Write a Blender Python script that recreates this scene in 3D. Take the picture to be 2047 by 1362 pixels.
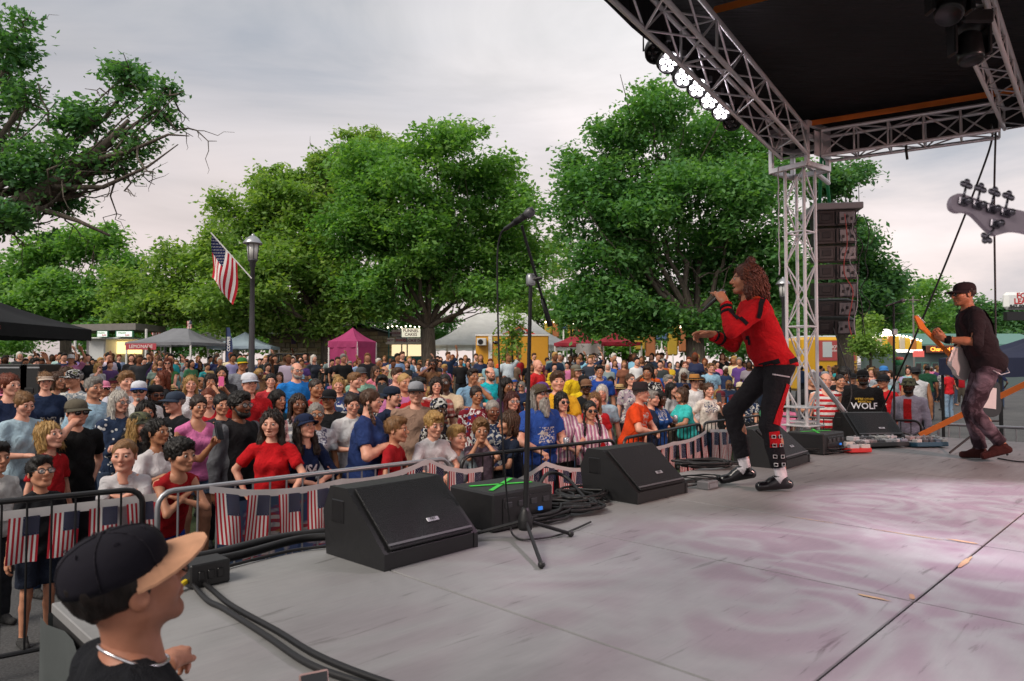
import bpy, bmesh, math, random, time
import numpy as np
from mathutils import Vector, Matrix, Euler
T0 = time.time()
random.seed(7); RNG = np.random.default_rng(7)
for _o in list(bpy.data.objects): bpy.data.objects.remove(_o)
scene = bpy.context.scene
COL = scene.collection
R = math.radians

# ---------------------------------------------------------------- camera
FPX = 1420.0; CX = 1023.5; CY = 681.0; YH = 726.0; HG = 1.95   # photo pixels, horizon row, eye height
PITCH = math.atan((YH - CY) / FPX)
cam_d = bpy.data.cameras.new('camera'); cam = bpy.data.objects.new('camera', cam_d); COL.objects.link(cam)
cam_d.sensor_width = 36.0; cam_d.lens = FPX / 2047.0 * 36.0
cam.location = (0, 0, HG); cam.rotation_euler = (math.pi / 2 + PITCH, 0, 0)
cam_d.clip_start = 0.05; cam_d.clip_end = 2000
cam_d.dof.use_dof = True; cam_d.dof.focus_distance = 6.5; cam_d.dof.aperture_fstop = 4.5
scene.camera = cam

# ---------------------------------------------------------------- world: an overcast evening sky
SUN_DIR = Vector((-0.52, -0.50, 0.70)).normalized()
world = bpy.data.worlds.new('World'); scene.world = world; world.use_nodes = True
wn = world.node_tree; wn.nodes.clear()
def WN(t, **k):
    n = wn.nodes.new(t)
    for a, v in k.items(): setattr(n, a, v)
    return n
w_out = WN('ShaderNodeOutputWorld'); w_mix = WN('ShaderNodeMixShader')
w_sky = WN('ShaderNodeTexSky', sky_type='NISHITA', sun_disc=False)
w_sky.sun_elevation = math.asin(SUN_DIR.z); w_sky.sun_rotation = math.atan2(SUN_DIR.x, SUN_DIR.y)
w_bs = WN('ShaderNodeBackground'); w_bs.inputs[1].default_value = 0.07
wn.links.new(w_sky.outputs[0], w_bs.inputs[0])
w_tc = WN('ShaderNodeTexCoord'); w_map = WN('ShaderNodeMapping'); w_map.inputs['Scale'].default_value = (1.1, 1.6, 4.2); w_map.inputs['Rotation'].default_value = (0.0, R(16), 0.0)
w_n = WN('ShaderNodeTexNoise'); w_n.inputs['Scale'].default_value = 1.35; w_n.inputs['Detail'].default_value = 7; w_n.inputs['Roughness'].default_value = 0.55; w_n.inputs['Distortion'].default_value = 0.6
w_cr = WN('ShaderNodeValToRGB')
w_cr.color_ramp.elements[0].position = 0.30; w_cr.color_ramp.elements[0].color = (0.23, 0.25, 0.275, 1)
w_cr.color_ramp.elements[1].position = 0.64; w_cr.color_ramp.elements[1].color = (0.475, 0.46, 0.465, 1)
_e = w_cr.color_ramp.elements.new(0.47); _e.color = (0.385, 0.378, 0.382, 1)
w_bc = WN('ShaderNodeBackground'); w_bc.inputs[1].default_value = 1.0
wn.links.new(w_tc.outputs['Generated'], w_map.inputs[0]); wn.links.new(w_map.outputs[0], w_n.inputs['Vector'])
wn.links.new(w_n.outputs[0], w_cr.inputs[0])
w_sep = WN('ShaderNodeSeparateXYZ'); wn.links.new(w_tc.outputs['Generated'], w_sep.inputs[0])          # evening: the cloud deck warms towards the horizon
w_hr = WN('ShaderNodeMapRange'); w_hr.inputs[1].default_value = 0.02; w_hr.inputs[2].default_value = 0.42; w_hr.inputs[3].default_value = 1.0; w_hr.inputs[4].default_value = 0.0; wn.links.new(w_sep.outputs[2], w_hr.inputs[0])
w_wm = WN('ShaderNodeMix', data_type='RGBA', blend_type='MULTIPLY'); w_wm.inputs[7].default_value = (1.26, 1.08, 1.02, 1); wn.links.new(w_hr.outputs[0], w_wm.inputs[0]); 
w_lr = WN('ShaderNodeMapRange'); w_lr.inputs[1].default_value = -0.75; w_lr.inputs[2].default_value = 0.15; w_lr.inputs[3].default_value = 0.62; w_lr.inputs[4].default_value = 1.0; wn.links.new(w_sep.outputs[0], w_lr.inputs[0])   # thicker cloud to the left
w_lm = WN('ShaderNodeVectorMath', operation='SCALE'); wn.links.new(w_cr.outputs[0], w_lm.inputs[0]); wn.links.new(w_lr.outputs[0], w_lm.inputs[3]); wn.links.new(w_lm.outputs[0], w_wm.inputs[6]); wn.links.new(w_wm.outputs[2], w_bc.inputs[0])
w_n2 = WN('ShaderNodeTexNoise'); w_n2.inputs['Scale'].default_value = 0.9; w_n2.inputs['Detail'].default_value = 3
w_mr = WN('ShaderNodeMapRange'); w_mr.inputs[1].default_value = 0.35; w_mr.inputs[2].default_value = 0.6; w_mr.inputs[3].default_value = 0.72; w_mr.inputs[4].default_value = 0.97
wn.links.new(w_map.outputs[0], w_n2.inputs['Vector']); wn.links.new(w_n2.outputs[0], w_mr.inputs[0])
wn.links.new(w_mr.outputs[0], w_mix.inputs[0]); wn.links.new(w_bs.outputs[0], w_mix.inputs[1]); wn.links.new(w_bc.outputs[0], w_mix.inputs[2])
wn.links.new(w_mix.outputs[0], w_out.inputs[0])

# ---------------------------------------------------------------- sun, exposure
sun_d = bpy.data.lights.new('sun', 'SUN'); sun = bpy.data.objects.new('sun', sun_d); COL.objects.link(sun)
sun_d.energy = 1.5; sun_d.angle = R(30); sun_d.color = (1.0, 0.90, 0.78)
sun.rotation_euler = (-SUN_DIR).to_track_quat('-Z', 'Y').to_euler()
scene.view_settings.view_transform = 'Standard'; scene.view_settings.look = 'None'
scene.view_settings.gamma = 1.0; scene.view_settings.use_curve_mapping = False
scene.view_settings.exposure = 1.06
scene.cycles.use_denoising = True
scene.cycles.max_bounces = 6; scene.cycles.diffuse_bounces = 3; scene.cycles.glossy_bounces = 3
scene.cycles.transmission_bounces = 4; scene.cycles.transparent_max_bounces = 6
scene.cycles.caustics_reflective = False; scene.cycles.caustics_refractive = False
scene.cycles.sample_clamp_indirect = 4.0
# ================================================================ helpers
def lin(c):
    """sRGB hex or 0-255 triple -> linear rgb"""
    if isinstance(c, str):
        c = c.lstrip('#'); c = [int(c[i:i + 2], 16) for i in (0, 2, 4)]
    out = []
    for v in c:
        v = v / 255.0
        out.append(v / 12.92 if v <= 0.04045 else ((v + 0.055) / 1.055) ** 2.4)
    return tuple(out)

def unproj(px, py, d):
    """point at depth d (metres along +Y) seen at photo pixel px, py"""
    return Vector(((px - CX) / FPX * d, d, HG - (py - YH) / FPX * d))
def ss(a, b, x):
    t = np.clip((x - a) / (b - a), 0, 1); return t * t * (3 - 2 * t)
def gz(x, y):
    """the lawn rises gently away from the stage; the street on the right stays flat"""
    return float(0.02 + 0.46 * ss(8.5, 24, y) * (1 - ss(-3.0, 1.0, x - 0.40 * y)) + 0.02 * ss(0, 1, y))
DECK = 1.0
EB = Vector((0.70, 0.714, 0)).normalized(); EA = Vector((-EB.y, EB.x, 0))
def st(b, a, z=DECK):
    v = EB * b + EA * a; return Vector((v.x, v.y, z))
ST_ROT = math.atan2(EB.y, EB.x)

def link(o, parent=None):
    COL.objects.link(o)
    if parent is not None: o.parent = parent
    return o
def tag(o, label=None, cat=None, group=None, kind=None):
    if label: o['label'] = label
    if cat: o['category'] = cat
    if group: o['group'] = group
    if kind: o['kind'] = kind
    return o
def empty(name, loc=(0, 0, 0), rz=0.0, label=None, cat=None, group=None, parent=None):
    o = bpy.data.objects.new(name, None); o.empty_display_size = 0.1
    o.location = loc; o.rotation_euler = (0, 0, rz); link(o, parent)
    return tag(o, label, cat, group)
def mesh_from(verts, faces, name, mats, smooth=False, uvs=None, midx=None, col=None):
    me = bpy.data.meshes.new(name)
    verts = np.asarray(verts, dtype=np.float32)
    if isinstance(faces, np.ndarray):
        n, k = faces.shape
        me.vertices.add(len(verts)); me.vertices.foreach_set('co', verts.ravel())
        me.loops.add(n * k); me.polygons.add(n)
        me.loops.foreach_set('vertex_index', faces.astype(np.int32).ravel())
        me.polygons.foreach_set('loop_start', np.arange(0, n * k, k, dtype=np.int32))
        me.polygons.foreach_set('loop_total', np.full(n, k, dtype=np.int32))
        me.update(calc_edges=True)
    else:
        me.from_pydata(verts.tolist(), [], faces); me.update()
    for m in (mats if isinstance(mats, (list, tuple)) else [mats]): me.materials.append(m)
    if smooth: me.polygons.foreach_set('use_smooth', np.ones(len(me.polygons), dtype=bool))
    if midx is not None: me.polygons.foreach_set('material_index', np.asarray(midx, dtype=np.int32))
    if uvs is not None:
        ul = me.uv_layers.new(name='UVMap')
        ul.data.foreach_set('uv', np.asarray(uvs, dtype=np.float32).ravel())
    if col is not None:
        at = me.color_attributes.new('tint', 'FLOAT_COLOR', 'POINT')
        c4 = np.ones((len(verts), 4), dtype=np.float32); c4[:, :3] = col
        at.data.foreach_set('color', c4.ravel())
    return me
def pinv(p):
    return (Matrix.Translation(p.location) @ p.rotation_euler.to_matrix().to_4x4()).inverted()
def obj(name, me, parent=None, color=None, world=False):
    o = bpy.data.objects.new(name, me); link(o, parent)
    if world and parent is not None:
        o.matrix_parent_inverse = pinv(parent) if parent.parent is None else Matrix()
    if color is not None: o.color = (*color, 1.0)
    return o

class MB:
    """collects shapes into one mesh"""
    def __init__(s): s.v = []; s.f = []; s.uv = []; s.mi = []; s.m = 0
    def add(s, vs, fs, uv=None):
        n = len(s.v); s.v += [tuple(p) for p in vs]
        for i, f in enumerate(fs):
            s.f.append(tuple(n + k for k in f)); s.mi.append(s.m)
            if uv is not None: s.uv += [uv[k] for k in f]
            else: s.uv += [(0.0, 0.0)] * len(f)
        return s
    def box(s, c, size, M=None, bev=0.0):
        hx, hy, hz = size[0] / 2, size[1] / 2, size[2] / 2
        if bev <= 0:
            vs = [Vector((x * hx, y * hy, z * hz)) for z in (-1, 1) for y in (-1, 1) for x in (-1, 1)]
            fs = [(0, 2, 3, 1), (4, 5, 7, 6), (0, 1, 5, 4), (2, 6, 7, 3), (0, 4, 6, 2), (1, 3, 7, 5)]
        else:
            b = min(bev, hx * .9, hy * .9, hz * .9); vs = []; idx = {}
            for sx in (-1, 1):
                for sy in (-1, 1):
                    for sz in (-1, 1):
                        for ax in range(3):
                            p = [sx * (hx - b), sy * (hy - b), sz * (hz - b)]; p[ax] = (sx * hx, sy * hy, sz * hz)[ax]
                            idx[(sx, sy, sz, ax)] = len(vs); vs.append(Vector(p))
            fs = []
            I = lambda x, y, z, a: idx[(x, y, z, a)]
            for q in (-1, 1):
                for ax, mk in ((0, lambda a, b_: (q, a, b_)), (1, lambda a, b_: (a, q, b_)), (2, lambda a, b_: (a, b_, q))):
                    f = [I(*mk(a, b_), ax) for a, b_ in ((-1, -1), (1, -1), (1, 1), (-1, 1))]
                    fs.append(f if (q > 0) != (ax == 1) else f[::-1])
            for a in (-1, 1):
                for b_ in (-1, 1):
                    fs.append((I(a, b_, -1, 0), I(a, b_, 1, 0), I(a, b_, 1, 1), I(a, b_, -1, 1)) if a * b_ < 0 else (I(a, b_, -1, 0), I(a, b_, -1, 1), I(a, b_, 1, 1), I(a, b_, 1, 0)))
                    fs.append((I(a, -1, b_, 0), I(a, -1, b_, 2), I(a, 1, b_, 2), I(a, 1, b_, 0)) if a * b_ < 0 else (I(a, -1, b_, 0), I(a, 1, b_, 0), I(a, 1, b_, 2), I(a, -1, b_, 2)))
                    fs.append((I(-1, a, b_, 1), I(1, a, b_, 1), I(1, a, b_, 2), I(-1, a, b_, 2)) if a * b_ < 0 else (I(-1, a, b_, 1), I(-1, a, b_, 2), I(1, a, b_, 2), I(1, a, b_, 1)))
            for x in (-1, 1):
                for y in (-1, 1):
                    for z in (-1, 1):
                        f = (I(x, y, z, 0), I(x, y, z, 1), I(x, y, z, 2)); fs.append(f if x * y * z > 0 else f[::-1])
        c = Vector(c)
        if M is not None: vs = [M @ v for v in vs]
        return s.add([v + c for v in vs], fs)
    def tube(s, pts, r, n=6, closed=False, caps=True):
        pts = [Vector(p) for p in pts]; m = len(pts)
        rs = r if isinstance(r, (list, tuple)) else [r] * m
        vs = []; prev = None
        for i, p in enumerate(pts):
            if closed: t = (pts[(i + 1) % m] - pts[i - 1])
            else: t = (pts[min(i + 1, m - 1)] - pts[max(i - 1, 0)])
            if t.length < 1e-9: t = Vector((0, 0, 1))
            t.normalize()
            if prev is None:
                a = Vector((0, 0, 1)) if abs(t.z) < .9 else Vector((1, 0, 0)); u = t.cross(a).normalized()
            else:
                u = prev - t * prev.dot(t)
                u = u.normalized() if u.length > 1e-6 else t.orthogonal().normalized()
            prev = u; w = t.cross(u)
            for k in range(n):
                th = 2 * math.pi * k / n; vs.append(p + (u * math.cos(th) + w * math.sin(th)) * rs[i])
        fs = []
        for i in range(m if closed else m - 1):
            j = (i + 1) % m
            for k in range(n):
                l = (k + 1) % n; fs.append((i * n + k, i * n + l, j * n + l, j * n + k))
        if caps and not closed:
            fs.append(tuple(range(n))[::-1]); fs.append(tuple((m - 1) * n + k for k in range(n)))
        return s.add(vs, fs)
    def lathe(s, prof, n=16, M=None, c=(0, 0, 0), sx=1.0, sy=1.0):
        vs = []
        for r_, z in prof:
            for k in range(n):
                th = 2 * math.pi * k / n; vs.append(Vector((r_ * math.cos(th) * sx, r_ * math.sin(th) * sy, z)))
        fs = []
        for i in range(len(prof) - 1):
            for k in range(n):
                l = (k + 1) % n; fs.append((i * n + k, i * n + l, (i + 1) * n + l, (i + 1) * n + k))
        if prof[0][0] > 1e-5: fs.append(tuple(range(n))[::-1])
        if prof[-1][0] > 1e-5: fs.append(tuple((len(prof) - 1) * n + k for k in range(n)))
        if M is not None: vs = [M @ v for v in vs]
        c = Vector(c); return s.add([v + c for v in vs], fs)
    def prism(s, poly, h, M=None, c=(0, 0, 0)):
        """poly in XY, extruded along Z from 0 to h"""
        n = len(poly); vs = [Vector((x, y, 0)) for x, y in poly] + [Vector((x, y, h)) for x, y in poly]
        fs = [tuple(range(n))[::-1], tuple(range(n, 2 * n))] + [(i, (i + 1) % n, n + (i + 1) % n, n + i) for i in range(n)]
        if M is not None: vs = [M @ v for v in vs]
        c = Vector(c); return s.add([v + c for v in vs], fs)
    def sphere(s, c, r, nu=10, nv=6, M=None):
        prof = []
        for i in range(nv + 1):
            a = -math.pi / 2 + math.pi * i / nv; prof.append((max(math.cos(a), 1e-6), math.sin(a)))
        rr = r if isinstance(r, (tuple, list)) else (r, r, r)
        D = Matrix.Diagonal(Vector(rr)); MM = (M @ D) if M is not None else D
        return s.lathe(prof, nu, MM, c)
    def sheet(s, fn, nu, nv):
        """fn(u,v)->point, u,v in 0..1"""
        vs = []; uv = []
        for j in range(nv + 1):
            for i in range(nu + 1):
                vs.append(fn(i / nu, j / nv)); uv.append((i / nu, j / nv))
        fs = [(j * (nu + 1) + i, j * (nu + 1) + i + 1, (j + 1) * (nu + 1) + i + 1, (j + 1) * (nu + 1) + i) for j in range(nv) for i in range(nu)]
        return s.add(vs, fs, uv)
    def mesh(s, name, mat, smooth=False):
        me = mesh_from(s.v, s.f, name, mat, smooth, uvs=s.uv, midx=s.mi if max(s.mi + [0]) else None)
        return me
    def build(s, name, mat, parent=None, smooth=False, color=None, w=False):
        """w=True: the vertices are world coordinates although the parent stands elsewhere"""
        return obj(name, s.mesh(name, mat, smooth), parent, color, w)
def autosmooth(o, ang=35):
    me = o.data
    me.polygons.foreach_set('use_smooth', np.ones(len(me.polygons), dtype=bool))
    try: me.set_sharp_from_angle(angle=R(ang))
    except Exception: pass
    return o
def rotm(axis_to, up=(0, 0, 1)):
    """3x3 matrix whose X axis is axis_to"""
    x = Vector(axis_to).normalized(); u = Vector(up)
    y = u.cross(x)
    if y.length < 1e-5: y = Vector((0, 1, 0)).cross(x)
    y.normalize(); z = x.cross(y)
    return Matrix((x, y, z)).transposed()
def copy_tree(o, parent=None):
    c = o.copy(); COL.objects.link(c); c.parent = parent
    for ch in o.children: copy_tree(ch, c)
    return c
def text_mesh(body, size, ext=0.0, align='CENTER', bold=0.0, sx=1.0):
    """block lettering as (verts, tris) in the XY plane"""
    cu = bpy.data.curves.new('lettering', 'FONT'); cu.body = body; cu.size = size; cu.extrude = ext
    cu.align_x = align; cu.align_y = 'CENTER'; cu.offset = bold; cu.resolution_u = 2
    o = bpy.data.objects.new('lettering', cu); COL.objects.link(o)
    dg = bpy.context.evaluated_depsgraph_get(); me = o.evaluated_get(dg).to_mesh()
    vs = [Vector((v.co.x * sx, v.co.y, v.co.z)) for v in me.vertices]; fs = [tuple(p.vertices) for p in me.polygons]
    o.evaluated_get(dg).to_mesh_clear(); bpy.data.objects.remove(o); bpy.data.curves.remove(cu)
    return vs, fs
def put_text(body, size, M, name, mat, parent, ext=0.002, bold=0.0, sx=1.0, w=False):
    vs, fs = text_mesh(body, size, ext, 'CENTER', bold, sx)
    if not vs: return None
    return MB().add([M @ v for v in vs], fs).build(name, mat, parent, w=w)
UNIT = {}
def strut(name, p0, p1, r, mat, parent, w=True, n=8):
    """a round bar between two points; alike bars share one mesh"""
    key = (mat.name, n)
    if key not in UNIT:
        m = MB(); m.tube([(0, 0, 0), (0, 0, 1)], 1.0, n); me = m.mesh(name, mat, True)
        try: me.set_sharp_from_angle(angle=R(40))
        except Exception: pass
        UNIT[key] = me
    p0 = Vector(p0); p1 = Vector(p1); d = p1 - p0
    o = bpy.data.objects.new(name, UNIT[key]); link(o, parent)
    q = d.to_track_quat('Z', 'Y'); o.rotation_mode = 'QUATERNION'; o.rotation_quaternion = q; o.location = p0; o.scale = (r, r, d.length)
    if w and parent is not None and parent.parent is None: o.matrix_parent_inverse = pinv(parent)
    return o
def wall_matrix(c, right, up=(0, 0, 1)):
    """4x4: X->right, Y->up, Z->out of the wall"""
    x = Vector(right).normalized(); y = Vector(up).normalized(); z = x.cross(y)
    M = Matrix((x, y, z)).transposed().to_4x4(); M.translation = Vector(c); return M

# ================================================================ signed distance meshing
class Grid:
    """smooth union of primitives sampled on a grid, then surface nets"""
    def __init__(s, lo, hi, res):
        s.lo = np.array(lo, float); s.res = float(res)
        s.n = np.maximum(4, np.ceil((np.array(hi, float) - s.lo) / res).astype(int) + 2)
        s.D = np.full(s.n, 1.0, np.float32)
        s.ax = [s.lo[i] + res * np.arange(s.n[i]) for i in range(3)]
    def _sl(s, lo, hi):
        a = np.clip(np.floor((np.array(lo) - s.lo) / s.res).astype(int), 0, s.n - 1)
        b = np.clip(np.ceil((np.array(hi) - s.lo) / s.res).astype(int) + 1, 1, s.n)
        if np.any(b <= a): return None, None
        sl = tuple(slice(a[i], b[i]) for i in range(3))
        P = (s.ax[0][sl[0]][:, None, None], s.ax[1][sl[1]][None, :, None], s.ax[2][sl[2]][None, None, :])
        return sl, P
    def _mix(s, sl, d, k, sub):
        A = s.D[sl]
        if sub:
            h = np.clip(.5 - .5 * (A + d) / k, 0, 1); s.D[sl] = A * (1 - h) - d * h + k * h * (1 - h)
        else:
            h = np.clip(.5 + .5 * (A - d) / k, 0, 1); s.D[sl] = A * (1 - h) + d * h - k * h * (1 - h)
    def cone(s, a, b, ra, rb, k=.02, sub=False):
        a = np.array(a, float); b = np.array(b, float); m = max(ra, rb) + max(k, .02) + 2 * s.res
        sl, P = s._sl(np.minimum(a, b) - m, np.maximum(a, b) + m)
        if sl is None: return s
        ab = b - a; L = max(float(ab @ ab), 1e-9)
        q = [P[i] - a[i] for i in range(3)]
        t = np.clip((q[0] * ab[0] + q[1] * ab[1] + q[2] * ab[2]) / L, 0, 1)
        d = np.sqrt((q[0] - t * ab[0]) ** 2 + (q[1] - t * ab[1]) ** 2 + (q[2] - t * ab[2]) ** 2) - (ra + (rb - ra) * t)
        s._mix(sl, d.astype(np.float32), k, sub); return s
    def ell(s, c, r, k=.02, sub=False, M=None):
        c = np.array(c, float); r = np.array(r, float); m = (max(r) if M is not None else r) + max(k, .02) + 2 * s.res
        sl, P = s._sl(c - m, c + m)
        if sl is None: return s
        q = [P[i] - c[i] for i in range(3)]
        if M is not None:
            M = np.array(M); q = [q[0] * M[0][i] + q[1] * M[1][i] + q[2] * M[2][i] for i in range(3)]
        k0 = np.sqrt(sum((q[i] / r[i]) ** 2 for i in range(3))); k1 = np.sqrt(sum((q[i] / r[i] ** 2) ** 2 for i in range(3)))
        d = k0 * (k0 - 1) / np.maximum(k1, 1e-6)
        d = np.maximum(d, -min(r))
        s._mix(sl, d.astype(np.float32), k, sub); return s
    def box(s, c, h, rd=.0, k=.005, sub=False):
        c = np.array(c, float); h = np.array(h, float); m = h + max(k, .02) + 2 * s.res
        sl, P = s._sl(c - m, c + m)
        if sl is None: return s
        q = [np.abs(P[i] - c[i]) - h[i] + rd for i in range(3)]
        d = np.sqrt(sum(np.maximum(x, 0) ** 2 for x in q)) + np.minimum(np.maximum(np.maximum(q[0], q[1]), q[2]), 0) - rd
        s._mix(sl, d.astype(np.float32), k, sub); return s
    def cut(s, c, n, rad=None, perp=None):
        """remove what lies beyond plane (c, n), within rad of c"""
        c = np.array(c, float); n = np.array(n, float); n /= np.linalg.norm(n)
        if rad is None: sl, P = s._sl(s.lo - 1, s.lo + s.n * s.res + 1)
        else: sl, P = s._sl(c - rad, c + rad)
        if sl is None: return s
        d = sum((P[i] - c[i]) * n[i] for i in range(3)) + 0 * s.D[sl]
        if rad is not None:
            rr = np.sqrt(sum((P[i] - c[i]) ** 2 for i in range(3))); d = np.where(rr < rad, d, -1)
            if perp is not None: d = np.where(np.sqrt(np.maximum(rr * rr - d * d, 0)) < perp, d, -1)
        s.D[sl] = np.maximum(s.D[sl], d.astype(np.float32)); return s
    def warp(s, fn):
        s.D = s.D + fn(s.ax[0][:, None, None], s.ax[1][None, :, None], s.ax[2][None, None, :]).astype(np.float32); return s
    def nets(s):
        D = s.D; S = D < 0
        D[0] = np.maximum(D[0], .01); D[-1] = np.maximum(D[-1], .01); D[:, 0] = np.maximum(D[:, 0], .01); D[:, -1] = np.maximum(D[:, -1], .01)
        D[:, :, 0] = np.maximum(D[:, :, 0], .01); D[:, :, -1] = np.maximum(D[:, :, -1], .01); S = D < 0
        c = sum(S[i:s.n[0] - 1 + i, j:s.n[1] - 1 + j, k:s.n[2] - 1 + k].astype(np.int8) for i in (0, 1) for j in (0, 1) for k in (0, 1))
        act = (c > 0) & (c < 8); idx = np.argwhere(act)
        if len(idx) == 0: return np.zeros((0, 3)), np.zeros((0, 4), int)
        vid = np.full(act.shape, -1, np.int64); vid[act] = np.arange(len(idx))
        acc = np.zeros((len(idx), 3)); cnt = np.zeros(len(idx))
        corners = [(0, 0, 0), (1, 0, 0), (0, 1, 0), (1, 1, 0), (0, 0, 1), (1, 0, 1), (0, 1, 1), (1, 1, 1)]
        vals = [D[idx[:, 0] + a, idx[:, 1] + b, idx[:, 2] + c_] for a, b, c_ in corners]
        for i in range(8):
            for ax in range(3):
                if corners[i][ax] == 0:
                    j = i + (1, 2, 4)[ax]; va, vb = vals[i], vals[j]; m = (va < 0) != (vb < 0)
                    t = np.where(m, va / np.where(m, va - vb, 1), 0)
                    p = np.array(corners[i], float)[None, :] + 0 * acc; p[:, ax] += t
                    acc[m] += p[m]; cnt[m] += 1
        V = s.lo + s.res * (idx + acc / np.maximum(cnt, 1)[:, None])
        Q = []
        for ax in range(3):
            u, w = (ax + 1) % 3, (ax + 2) % 3
            sa = [slice(None)] * 3; sb = [slice(None)] * 3; sa[ax] = slice(0, -1); sb[ax] = slice(1, None)
            ch = S[tuple(sa)] != S[tuple(sb)]
            e = np.argwhere(ch); ok = (e[:, u] > 0) & (e[:, w] > 0) & (e[:, u] < s.n[u] - 1) & (e[:, w] < s.n[w] - 1); e = e[ok]
            if len(e) == 0: continue
            def g(du, dw):
                q = e.copy(); q[:, u] += du; q[:, w] += dw; return vid[q[:, 0], q[:, 1], q[:, 2]]
            quad = np.stack([g(-1, -1), g(0, -1), g(0, 0), g(-1, 0)], 1)
            ins = S[e[:, 0], e[:, 1], e[:, 2]]; quad[~ins] = quad[~ins][:, ::-1]; Q.append(quad)
        Q = np.concatenate(Q); Q = Q[(Q >= 0).all(1)]
        return V, Q
# ================================================================ materials
MATS = {}
class NT:
    def __init__(s, name):
        s.m = bpy.data.materials.new(name); s.m.use_nodes = True; s.t = s.m.node_tree; s.t.nodes.clear()
        s.out = s.n('ShaderNodeOutputMaterial'); s.b = s.n('ShaderNodeBsdfPrincipled'); s.l(s.b, 'BSDF', s.out, 'Surface'); MATS[name] = s.m
    def n(s, t, **k):
        x = s.t.nodes.new(t)
        for a, v in k.items(): setattr(x, a, v)
        return x
    def l(s, a, ao, b, bi):
        s.t.links.new(a.outputs[ao] if not hasattr(a, 'is_output') else a, b.inputs[bi])
    def coord(s, which='Object', scale=(1, 1, 1), rot=(0, 0, 0)):
        tc = s.n('ShaderNodeTexCoord'); mp = s.n('ShaderNodeMapping'); mp.inputs['Scale'].default_value = scale; mp.inputs['Rotation'].default_value = rot
        s.l(tc, which, mp, 0); return mp
    def noise(s, src=None, scale=5, detail=4, rough=.55, dist=0):
        x = s.n('ShaderNodeTexNoise'); x.inputs['Scale'].default_value = scale; x.inputs['Detail'].default_value = detail
        x.inputs['Roughness'].default_value = rough; x.inputs['Distortion'].default_value = dist
        if src is not None: s.l(src, 0, x, 'Vector')
        return x
    def ramp(s, src, out, stops, interp='LINEAR'):
        r = s.n('ShaderNodeValToRGB'); r.color_ramp.interpolation = interp; e = r.color_ramp.elements
        while len(e) > 1: e.remove(e[-1])
        e[0].position = stops[0][0]; e[0].color = (*stops[0][1], 1)
        for p, c in stops[1:]:
            q = e.new(p); q.color = (*c, 1)
        s.l(src, out, r, 0); return r
    def mix(s, a, b, fac, blend='MIX'):
        x = s.n('ShaderNodeMix', data_type='RGBA', blend_type=blend)
        for v, i in ((a, 6), (b, 7), (fac, 0)):
            if isinstance(v, tuple) and not hasattr(v[0], 'outputs'): x.inputs[i].default_value = (*v, 1)
            elif isinstance(v, (int, float)): x.inputs[i].default_value = v
            else: s.l(v[0], v[1], x, i)
        return x
    def math(s, op, a, b=None, c=None):
        x = s.n('ShaderNodeMath', operation=op)
        for i, v in enumerate((a, b, c)):
            if v is None: continue
            if isinstance(v, (int, float)): x.inputs[i].default_value = v
            else: s.l(v[0], v[1], x, i)
        return x
    def bump(s, src, out, strength=.3, dist=.01):
        b = s.n('ShaderNodeBump'); b.inputs['Strength'].default_value = strength; b.inputs['Distance'].default_value = dist
        s.l(src, out, b, 'Height'); s.l(b, 0, s.b, 'Normal'); return b
    def col(s, c):
        if isinstance(c, tuple) and not hasattr(c[0], 'outputs'): s.b.inputs['Base Color'].default_value = (*c, 1)
        else: s.l(c[0], c[1], s.b, 'Base Color')
        return s
    def set(s, rough=.5, metal=0, spec=.5, emit=None, es=1.0):
        s.b.inputs['Roughness'].default_value = rough; s.b.inputs['Metallic'].default_value = metal
        s.b.inputs['Specular IOR Level'].default_value = spec
        if emit is not None: s.b.inputs['Emission Color'].default_value = (*emit, 1); s.b.inputs['Emission Strength'].default_value = es
        return s
def plain(name, c, rough=.5, metal=0, spec=.5, nz=0.12, scale=12, bump=0.0, emit=None, es=1.0):
    """a painted / moulded surface with a little grain and grime"""
    if name in MATS: return MATS[name]
    t = NT(name); c = lin(c) if isinstance(c, str) else c
    mp = t.coord('Object'); n = t.noise(mp, scale, 5)
    if nz > 0:
        m = t.mix(tuple(x * (1 - nz) for x in c), tuple(min(1, x * (1 + nz)) for x in c), (n, 0)); t.col((m, 2))
    else: t.col(c)
    t.set(rough, metal, spec, emit, es)
    rr = t.n('ShaderNodeMapRange'); rr.inputs[3].default_value = max(.05, rough - .1); rr.inputs[4].default_value = min(1, rough + .12)
    t.l(n, 0, rr, 0); t.l(rr, 0, t.b, 'Roughness')
    if bump: t.bump(n, 0, bump, .01)
    return t.m
# --- skin: object colour times the face tint
t = NT('skin'); oi = t.n('ShaderNodeObjectInfo'); at = t.n('ShaderNodeAttribute', attribute_name='tint')
mp = t.coord('Object'); n1 = t.noise(mp, 18, 5); r1 = t.ramp(n1, 0, [(.3, (.84, .79, .77)), (.7, (1.07, 1.04, 1.04))])
m1 = t.mix((oi, 'Color'), (at, 'Color'), 1.0, 'MULTIPLY'); m2 = t.mix((m1, 2), (r1, 0), 1.0, 'MULTIPLY')
t.col((m2, 2)).set(.48, 0, .4); n3 = t.noise(mp, 320, 3); t.bump(n3, 0, .25, .002)
# --- hair
t = NT('hair'); oi = t.n('ShaderNodeObjectInfo'); mp = t.coord('Object', (60, 60, 9)); n1 = t.noise(mp, 1.6, 4, .6, .8)
r1 = t.ramp(n1, 0, [(.3, (.45, .45, .45)), (.55, (1, 1, 1)), (.75, (1.5, 1.45, 1.4))]); m1 = t.mix((oi, 'Color'), (r1, 0), 1.0, 'MULTIPLY')
t.col((m1, 2)).set(.5, 0, .35); t.bump(n1, 0, .5, .006)
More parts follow.
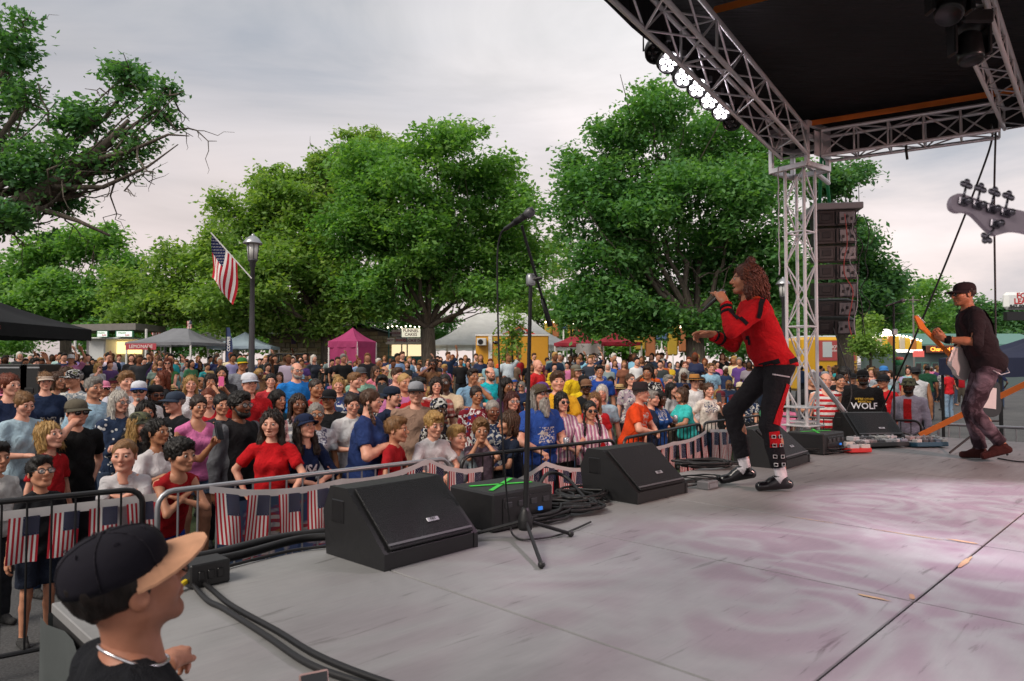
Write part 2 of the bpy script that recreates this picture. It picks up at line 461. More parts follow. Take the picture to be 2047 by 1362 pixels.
# --- cloth and its prints (object colour is the main dye)
def cloth(name, kind='plain', c2=(.8, .8, .8), c3=(.05, .06, .15), scale=1.0, rough=.9, bs=.75, bd=.04):
    t = NT(name); oi = t.n('ShaderNodeObjectInfo'); mp = t.coord('Object'); w = t.noise(mp, 10, 4, .55, 1.7)
    base = (oi, 'Color')
    sep = t.n('ShaderNodeSeparateXYZ'); t.l(mp, 0, sep, 0)
    def bands(axis, freq, duty, off=0.0):
        a = t.math('MULTIPLY_ADD', (sep, axis), freq, off + 50); f = t.math('FRACT', (a, 0)); return t.math('LESS_THAN', (f, 0), duty)
    if kind == 'hstripe': g = bands(2, 12 * scale, .5); base = (t.mix(base, c2, (g, 0)), 2)
    elif kind == 'vstripe':
        g = bands(0, 22 * scale, .35); base = (t.mix(base, c2, (g, 0)), 2); g = bands(0, 22 * scale, .08, .3); base = (t.mix(base, c3, (g, 0)), 2)
    elif kind == 'plaid':
        g = bands(2, 14 * scale, .4); h = bands(0, 14 * scale, .4); base = (t.mix(base, c2, (t.math('MULTIPLY', (g, 0), .6), 0)), 2); base = (t.mix(base, c3, (t.math('MULTIPLY', (h, 0), .55), 0)), 2)
    elif kind == 'floral':
        v = t.n('ShaderNodeTexVoronoi'); v.inputs['Scale'].default_value = 16 * scale; t.l(mp, 0, v, 'Vector')
        n = t.noise(mp, 14 * scale, 3, .6, 1.5); g = t.math('GREATER_THAN', (n, 0), .54); base = (t.mix(base, c2, (g, 0)), 2)
        g = t.math('LESS_THAN', (v, 0), .25); base = (t.mix(base, c3, (g, 0)), 2)
    elif kind == 'dots':
        v = t.n('ShaderNodeTexVoronoi'); v.inputs['Scale'].default_value = 20 * scale; t.l(mp, 0, v, 'Vector')
        g = t.math('LESS_THAN', (v, 0), .3); base = (t.mix(base, c2, (g, 0)), 2)
    elif kind == 'camo':
        n = t.noise(mp, 13 * scale, 2, .5, 1.2); r = t.ramp(n, 0, [(.0, c3), (.45, c3), (.46, c2), (.54, c2), (.55, (.12, .13, .07)), (1, (.12, .13, .07))], 'CONSTANT'); base = (r, 0)
    elif kind == 'tiedye':
        n = t.noise(mp, 5 * scale, 3, .5, 2.5); r = t.ramp(n, 0, [(.3, (.35, .05, .4)), (.42, (.05, .3, .6)), (.52, (.1, .5, .2)), (.62, (.8, .6, .05)), (.72, (.7, .1, .05))]); base = (r, 0)
    elif kind == 'raglan':
        x = t.math('ABSOLUTE', (sep, 0)); g = t.math('GREATER_THAN', (x, 0), .165); base = (t.mix(base, c2, (g, 0)), 2)
    elif kind == 'print':
        x = t.math('ABSOLUTE', (sep, 0)); g1 = t.math('LESS_THAN', (x, 0), .105); g2 = t.math('LESS_THAN', (t.math('ABSOLUTE', (t.math('SUBTRACT', (sep, 2), 1.18), 0)), 0), .085); g3 = t.math('LESS_THAN', (sep, 1), -.03)
        n = t.noise(mp, 26 * scale, 2, .5, 1.5); g4 = t.math('GREATER_THAN', (n, 0), .52); g = t.math('MULTIPLY', (t.math('MULTIPLY', (g1, 0), (g2, 0)), 0), (t.math('MULTIPLY', (g3, 0), (g4, 0)), 0)); base = (t.mix(base, c2, (g, 0)), 2)
    elif kind == 'washed':
        n = t.noise(mp, 6 * scale, 5, .6, .8); r = t.ramp(n, 0, [(.42, (0, 0, 0)), (.7, (1, 1, 1))]); base = (t.mix(base, c2, (r, 0)), 2)
    f = t.noise(mp, 260, 2); r = t.ramp(w, 0, [(.3, (.82, .82, .82)), (.7, (1.08, 1.08, 1.08))])
    m = t.mix(base, (r, 0), 1.0, 'MULTIPLY'); t.col((m, 2)).set(rough, 0, .25)
    ad = t.math('MULTIPLY_ADD', (f, 0), .25, (w, 0)); t.bump(ad, 0, bs, bd); return t.m
cloth('cloth'); cloth('cloth_fine', bs=.3, bd=.006); cloth('cloth_stripe', 'hstripe', (.75, .74, .72)); cloth('cloth_pinstripe', 'vstripe', (.75, .72, .72), (.03, .04, .12))
cloth('cloth_plaid', 'plaid', (.7, .68, .64), (.35, .05, .05)); cloth('cloth_floral', 'floral', (.62, .60, .56), (.03, .04, .10))
cloth('cloth_stars', 'dots', (.75, .75, .75)); cloth('cloth_flagprint', 'floral', (.70, .68, .68), (.03, .05, .22), .7); cloth('cloth_camo', 'camo', (.09, .09, .06), (.025, .028, .02))
cloth('cloth_camo_grey', 'camo', (.55, .55, .55), (.02, .02, .022)); cloth('cloth_tiedye', 'tiedye'); cloth('cloth_raglan', 'raglan', (.13, .135, .15)); cloth('cloth_denim', 'washed', (.22, .28, .36), scale=.8)
cloth('cloth_print', 'print', (.6, .58, .55)); cloth('cloth_print_dark', 'print', (.10, .10, .16)); cloth('cloth_acid', 'washed', (.30, .22, .27), scale=1.2); cloth('cloth_lightdye', 'washed', (.62, .68, .72), scale=.8)
plain('eye_white', (.55, .52, .50), .25, nz=.05); plain('pupil', (.02, .014, .01), .15, nz=0); plain('lens_dark', (.008, .008, .01), .08, spec=.8, nz=0)
t = NT('lens_clear'); t.col((.5, .55, .58)).set(.08, 0, .8); t.b.inputs['Alpha'].default_value = .22
plain('shoe_rubber', (.55, .54, .52), .7); plain('phone_glass', (.02, .024, .03), .12, nz=0)
t = NT('painted'); oi = t.n('ShaderNodeObjectInfo'); mp = t.coord('Object'); n1 = t.noise(mp, 10, 5); r1 = t.ramp(n1, 0, [(.3, (.85, .85, .85)), (.7, (1.08, 1.08, 1.08))]); m1 = t.mix((oi, 'Color'), (r1, 0), 1.0, 'MULTIPLY'); t.col((m1, 2)).set(.5, 0, .4)
t = NT('crowd_dye'); at = t.n('ShaderNodeAttribute', attribute_name='tint'); t.col((at, 'Color')).set(.8, 0, .3)
t = NT('shiny'); oi = t.n('ShaderNodeObjectInfo'); t.col((oi, 'Color')).set(.22, 0, .6)
# ================================================================ more materials
t = NT('asphalt'); mp = t.coord('Object'); n1 = t.noise(mp, .6, 6, .6); n2 = t.noise(mp, 60, 3); r1 = t.ramp(n1, 0, [(.3, (.050, .052, .055)), (.7, (.10, .10, .10))]); r2 = t.ramp(n2, 0, [(.35, (.6, .6, .6)), (.7, (1.3, 1.3, 1.3))])
m1 = t.mix((r1, 0), (r2, 0), 1.0, 'MULTIPLY'); t.col((m1, 2)).set(.85); t.bump(n2, 0, .5, .01)
t = NT('grass'); mp = t.coord('Object'); n1 = t.noise(mp, .5, 6, .6); n2 = t.noise(mp, 30, 4); r1 = t.ramp(n1, 0, [(.3, (.030, .055, .015)), (.7, (.065, .085, .03))]); r2 = t.ramp(n2, 0, [(.3, (.5, .5, .5)), (.7, (1.4, 1.4, 1.4))])
m1 = t.mix((r1, 0), (r2, 0), 1.0, 'MULTIPLY'); t.col((m1, 2)).set(.95); t.bump(n2, 0, .8, .03)
# painted plywood deck: grey paint with long scuffs across the boards
t = NT('deck_paint'); tc = t.n('ShaderNodeTexCoord'); geo = t.n('ShaderNodeNewGeometry')
mpA = t.n('ShaderNodeMapping'); mpA.inputs['Rotation'].default_value = (0, 0, -ST_ROT); t.l(geo, 'Position', mpA, 0)
ms = t.n('ShaderNodeMapping'); ms.inputs['Scale'].default_value = (1.3, 11, 1); t.l(mpA, 0, ms, 0)
oi = t.n('ShaderNodeObjectInfo')
n1 = t.noise(mpA, .9, 6, .6, .5); n2 = t.noise(ms, 1.6, 6, .65, .6); n3 = t.noise(mpA, 45, 4)
r1 = t.ramp(n1, 0, [(.28, (.18, .18, .182)), (.5, (.25, .25, .252)), (.75, (.315, .312, .315))])
r2 = t.ramp(n2, 0, [(.30, (.50, .49, .48)), (.39, (.97, .97, .97)), (.62, (1.0, 1.0, 1.0)), (.74, (1.08, 1.08, 1.08))])
m1 = t.mix((r1, 0), (r2, 0), 1.0, 'MULTIPLY')
rv = t.n('ShaderNodeMapRange'); rv.inputs[3].default_value = .90; rv.inputs[4].default_value = 1.08; t.l(oi, 'Random', rv, 0)
cv = t.n('ShaderNodeCombineColor'); [t.l(rv, 0, cv, i) for i in range(3)]
m2 = t.mix((m1, 2), (cv, 0), 1.0, 'MULTIPLY'); t.col((m2, 2)).set(.5, 0, .35)
rr = t.ramp(n2, 0, [(.3, (.62, .62, .62)), (.7, (.42, .42, .42))]); t.l(rr, 0, t.b, 'Roughness')
bh = t.math('MULTIPLY_ADD', (n3, 0), .3, (n2, 0)); t.bump(bh, 0, .25, .006)
plain('deck_edge', (.012, .012, .013), .8); plain('bare_wood', (.42, .30, .16), .8, nz=.3, scale=40)
plain('aluminium', (.70, .69, .71), .34, metal=.45, nz=.10, scale=30); plain('black_metal', (.010, .010, .011), .42, metal=.2, nz=.2)
plain('galvanised', (.38, .39, .41), .38, metal=.75, nz=.18, scale=25); plain('black_paint', (.008, .008, .009), .32, spec=.5, nz=.2)
plain('black_plastic', (.0085, .0085, .0095), .48, nz=.25, scale=30, bump=.1); plain('black_cable', (.007, .007, .008), .5, nz=.1); plain('grey_cable', (.30, .30, .32), .5)
plain('tarp_grey', (.065, .075, .075), .6, nz=.25, scale=5, bump=.3)
t = NT('roof_skin'); mp = t.coord('Object', (1, 1, 1)); n1 = t.noise(mp, .7, 5, .6, .8); r1 = t.ramp(n1, 0, [(.3, (.008, .008, .010)), (.7, (.022, .021, .024))]); t.col((r1, 0)).set(.62, 0, .35)
mw = t.coord('Object', (1.2, 9, 1)); n2 = t.noise(mw, 2.2, 4, .5, .6); t.bump(n2, 0, .5, .05)
t = NT('grille'); mp = t.coord('Object', (1, 1, 1)); v = t.n('ShaderNodeTexVoronoi'); v.inputs['Scale'].default_value = 150; t.l(mp, 0, v, 'Vector'); r1 = t.ramp(v, 0, [(.2, (.003, .003, .003)), (.5, (.016, .016, .018))]); t.col((r1, 0)).set(.55, .3, .4); t.bump(v, 0, .6, .004)
plain('webbing_orange', (.80, .22, .04), .75, nz=.1); plain('green_tape', (.05, .62, .06), .6, nz=.05); plain('white_paint', (.74, .73, .71), .5)

# ================================================================ ground
tag(MB().add([(-500, -60, 0), (500, -60, 0), (500, 900, 0), (-500, 900, 0)], [(0, 1, 2, 3)]).build('ground', MATS['asphalt']), kind='structure')
def lawn_pt(u, v):
    y = 7.5 + 70 * v; x0 = -60; x1 = .36 * y + .3; x = x0 + (x1 - x0) * u; return Vector((x, y, gz(x, y)))
tag(MB().sheet(lawn_pt, 60, 60).build('lawn', MATS['grass'], smooth=True), kind='structure')

# ================================================================ stage deck: plywood panels on a frame
B0, NB, PB = 0.75, 8, 1.208; A1, NA, PA = 3.30, 3, 2.44
stage = empty('stage', (0, 0, 0)); stage.location = st(B0 + NB * PB / 2, A1 - PA, 0); stage.rotation_euler = (0, 0, ST_ROT); tag(stage, 'grey plywood concert stage with dark skirt around its edge', 'stage')
gap = .004
pm = None
for i in range(NB):
    for j in range(NA):
        if pm is None:
            m = MB(); hx, hy, hz = PB / 2 - gap, PA / 2 - gap, .02; m.box((0, 0, 0), (hx * 2, hy * 2, hz * 2), None, .004); pm = m.mesh('deck_panel', MATS['deck_paint'])
        o = obj('deck_panel', pm, stage)
        o.location = ((i - NB / 2 + .5) * PB, PA - (j + .5) * PA, DECK - .02 + random.uniform(-.0015, .0015)); o.rotation_euler = (random.uniform(-.0008, .0008), random.uniform(-.0008, .0008), random.uniform(-.001, .001))
m = MB(); W = NB * PB; D = NA * PA
m.box((0, PA - D / 2, DECK - .075), (W - .02, D - .02, .07)); m.build('deck_frame', MATS['deck_edge'], stage)
def skirt(name, a, b, n):
    a = Vector(a); b = Vector(b); d = (b - a).normalized(); nrm = Vector((d.y, -d.x, 0))
    f = lambda u, v: a + (b - a) * u + nrm * (.02 + .03 * math.sin(u * n * 2.1) * (.3 + v) + .012 * math.sin(u * n * 5 + 2)) + Vector((0, 0, DECK - .045 - (DECK - .05) * v))
    MB().sheet(f, n, 6).build(name, MATS['tarp_grey'], stage, True)
skirt('front_skirt', (W / 2, PA, 0), (-W / 2, PA, 0), 90); skirt('side_skirt', (-W / 2, PA, 0), (-W / 2, PA - D, 0), 60); skirt('side_skirt', (W / 2, PA - D, 0), (W / 2, PA, 0), 60)
# worn bare wood where the panel corners meet
def wear(b, a, l, w, rot, nm='worn_patch'):
    m = MB(); n = 12; pts = []
    for k in range(n):
        th = 2 * math.pi * k / n; r_ = random.uniform(.55, 1.0); pts.append((l / 2 * math.cos(th) * r_, w / 2 * math.sin(th) * r_))
    c = st(b, a, DECK + .0025); M = Matrix.Rotation(ST_ROT + rot, 3, 'Z'); vs = [M @ Vector((x, y, 0)) + c for x, y in pts]
    m.add(vs, [tuple(range(n))]).build(nm, MATS['bare_wood'], stage, w=True)
wear(3.166 + .05, .88, .10, .03, .2); wear(3.10, .99, .16, .025, R(90)); wear(4.40, .95, .05, .22, 0); wear(4.36, 1.2, .5, .014, R(90)); wear(4.36, 1.75, .4, .010, R(90)); wear(3.95, .85, .35, .03, .03); wear(1.95, .42, .05, .03, .4); wear(2.1, .30, .09, .05, .8)

# ================================================================ roof: towers, trusses, tarp
TW = Vector((3.52, 8.62, 0)); ER = Vector((-.565, -.825, 0)).normalized(); ES = Vector((.85, -.527, 0)).normalized()
AL = MATS['aluminium']
def truss(root, p0, p1, w, ups, side, seg=.30, rc=.021, rb=.0095):
    """box truss: 4 chords, diagonals on each face; ups/side = section axes"""
    p0 = Vector(p0); p1 = Vector(p1); d = (p1 - p0); L = d.length; d.normalize(); u = Vector(ups).normalized() * w / 2; s = Vector(side).normalized() * w / 2
    cs = [u + s, u - s, -u - s, -u + s]
    for c in cs: strut('chord', p0 + c, p1 + c, rc, AL, root)
    n = max(1, int(round(L / seg)))
    for f in range(4):
        a, b = cs[f], cs[(f + 1) % 4]
        for i in range(n):
            q0 = p0 + d * (L * i / n); q1 = p0 + d * (L * (i + 1) / n)
            strut('brace', q0 + (a if (i + f) % 2 else b), q1 + (b if (i + f) % 2 else a), rb, AL, root, n=6)
        for i in range(0, n + 1, max(1, n // 3)):
            q0 = p0 + d * (L * i / n); strut('cross_bar', q0 + a, q0 + b, rb * 1.2, AL, root, n=6)
Z0, TWD = 4.50, .245
tower = empty('truss_tower', TW, 0, 'silver lattice truss tower at the front corner of the stage', 'truss tower')
truss(tower, TW + Vector((0, 0, .10)), TW + Vector((0, 0, 4.30)), TWD, (.80, .6, 0), (-.6, .8, 0), .40)
m = MB(); M = rotm((.8, .6, 0)); m.box(TW + Vector((0, 0, .05)), (.75, .75, .10), M, .01); m.build('base_plate', MATS['galvanised'], tower, w=True)
# sleeve block at the top of the tower
m = MB()
for z in (4.30, 4.62, 4.78):
    for k in range(4):
        a = M @ Vector(((-.24, -.24), (.24, -.24), (.24, .24), (-.24, .24))[k] + (0,)); b = M @ Vector(((.24, -.24), (.24, .24), (-.24, .24), (-.24, -.24))[k] + (0,))
        c = (a + b) / 2; m.box(TW + c + Vector((0, 0, z)), (.50, .05, .06), rotm(b - a), .004)
for sx in (-1, 1):
    for sy in (-1, 1): m.box(TW + M @ Vector((sx * .235, sy * .235, 0)) + Vector((0, 0, 4.55)), (.05, .05, .50), M, .004)
m.build('sleeve_block', AL, tower, w=True)
m = MB(); m.box(TW + M @ Vector((.02, -.28, 4.55)), (.34, .012, .30), M, .003); m.build('sleeve_plate', AL, tower, w=True)
# outrigger struts at the foot and rungs
for z in (1.20, 1.42): m = MB(); m.box(TW + Vector((0, 0, z)), (.36, .36, .02), M, .004); m.build('gusset_plate', AL, tower, w=True)
strut('outrigger', TW + Vector((.16, .1, 1.85)), TW + Vector((1.05, .55, .95)), .03, AL, tower); strut('outrigger', TW + Vector((1.05, .55, .95)), TW + Vector((1.35, .72, .03)), .03, AL, tower); strut('outrigger', TW + Vector((-.16, .14, 1.75)), TW + Vector((-.55, 1.25, .05)), .03, AL, tower)
# outreach arm for the hanging speakers
strut('hanging_arm', TW + Vector((.1, .0, 4.36)), TW + Vector((.62, .60, 4.30)), .028, AL, tower); strut('hanging_arm', TW + Vector((.1, .1, 4.66)), TW + Vector((.62, .60, 4.62)), .024, AL, tower); strut('hanging_arm', TW + Vector((.62, .60, 4.30)), TW + Vector((.62, .60, 4.62)), .02, AL, tower)

roof = empty('stage_roof', TW + Vector((0, 0, 4.5)), 0, 'black tarpaulin stage roof carried on silver trusses', 'stage roof')
LR, LS = 10.5, 9.5; UP = Vector((0, 0, 1)); sR = ES
def rp(r_, s_, z=Z0): v = TW + ER * r_ + ES * s_; return Vector((v.x, v.y, z))
truss(roof, rp(.25, 0, Z0 + .06), rp(LR, 0, Z0 + .06), .30, UP, Vector((-ER.y, ER.x, 0)), .36)
truss(roof, rp(0, .28, Z0 + .06), rp(0, 2.02, Z0 + .06), .30, UP, ER, .36); truss(roof, rp(0, 2.32, Z0 + .06), rp(0, LS, Z0 + .06), .30, UP, ER, .36)
EM = Vector((-.645, -.764, 0))
def mp_(r_, z=Z0 + .06): v = rp(0, 2.17, z) + EM * r_; return v
truss(roof, mp_(0), mp_(LR), .21, UP, Vector((-EM.y, EM.x, 0)), .30, .019, .008)
# tarp: underside slightly billowing, with thickness; a short drop along the edge
def tarp(u, v, dz=0.0):
    p = rp(-.35 + (LR + .5) * u, -.35 + (LS + .5) * v, Z0 + .46 + .035 * math.sin(9 * u) * math.sin(7 * v + 1) - .05 * math.sin(math.pi * min(1, v * 2.9 % 1)) + dz); return p
MB().sheet(lambda u, v: tarp(1 - u, v), 30, 26).sheet(lambda u, v: tarp(u, v, .03), 30, 26).build('tarp', MATS['roof_skin'], roof, True, w=True)
def edge_drop(name, f, n):
    g = lambda u, v: f(u) + Vector((0, 0, .03 - .40 * v + .012 * math.sin(u * 60) * v)); MB().sheet(g, n, 3).build(name, MATS['roof_skin'], roof, True, w=True)
edge_drop('edge_flap', lambda u: tarp(u, 0), 50); edge_drop('edge_flap', lambda u: tarp(0, u), 50)
for a, b in (((.25, .15), (.45, 5.5)), ((3.55, .12), (3.75, 5.5)), ((6.6, .12), (6.6, 5.5))):   # orange ratchet straps under the tarp
    p, q = rp(a[0], a[1], Z0 + .285), rp(b[0], b[1], Z0 + .275); d = (q - p); sd = Vector((.012, 0, .034))
    n = 24
    m = MB(); m.sheet(lambda u, v: p + d * u + sd * (2 * v - 1) - Vector((0, 0, .03 * math.sin(math.pi * u))), n, 1); o = m.build('ratchet_strap', MATS['webbing_orange'], roof, w=True)
far_tower = empty('truss_tower', rp(0, LS, 0), 0, 'silver lattice truss tower at the rear right corner of the stage', 'truss tower'); truss(far_tower, rp(0, LS, .1), rp(0, LS, 4.5), TWD, (.8, .6, 0), (-.6, .8, 0), .4)
m = MB(); m.box(rp(0, LS, .05), (.6, .6, .1), M, .01); m.build('base_plate', MATS['galvanised'], far_tower, w=True)
print('structure', round(time.time() - T0, 1))
# ================================================================ trees
t = NT('bark'); mp = t.coord('Object', (6, 6, 1.2)); n1 = t.noise(mp, 3, 6, .65, .5); r1 = t.ramp(n1, 0, [(.3, (.045, .036, .028)), (.7, (.16, .13, .105))]); t.col((r1, 0)).set(.95); t.bump(n1, 0, .9, .04)
t = NT('leaf'); oi = t.n('ShaderNodeObjectInfo'); at = t.n('ShaderNodeAttribute', attribute_name='tint'); m1 = t.mix((oi, 'Color'), (at, 'Color'), 1.0, 'MULTIPLY'); t.col((m1, 2)).set(.55, 0, .35)
tr = t.n('ShaderNodeBsdfTranslucent'); mx = t.n('ShaderNodeMixShader'); mx.inputs[0].default_value = .5
hs = t.mix((m1, 2), (1.15, 1.25, .45), 1.0, 'MULTIPLY'); t.l(hs, 2, tr, 'Color'); t.l(t.b, 0, mx, 1); t.l(tr, 0, mx, 2); t.l(mx, 0, t.out, 'Surface')
def leaf_cloud(lobes, n, size, rng, clump=26, cr=.55):
    """leaf blades in clumps through the lobes' volume; lobes = (centre, radii)"""
    subs = []
    for c, r_ in lobes:                                   # every lobe breaks up into boughs with gaps between them
        for _ in range(15):
            e = rng.normal(size=3); e /= np.linalg.norm(e); k = rng.uniform(.25, .46); subs.append((c + e * r_ * rng.uniform(.45, .92), r_ * k * np.array([1.15, 1.1, .72])))
        subs.append((c, r_ * .62))
    lobes = subs
    vol = np.array([l[1][0] * l[1][1] * l[1][2] for l in lobes]) ** .75; pr = vol / vol.sum()
    nc = max(1, n // clump); li = rng.choice(len(lobes), nc, p=pr)
    d = rng.normal(size=(nc, 3)); d /= np.linalg.norm(d, axis=1)[:, None]; rad = rng.random(nc) ** .36
    C = np.array([l[0] for l in lobes])[li] + d * rad[:, None] * np.array([l[1] for l in lobes])[li] * rng.uniform(.9, 1.12, (nc, 1))
    crs = cr * rng.uniform(.5, 1.25, nc)
    P = np.repeat(C, clump, 0); off = rng.normal(size=(nc * clump, 3)) * .5 * np.repeat(crs, clump)[:, None]; off[:, 2] *= .7; P = P + off
    P[:, 2] -= .10 * (off[:, 0] ** 2 + off[:, 1] ** 2) / cr
    m = len(P); a = rng.normal(size=(m, 3)); a[:, 2] = a[:, 2] * .5 - .35; a /= np.linalg.norm(a, axis=1)[:, None]      # blade axis, drooping
    up = rng.normal(size=(m, 3)) * .55; up[:, 2] += 1; b = np.cross(a, up); b /= np.linalg.norm(b, axis=1)[:, None]
    s = size * .86 * rng.uniform(.6, 1.3, (m, 1)); nrm = np.cross(a, b)
    V = np.stack([P, P + a * s * .5 + b * s * .27 + nrm * s * .08, P + a * s, P + a * s * .5 - b * s * .27 + nrm * s * .08], 1).reshape(-1, 3)
    F = np.arange(4 * m).reshape(m, 4)
    hue = np.repeat(rng.uniform(0, 1, nc), clump) * .7 + rng.random(m) * .3
    col = np.stack([.70 + .75 * hue ** 1.5, .80 + .45 * hue, .75 + .25 * hue], 1); return V, F, np.repeat(col, 4, 0), C
def limb(mb, p, q, r0, r1, rng, n=7, wob=.06):
    p = np.array(p, float); q = np.array(q, float); L = np.linalg.norm(q - p); pts = []; rs = []
    for i in range(n + 1):
        u = i / n; w = rng.normal(size=3) * wob * L * math.sin(math.pi * u) * .5; pts.append(Vector(p + (q - p) * u + w + np.array([0, 0, -.06 * L * math.sin(math.pi * u)]))); rs.append(r0 + (r1 - r0) * u)
    mb.tube(pts, rs, 7, caps=False); return pts
def tree(name, label, trunk_px, d, lobes_px, n, size, colr, tr_r=.3, fork=None, seed=1, group=None, lean=0.0, twigs=0, base=None, cr=.55, depth=.75):
    rng = np.random.default_rng(seed); bx = (trunk_px - CX) / FPX * d if base is None else base[0]; by = d if base is None else base[1]
    b = Vector((bx, by, gz(bx, by) - .05)); root = empty(name, b, 0, label, 'tree', group)
    lobes = []
    for (px, py, rx, ry) in lobes_px:
        dd = d + rng.uniform(-1, 1) * rx / FPX * d * .8; c = unproj(px, py, dd); k = d / FPX
        lobes.append((np.array(c), np.array([rx * k, max(rx, ry) * k * depth + .2, ry * k])))
    V, F, Cc, CL = leaf_cloud(lobes, int(n * 1.25), size, rng, cr=cr)
    obj('crown', mesh_from(V, F, 'crown', MATS['leaf'], True, col=Cc), root, colr, world=True)
    mb = MB(); fz = fork if fork else b.z + 2.6; top = Vector((bx + lean, by, fz))
    mb.tube([b + Vector((0, 0, 0)), b + Vector((0, 0, .35)), b + (top - b) * .5 + Vector((.05, 0, 0)), top], [tr_r * 1.45, tr_r * 1.05, tr_r * .95, tr_r * .85], 12)
    mb.build('trunk', MATS['bark'], root, True, w=True)
    mb = MB(); order = sorted(range(len(lobes)), key=lambda i: -lobes[i][1][0])
    for i in order[:12]:
        c = lobes[i][0]; st_ = top + (Vector(c) - top) * rng.uniform(0, .06)
        ps = limb(mb, st_, c, tr_r * .34, tr_r * .07, rng)
        for _ in range(5):
            a = np.array(ps[rng.integers(2, len(ps))]); e = c + rng.normal(size=3) * lobes[i][1] * .55; limb(mb, a, e, tr_r * .09, .01, rng, 5, .1)
    for _ in range(twigs):
        i = rng.integers(0, len(lobes)); c = lobes[i][0]; e = c + rng.normal(size=3) * lobes[i][1] * 1.0 + np.array([rng.uniform(.1, .9), 0, -.45]); pts = limb(mb, c, e, .03, .006, rng, 6, .12)
        for _ in range(3): a = np.array(pts[rng.integers(2, 6)]); limb(mb, a, a + rng.normal(size=3) * .28 + np.array([.15, 0, -.05]), .010, .003, rng, 4, .12)
    mb.build('limbs', MATS['bark'], root, True, w=True); return root
GREEN = lin((118, 160, 94)); G2 = lin((105, 150, 97)); G3 = lin((132, 162, 91)); DKG = lin((94, 136, 98))
tree('ash_tree', 'tall leafy tree between the pink tent and the white marquee, forked trunk', 855, 30, [(870, 300, 105, 62), (745, 345, 100, 75), (965, 350, 95, 80), (690, 440, 62, 80), (820, 430, 125, 105), (975, 470, 100, 95), (1040, 420, 42, 70), (735, 555, 75, 62), (890, 555, 100, 50), (1000, 560, 80, 42), (905, 262, 45, 26), (660, 520, 40, 50), (700, 610, 55, 36), (770, 605, 70, 34), (960, 582, 80, 28), (1045, 540, 42, 60), (1075, 500, 26, 40), (860, 500, 120, 70), (760, 470, 80, 60)], 66000, .25, GREEN, .34, 3.4, 11, 'leafy trees around the lawn')
tree('oak_tree', 'broad dark green tree behind the singer with two trunks side by side', 1388, 25, [(1320, 215, 95, 52), (1420, 290, 120, 110), (1245, 300, 75, 75), (1175, 400, 75, 95), (1310, 410, 130, 115), (1480, 420, 95, 115), (1545, 330, 55, 85), (1190, 530, 80, 80), (1330, 560, 125, 75), (1490, 580, 80, 75), (1235, 610, 60, 42), (1560, 560, 45, 70), (1150, 330, 36, 36), (1180, 630, 70, 42), (1300, 640, 80, 36), (1450, 645, 70, 36), (1260, 480, 90, 80), (1400, 500, 110, 80), (1145, 590, 45, 50), (1540, 500, 60, 80), (1230, 390, 70, 70)], 72000, .23, G2, .36, 3.4, 12, 'leafy trees around the lawn')
tree('maple_tree', 'leafy tree standing behind the street lamp with the flag, left of the pink tent', 655, 30, [(560, 390, 62, 50), (480, 440, 72, 62), (600, 465, 85, 85), (420, 520, 62, 62), (520, 560, 105, 75), (625, 575, 85, 78), (345, 540, 55, 62), (690, 600, 45, 50), (400, 605, 85, 55), (262, 575, 52, 45), (640, 640, 40, 30), (560, 500, 80, 60), (470, 600, 90, 50), (560, 640, 80, 30), (330, 610, 80, 40), (640, 520, 70, 60), (250, 630, 60, 30)], 58000, .26, G3, .36, 3.2, 13, 'leafy trees around the lawn')
tree('tall_tree', 'tallest feathery tree top showing behind the forked tree', 700, 42, [(722, 285, 52, 48), (645, 325, 42, 42), (565, 350, 48, 30), (610, 400, 110, 70), (700, 380, 70, 60), (760, 300, 36, 40), (520, 372, 30, 26)], 22000, .34, G3, .4, 5, 14, 'leafy trees around the lawn', twigs=16)
tree('ash_tree', 'medium tree behind the black canopy at the left edge', 130, 38, [(150, 490, 72, 58), (70, 520, 62, 52), (110, 590, 115, 55), (200, 468, 46, 34), (30, 595, 62, 62), (250, 540, 52, 45), (-40, 560, 70, 60), (190, 600, 80, 40)], 26000, .32, GREEN, .3, 4, 15, 'leafy trees around the lawn')
tree('cottonwood_tree', 'nearest tree at top left, thick slanting limb and bare twigs', -170, 15, [(245, 165, 62, 50), (175, 235, 72, 55), (305, 215, 42, 42), (130, 315, 75, 42), (225, 315, 62, 36), (40, 320, 55, 70), (10, 70, 60, 80), (40, 185, 42, 42), (15, 430, 60, 45), (110, 390, 50, 30), (270, 270, 42, 35), (-60, 250, 80, 180), (320, 170, 26, 30)], 15500, .16, DKG, .42, 4.3, 16, 'leafy trees around the lawn', twigs=26, base=((-170 - CX) / FPX * 15, 15.0), cr=.30, depth=.6)
MB().tube([unproj(*p, 14.7) for p in ((-175, 520), (-60, 455), (20, 412), (95, 372), (160, 322), (205, 285), (250, 235))], [.30, .24, .20, .17, .13, .09, .04], 10).build('main_limb', MATS['bark'], bpy.data.objects['cottonwood_tree'], True, w=True)
for q_ in (((95, 372), (200, 372), (290, 330), (350, 285)), ((160, 322), (250, 300), (330, 265), (372, 268)), ((40, 405), (150, 440), (215, 470))): MB().tube([unproj(*p, 14.6) for p in q_], [.07, .045, .025, .01][:len(q_)], 7).build('bare_branch', MATS['bark'], bpy.data.objects['cottonwood_tree'], True, w=True)
tree('oak_tree', 'tree standing behind the hanging loudspeakers right of the tower', 1688, 30, [(1735, 540, 52, 55), (1700, 480, 55, 36), (1775, 565, 42, 34), (1700, 610, 65, 45), (1665, 355, 55, 42), (1710, 345, 36, 30), (1650, 440, 50, 60), (1650, 560, 50, 70), (1770, 620, 40, 26)], 20000, .28, DKG, .34, 4, 17, 'leafy trees around the lawn')
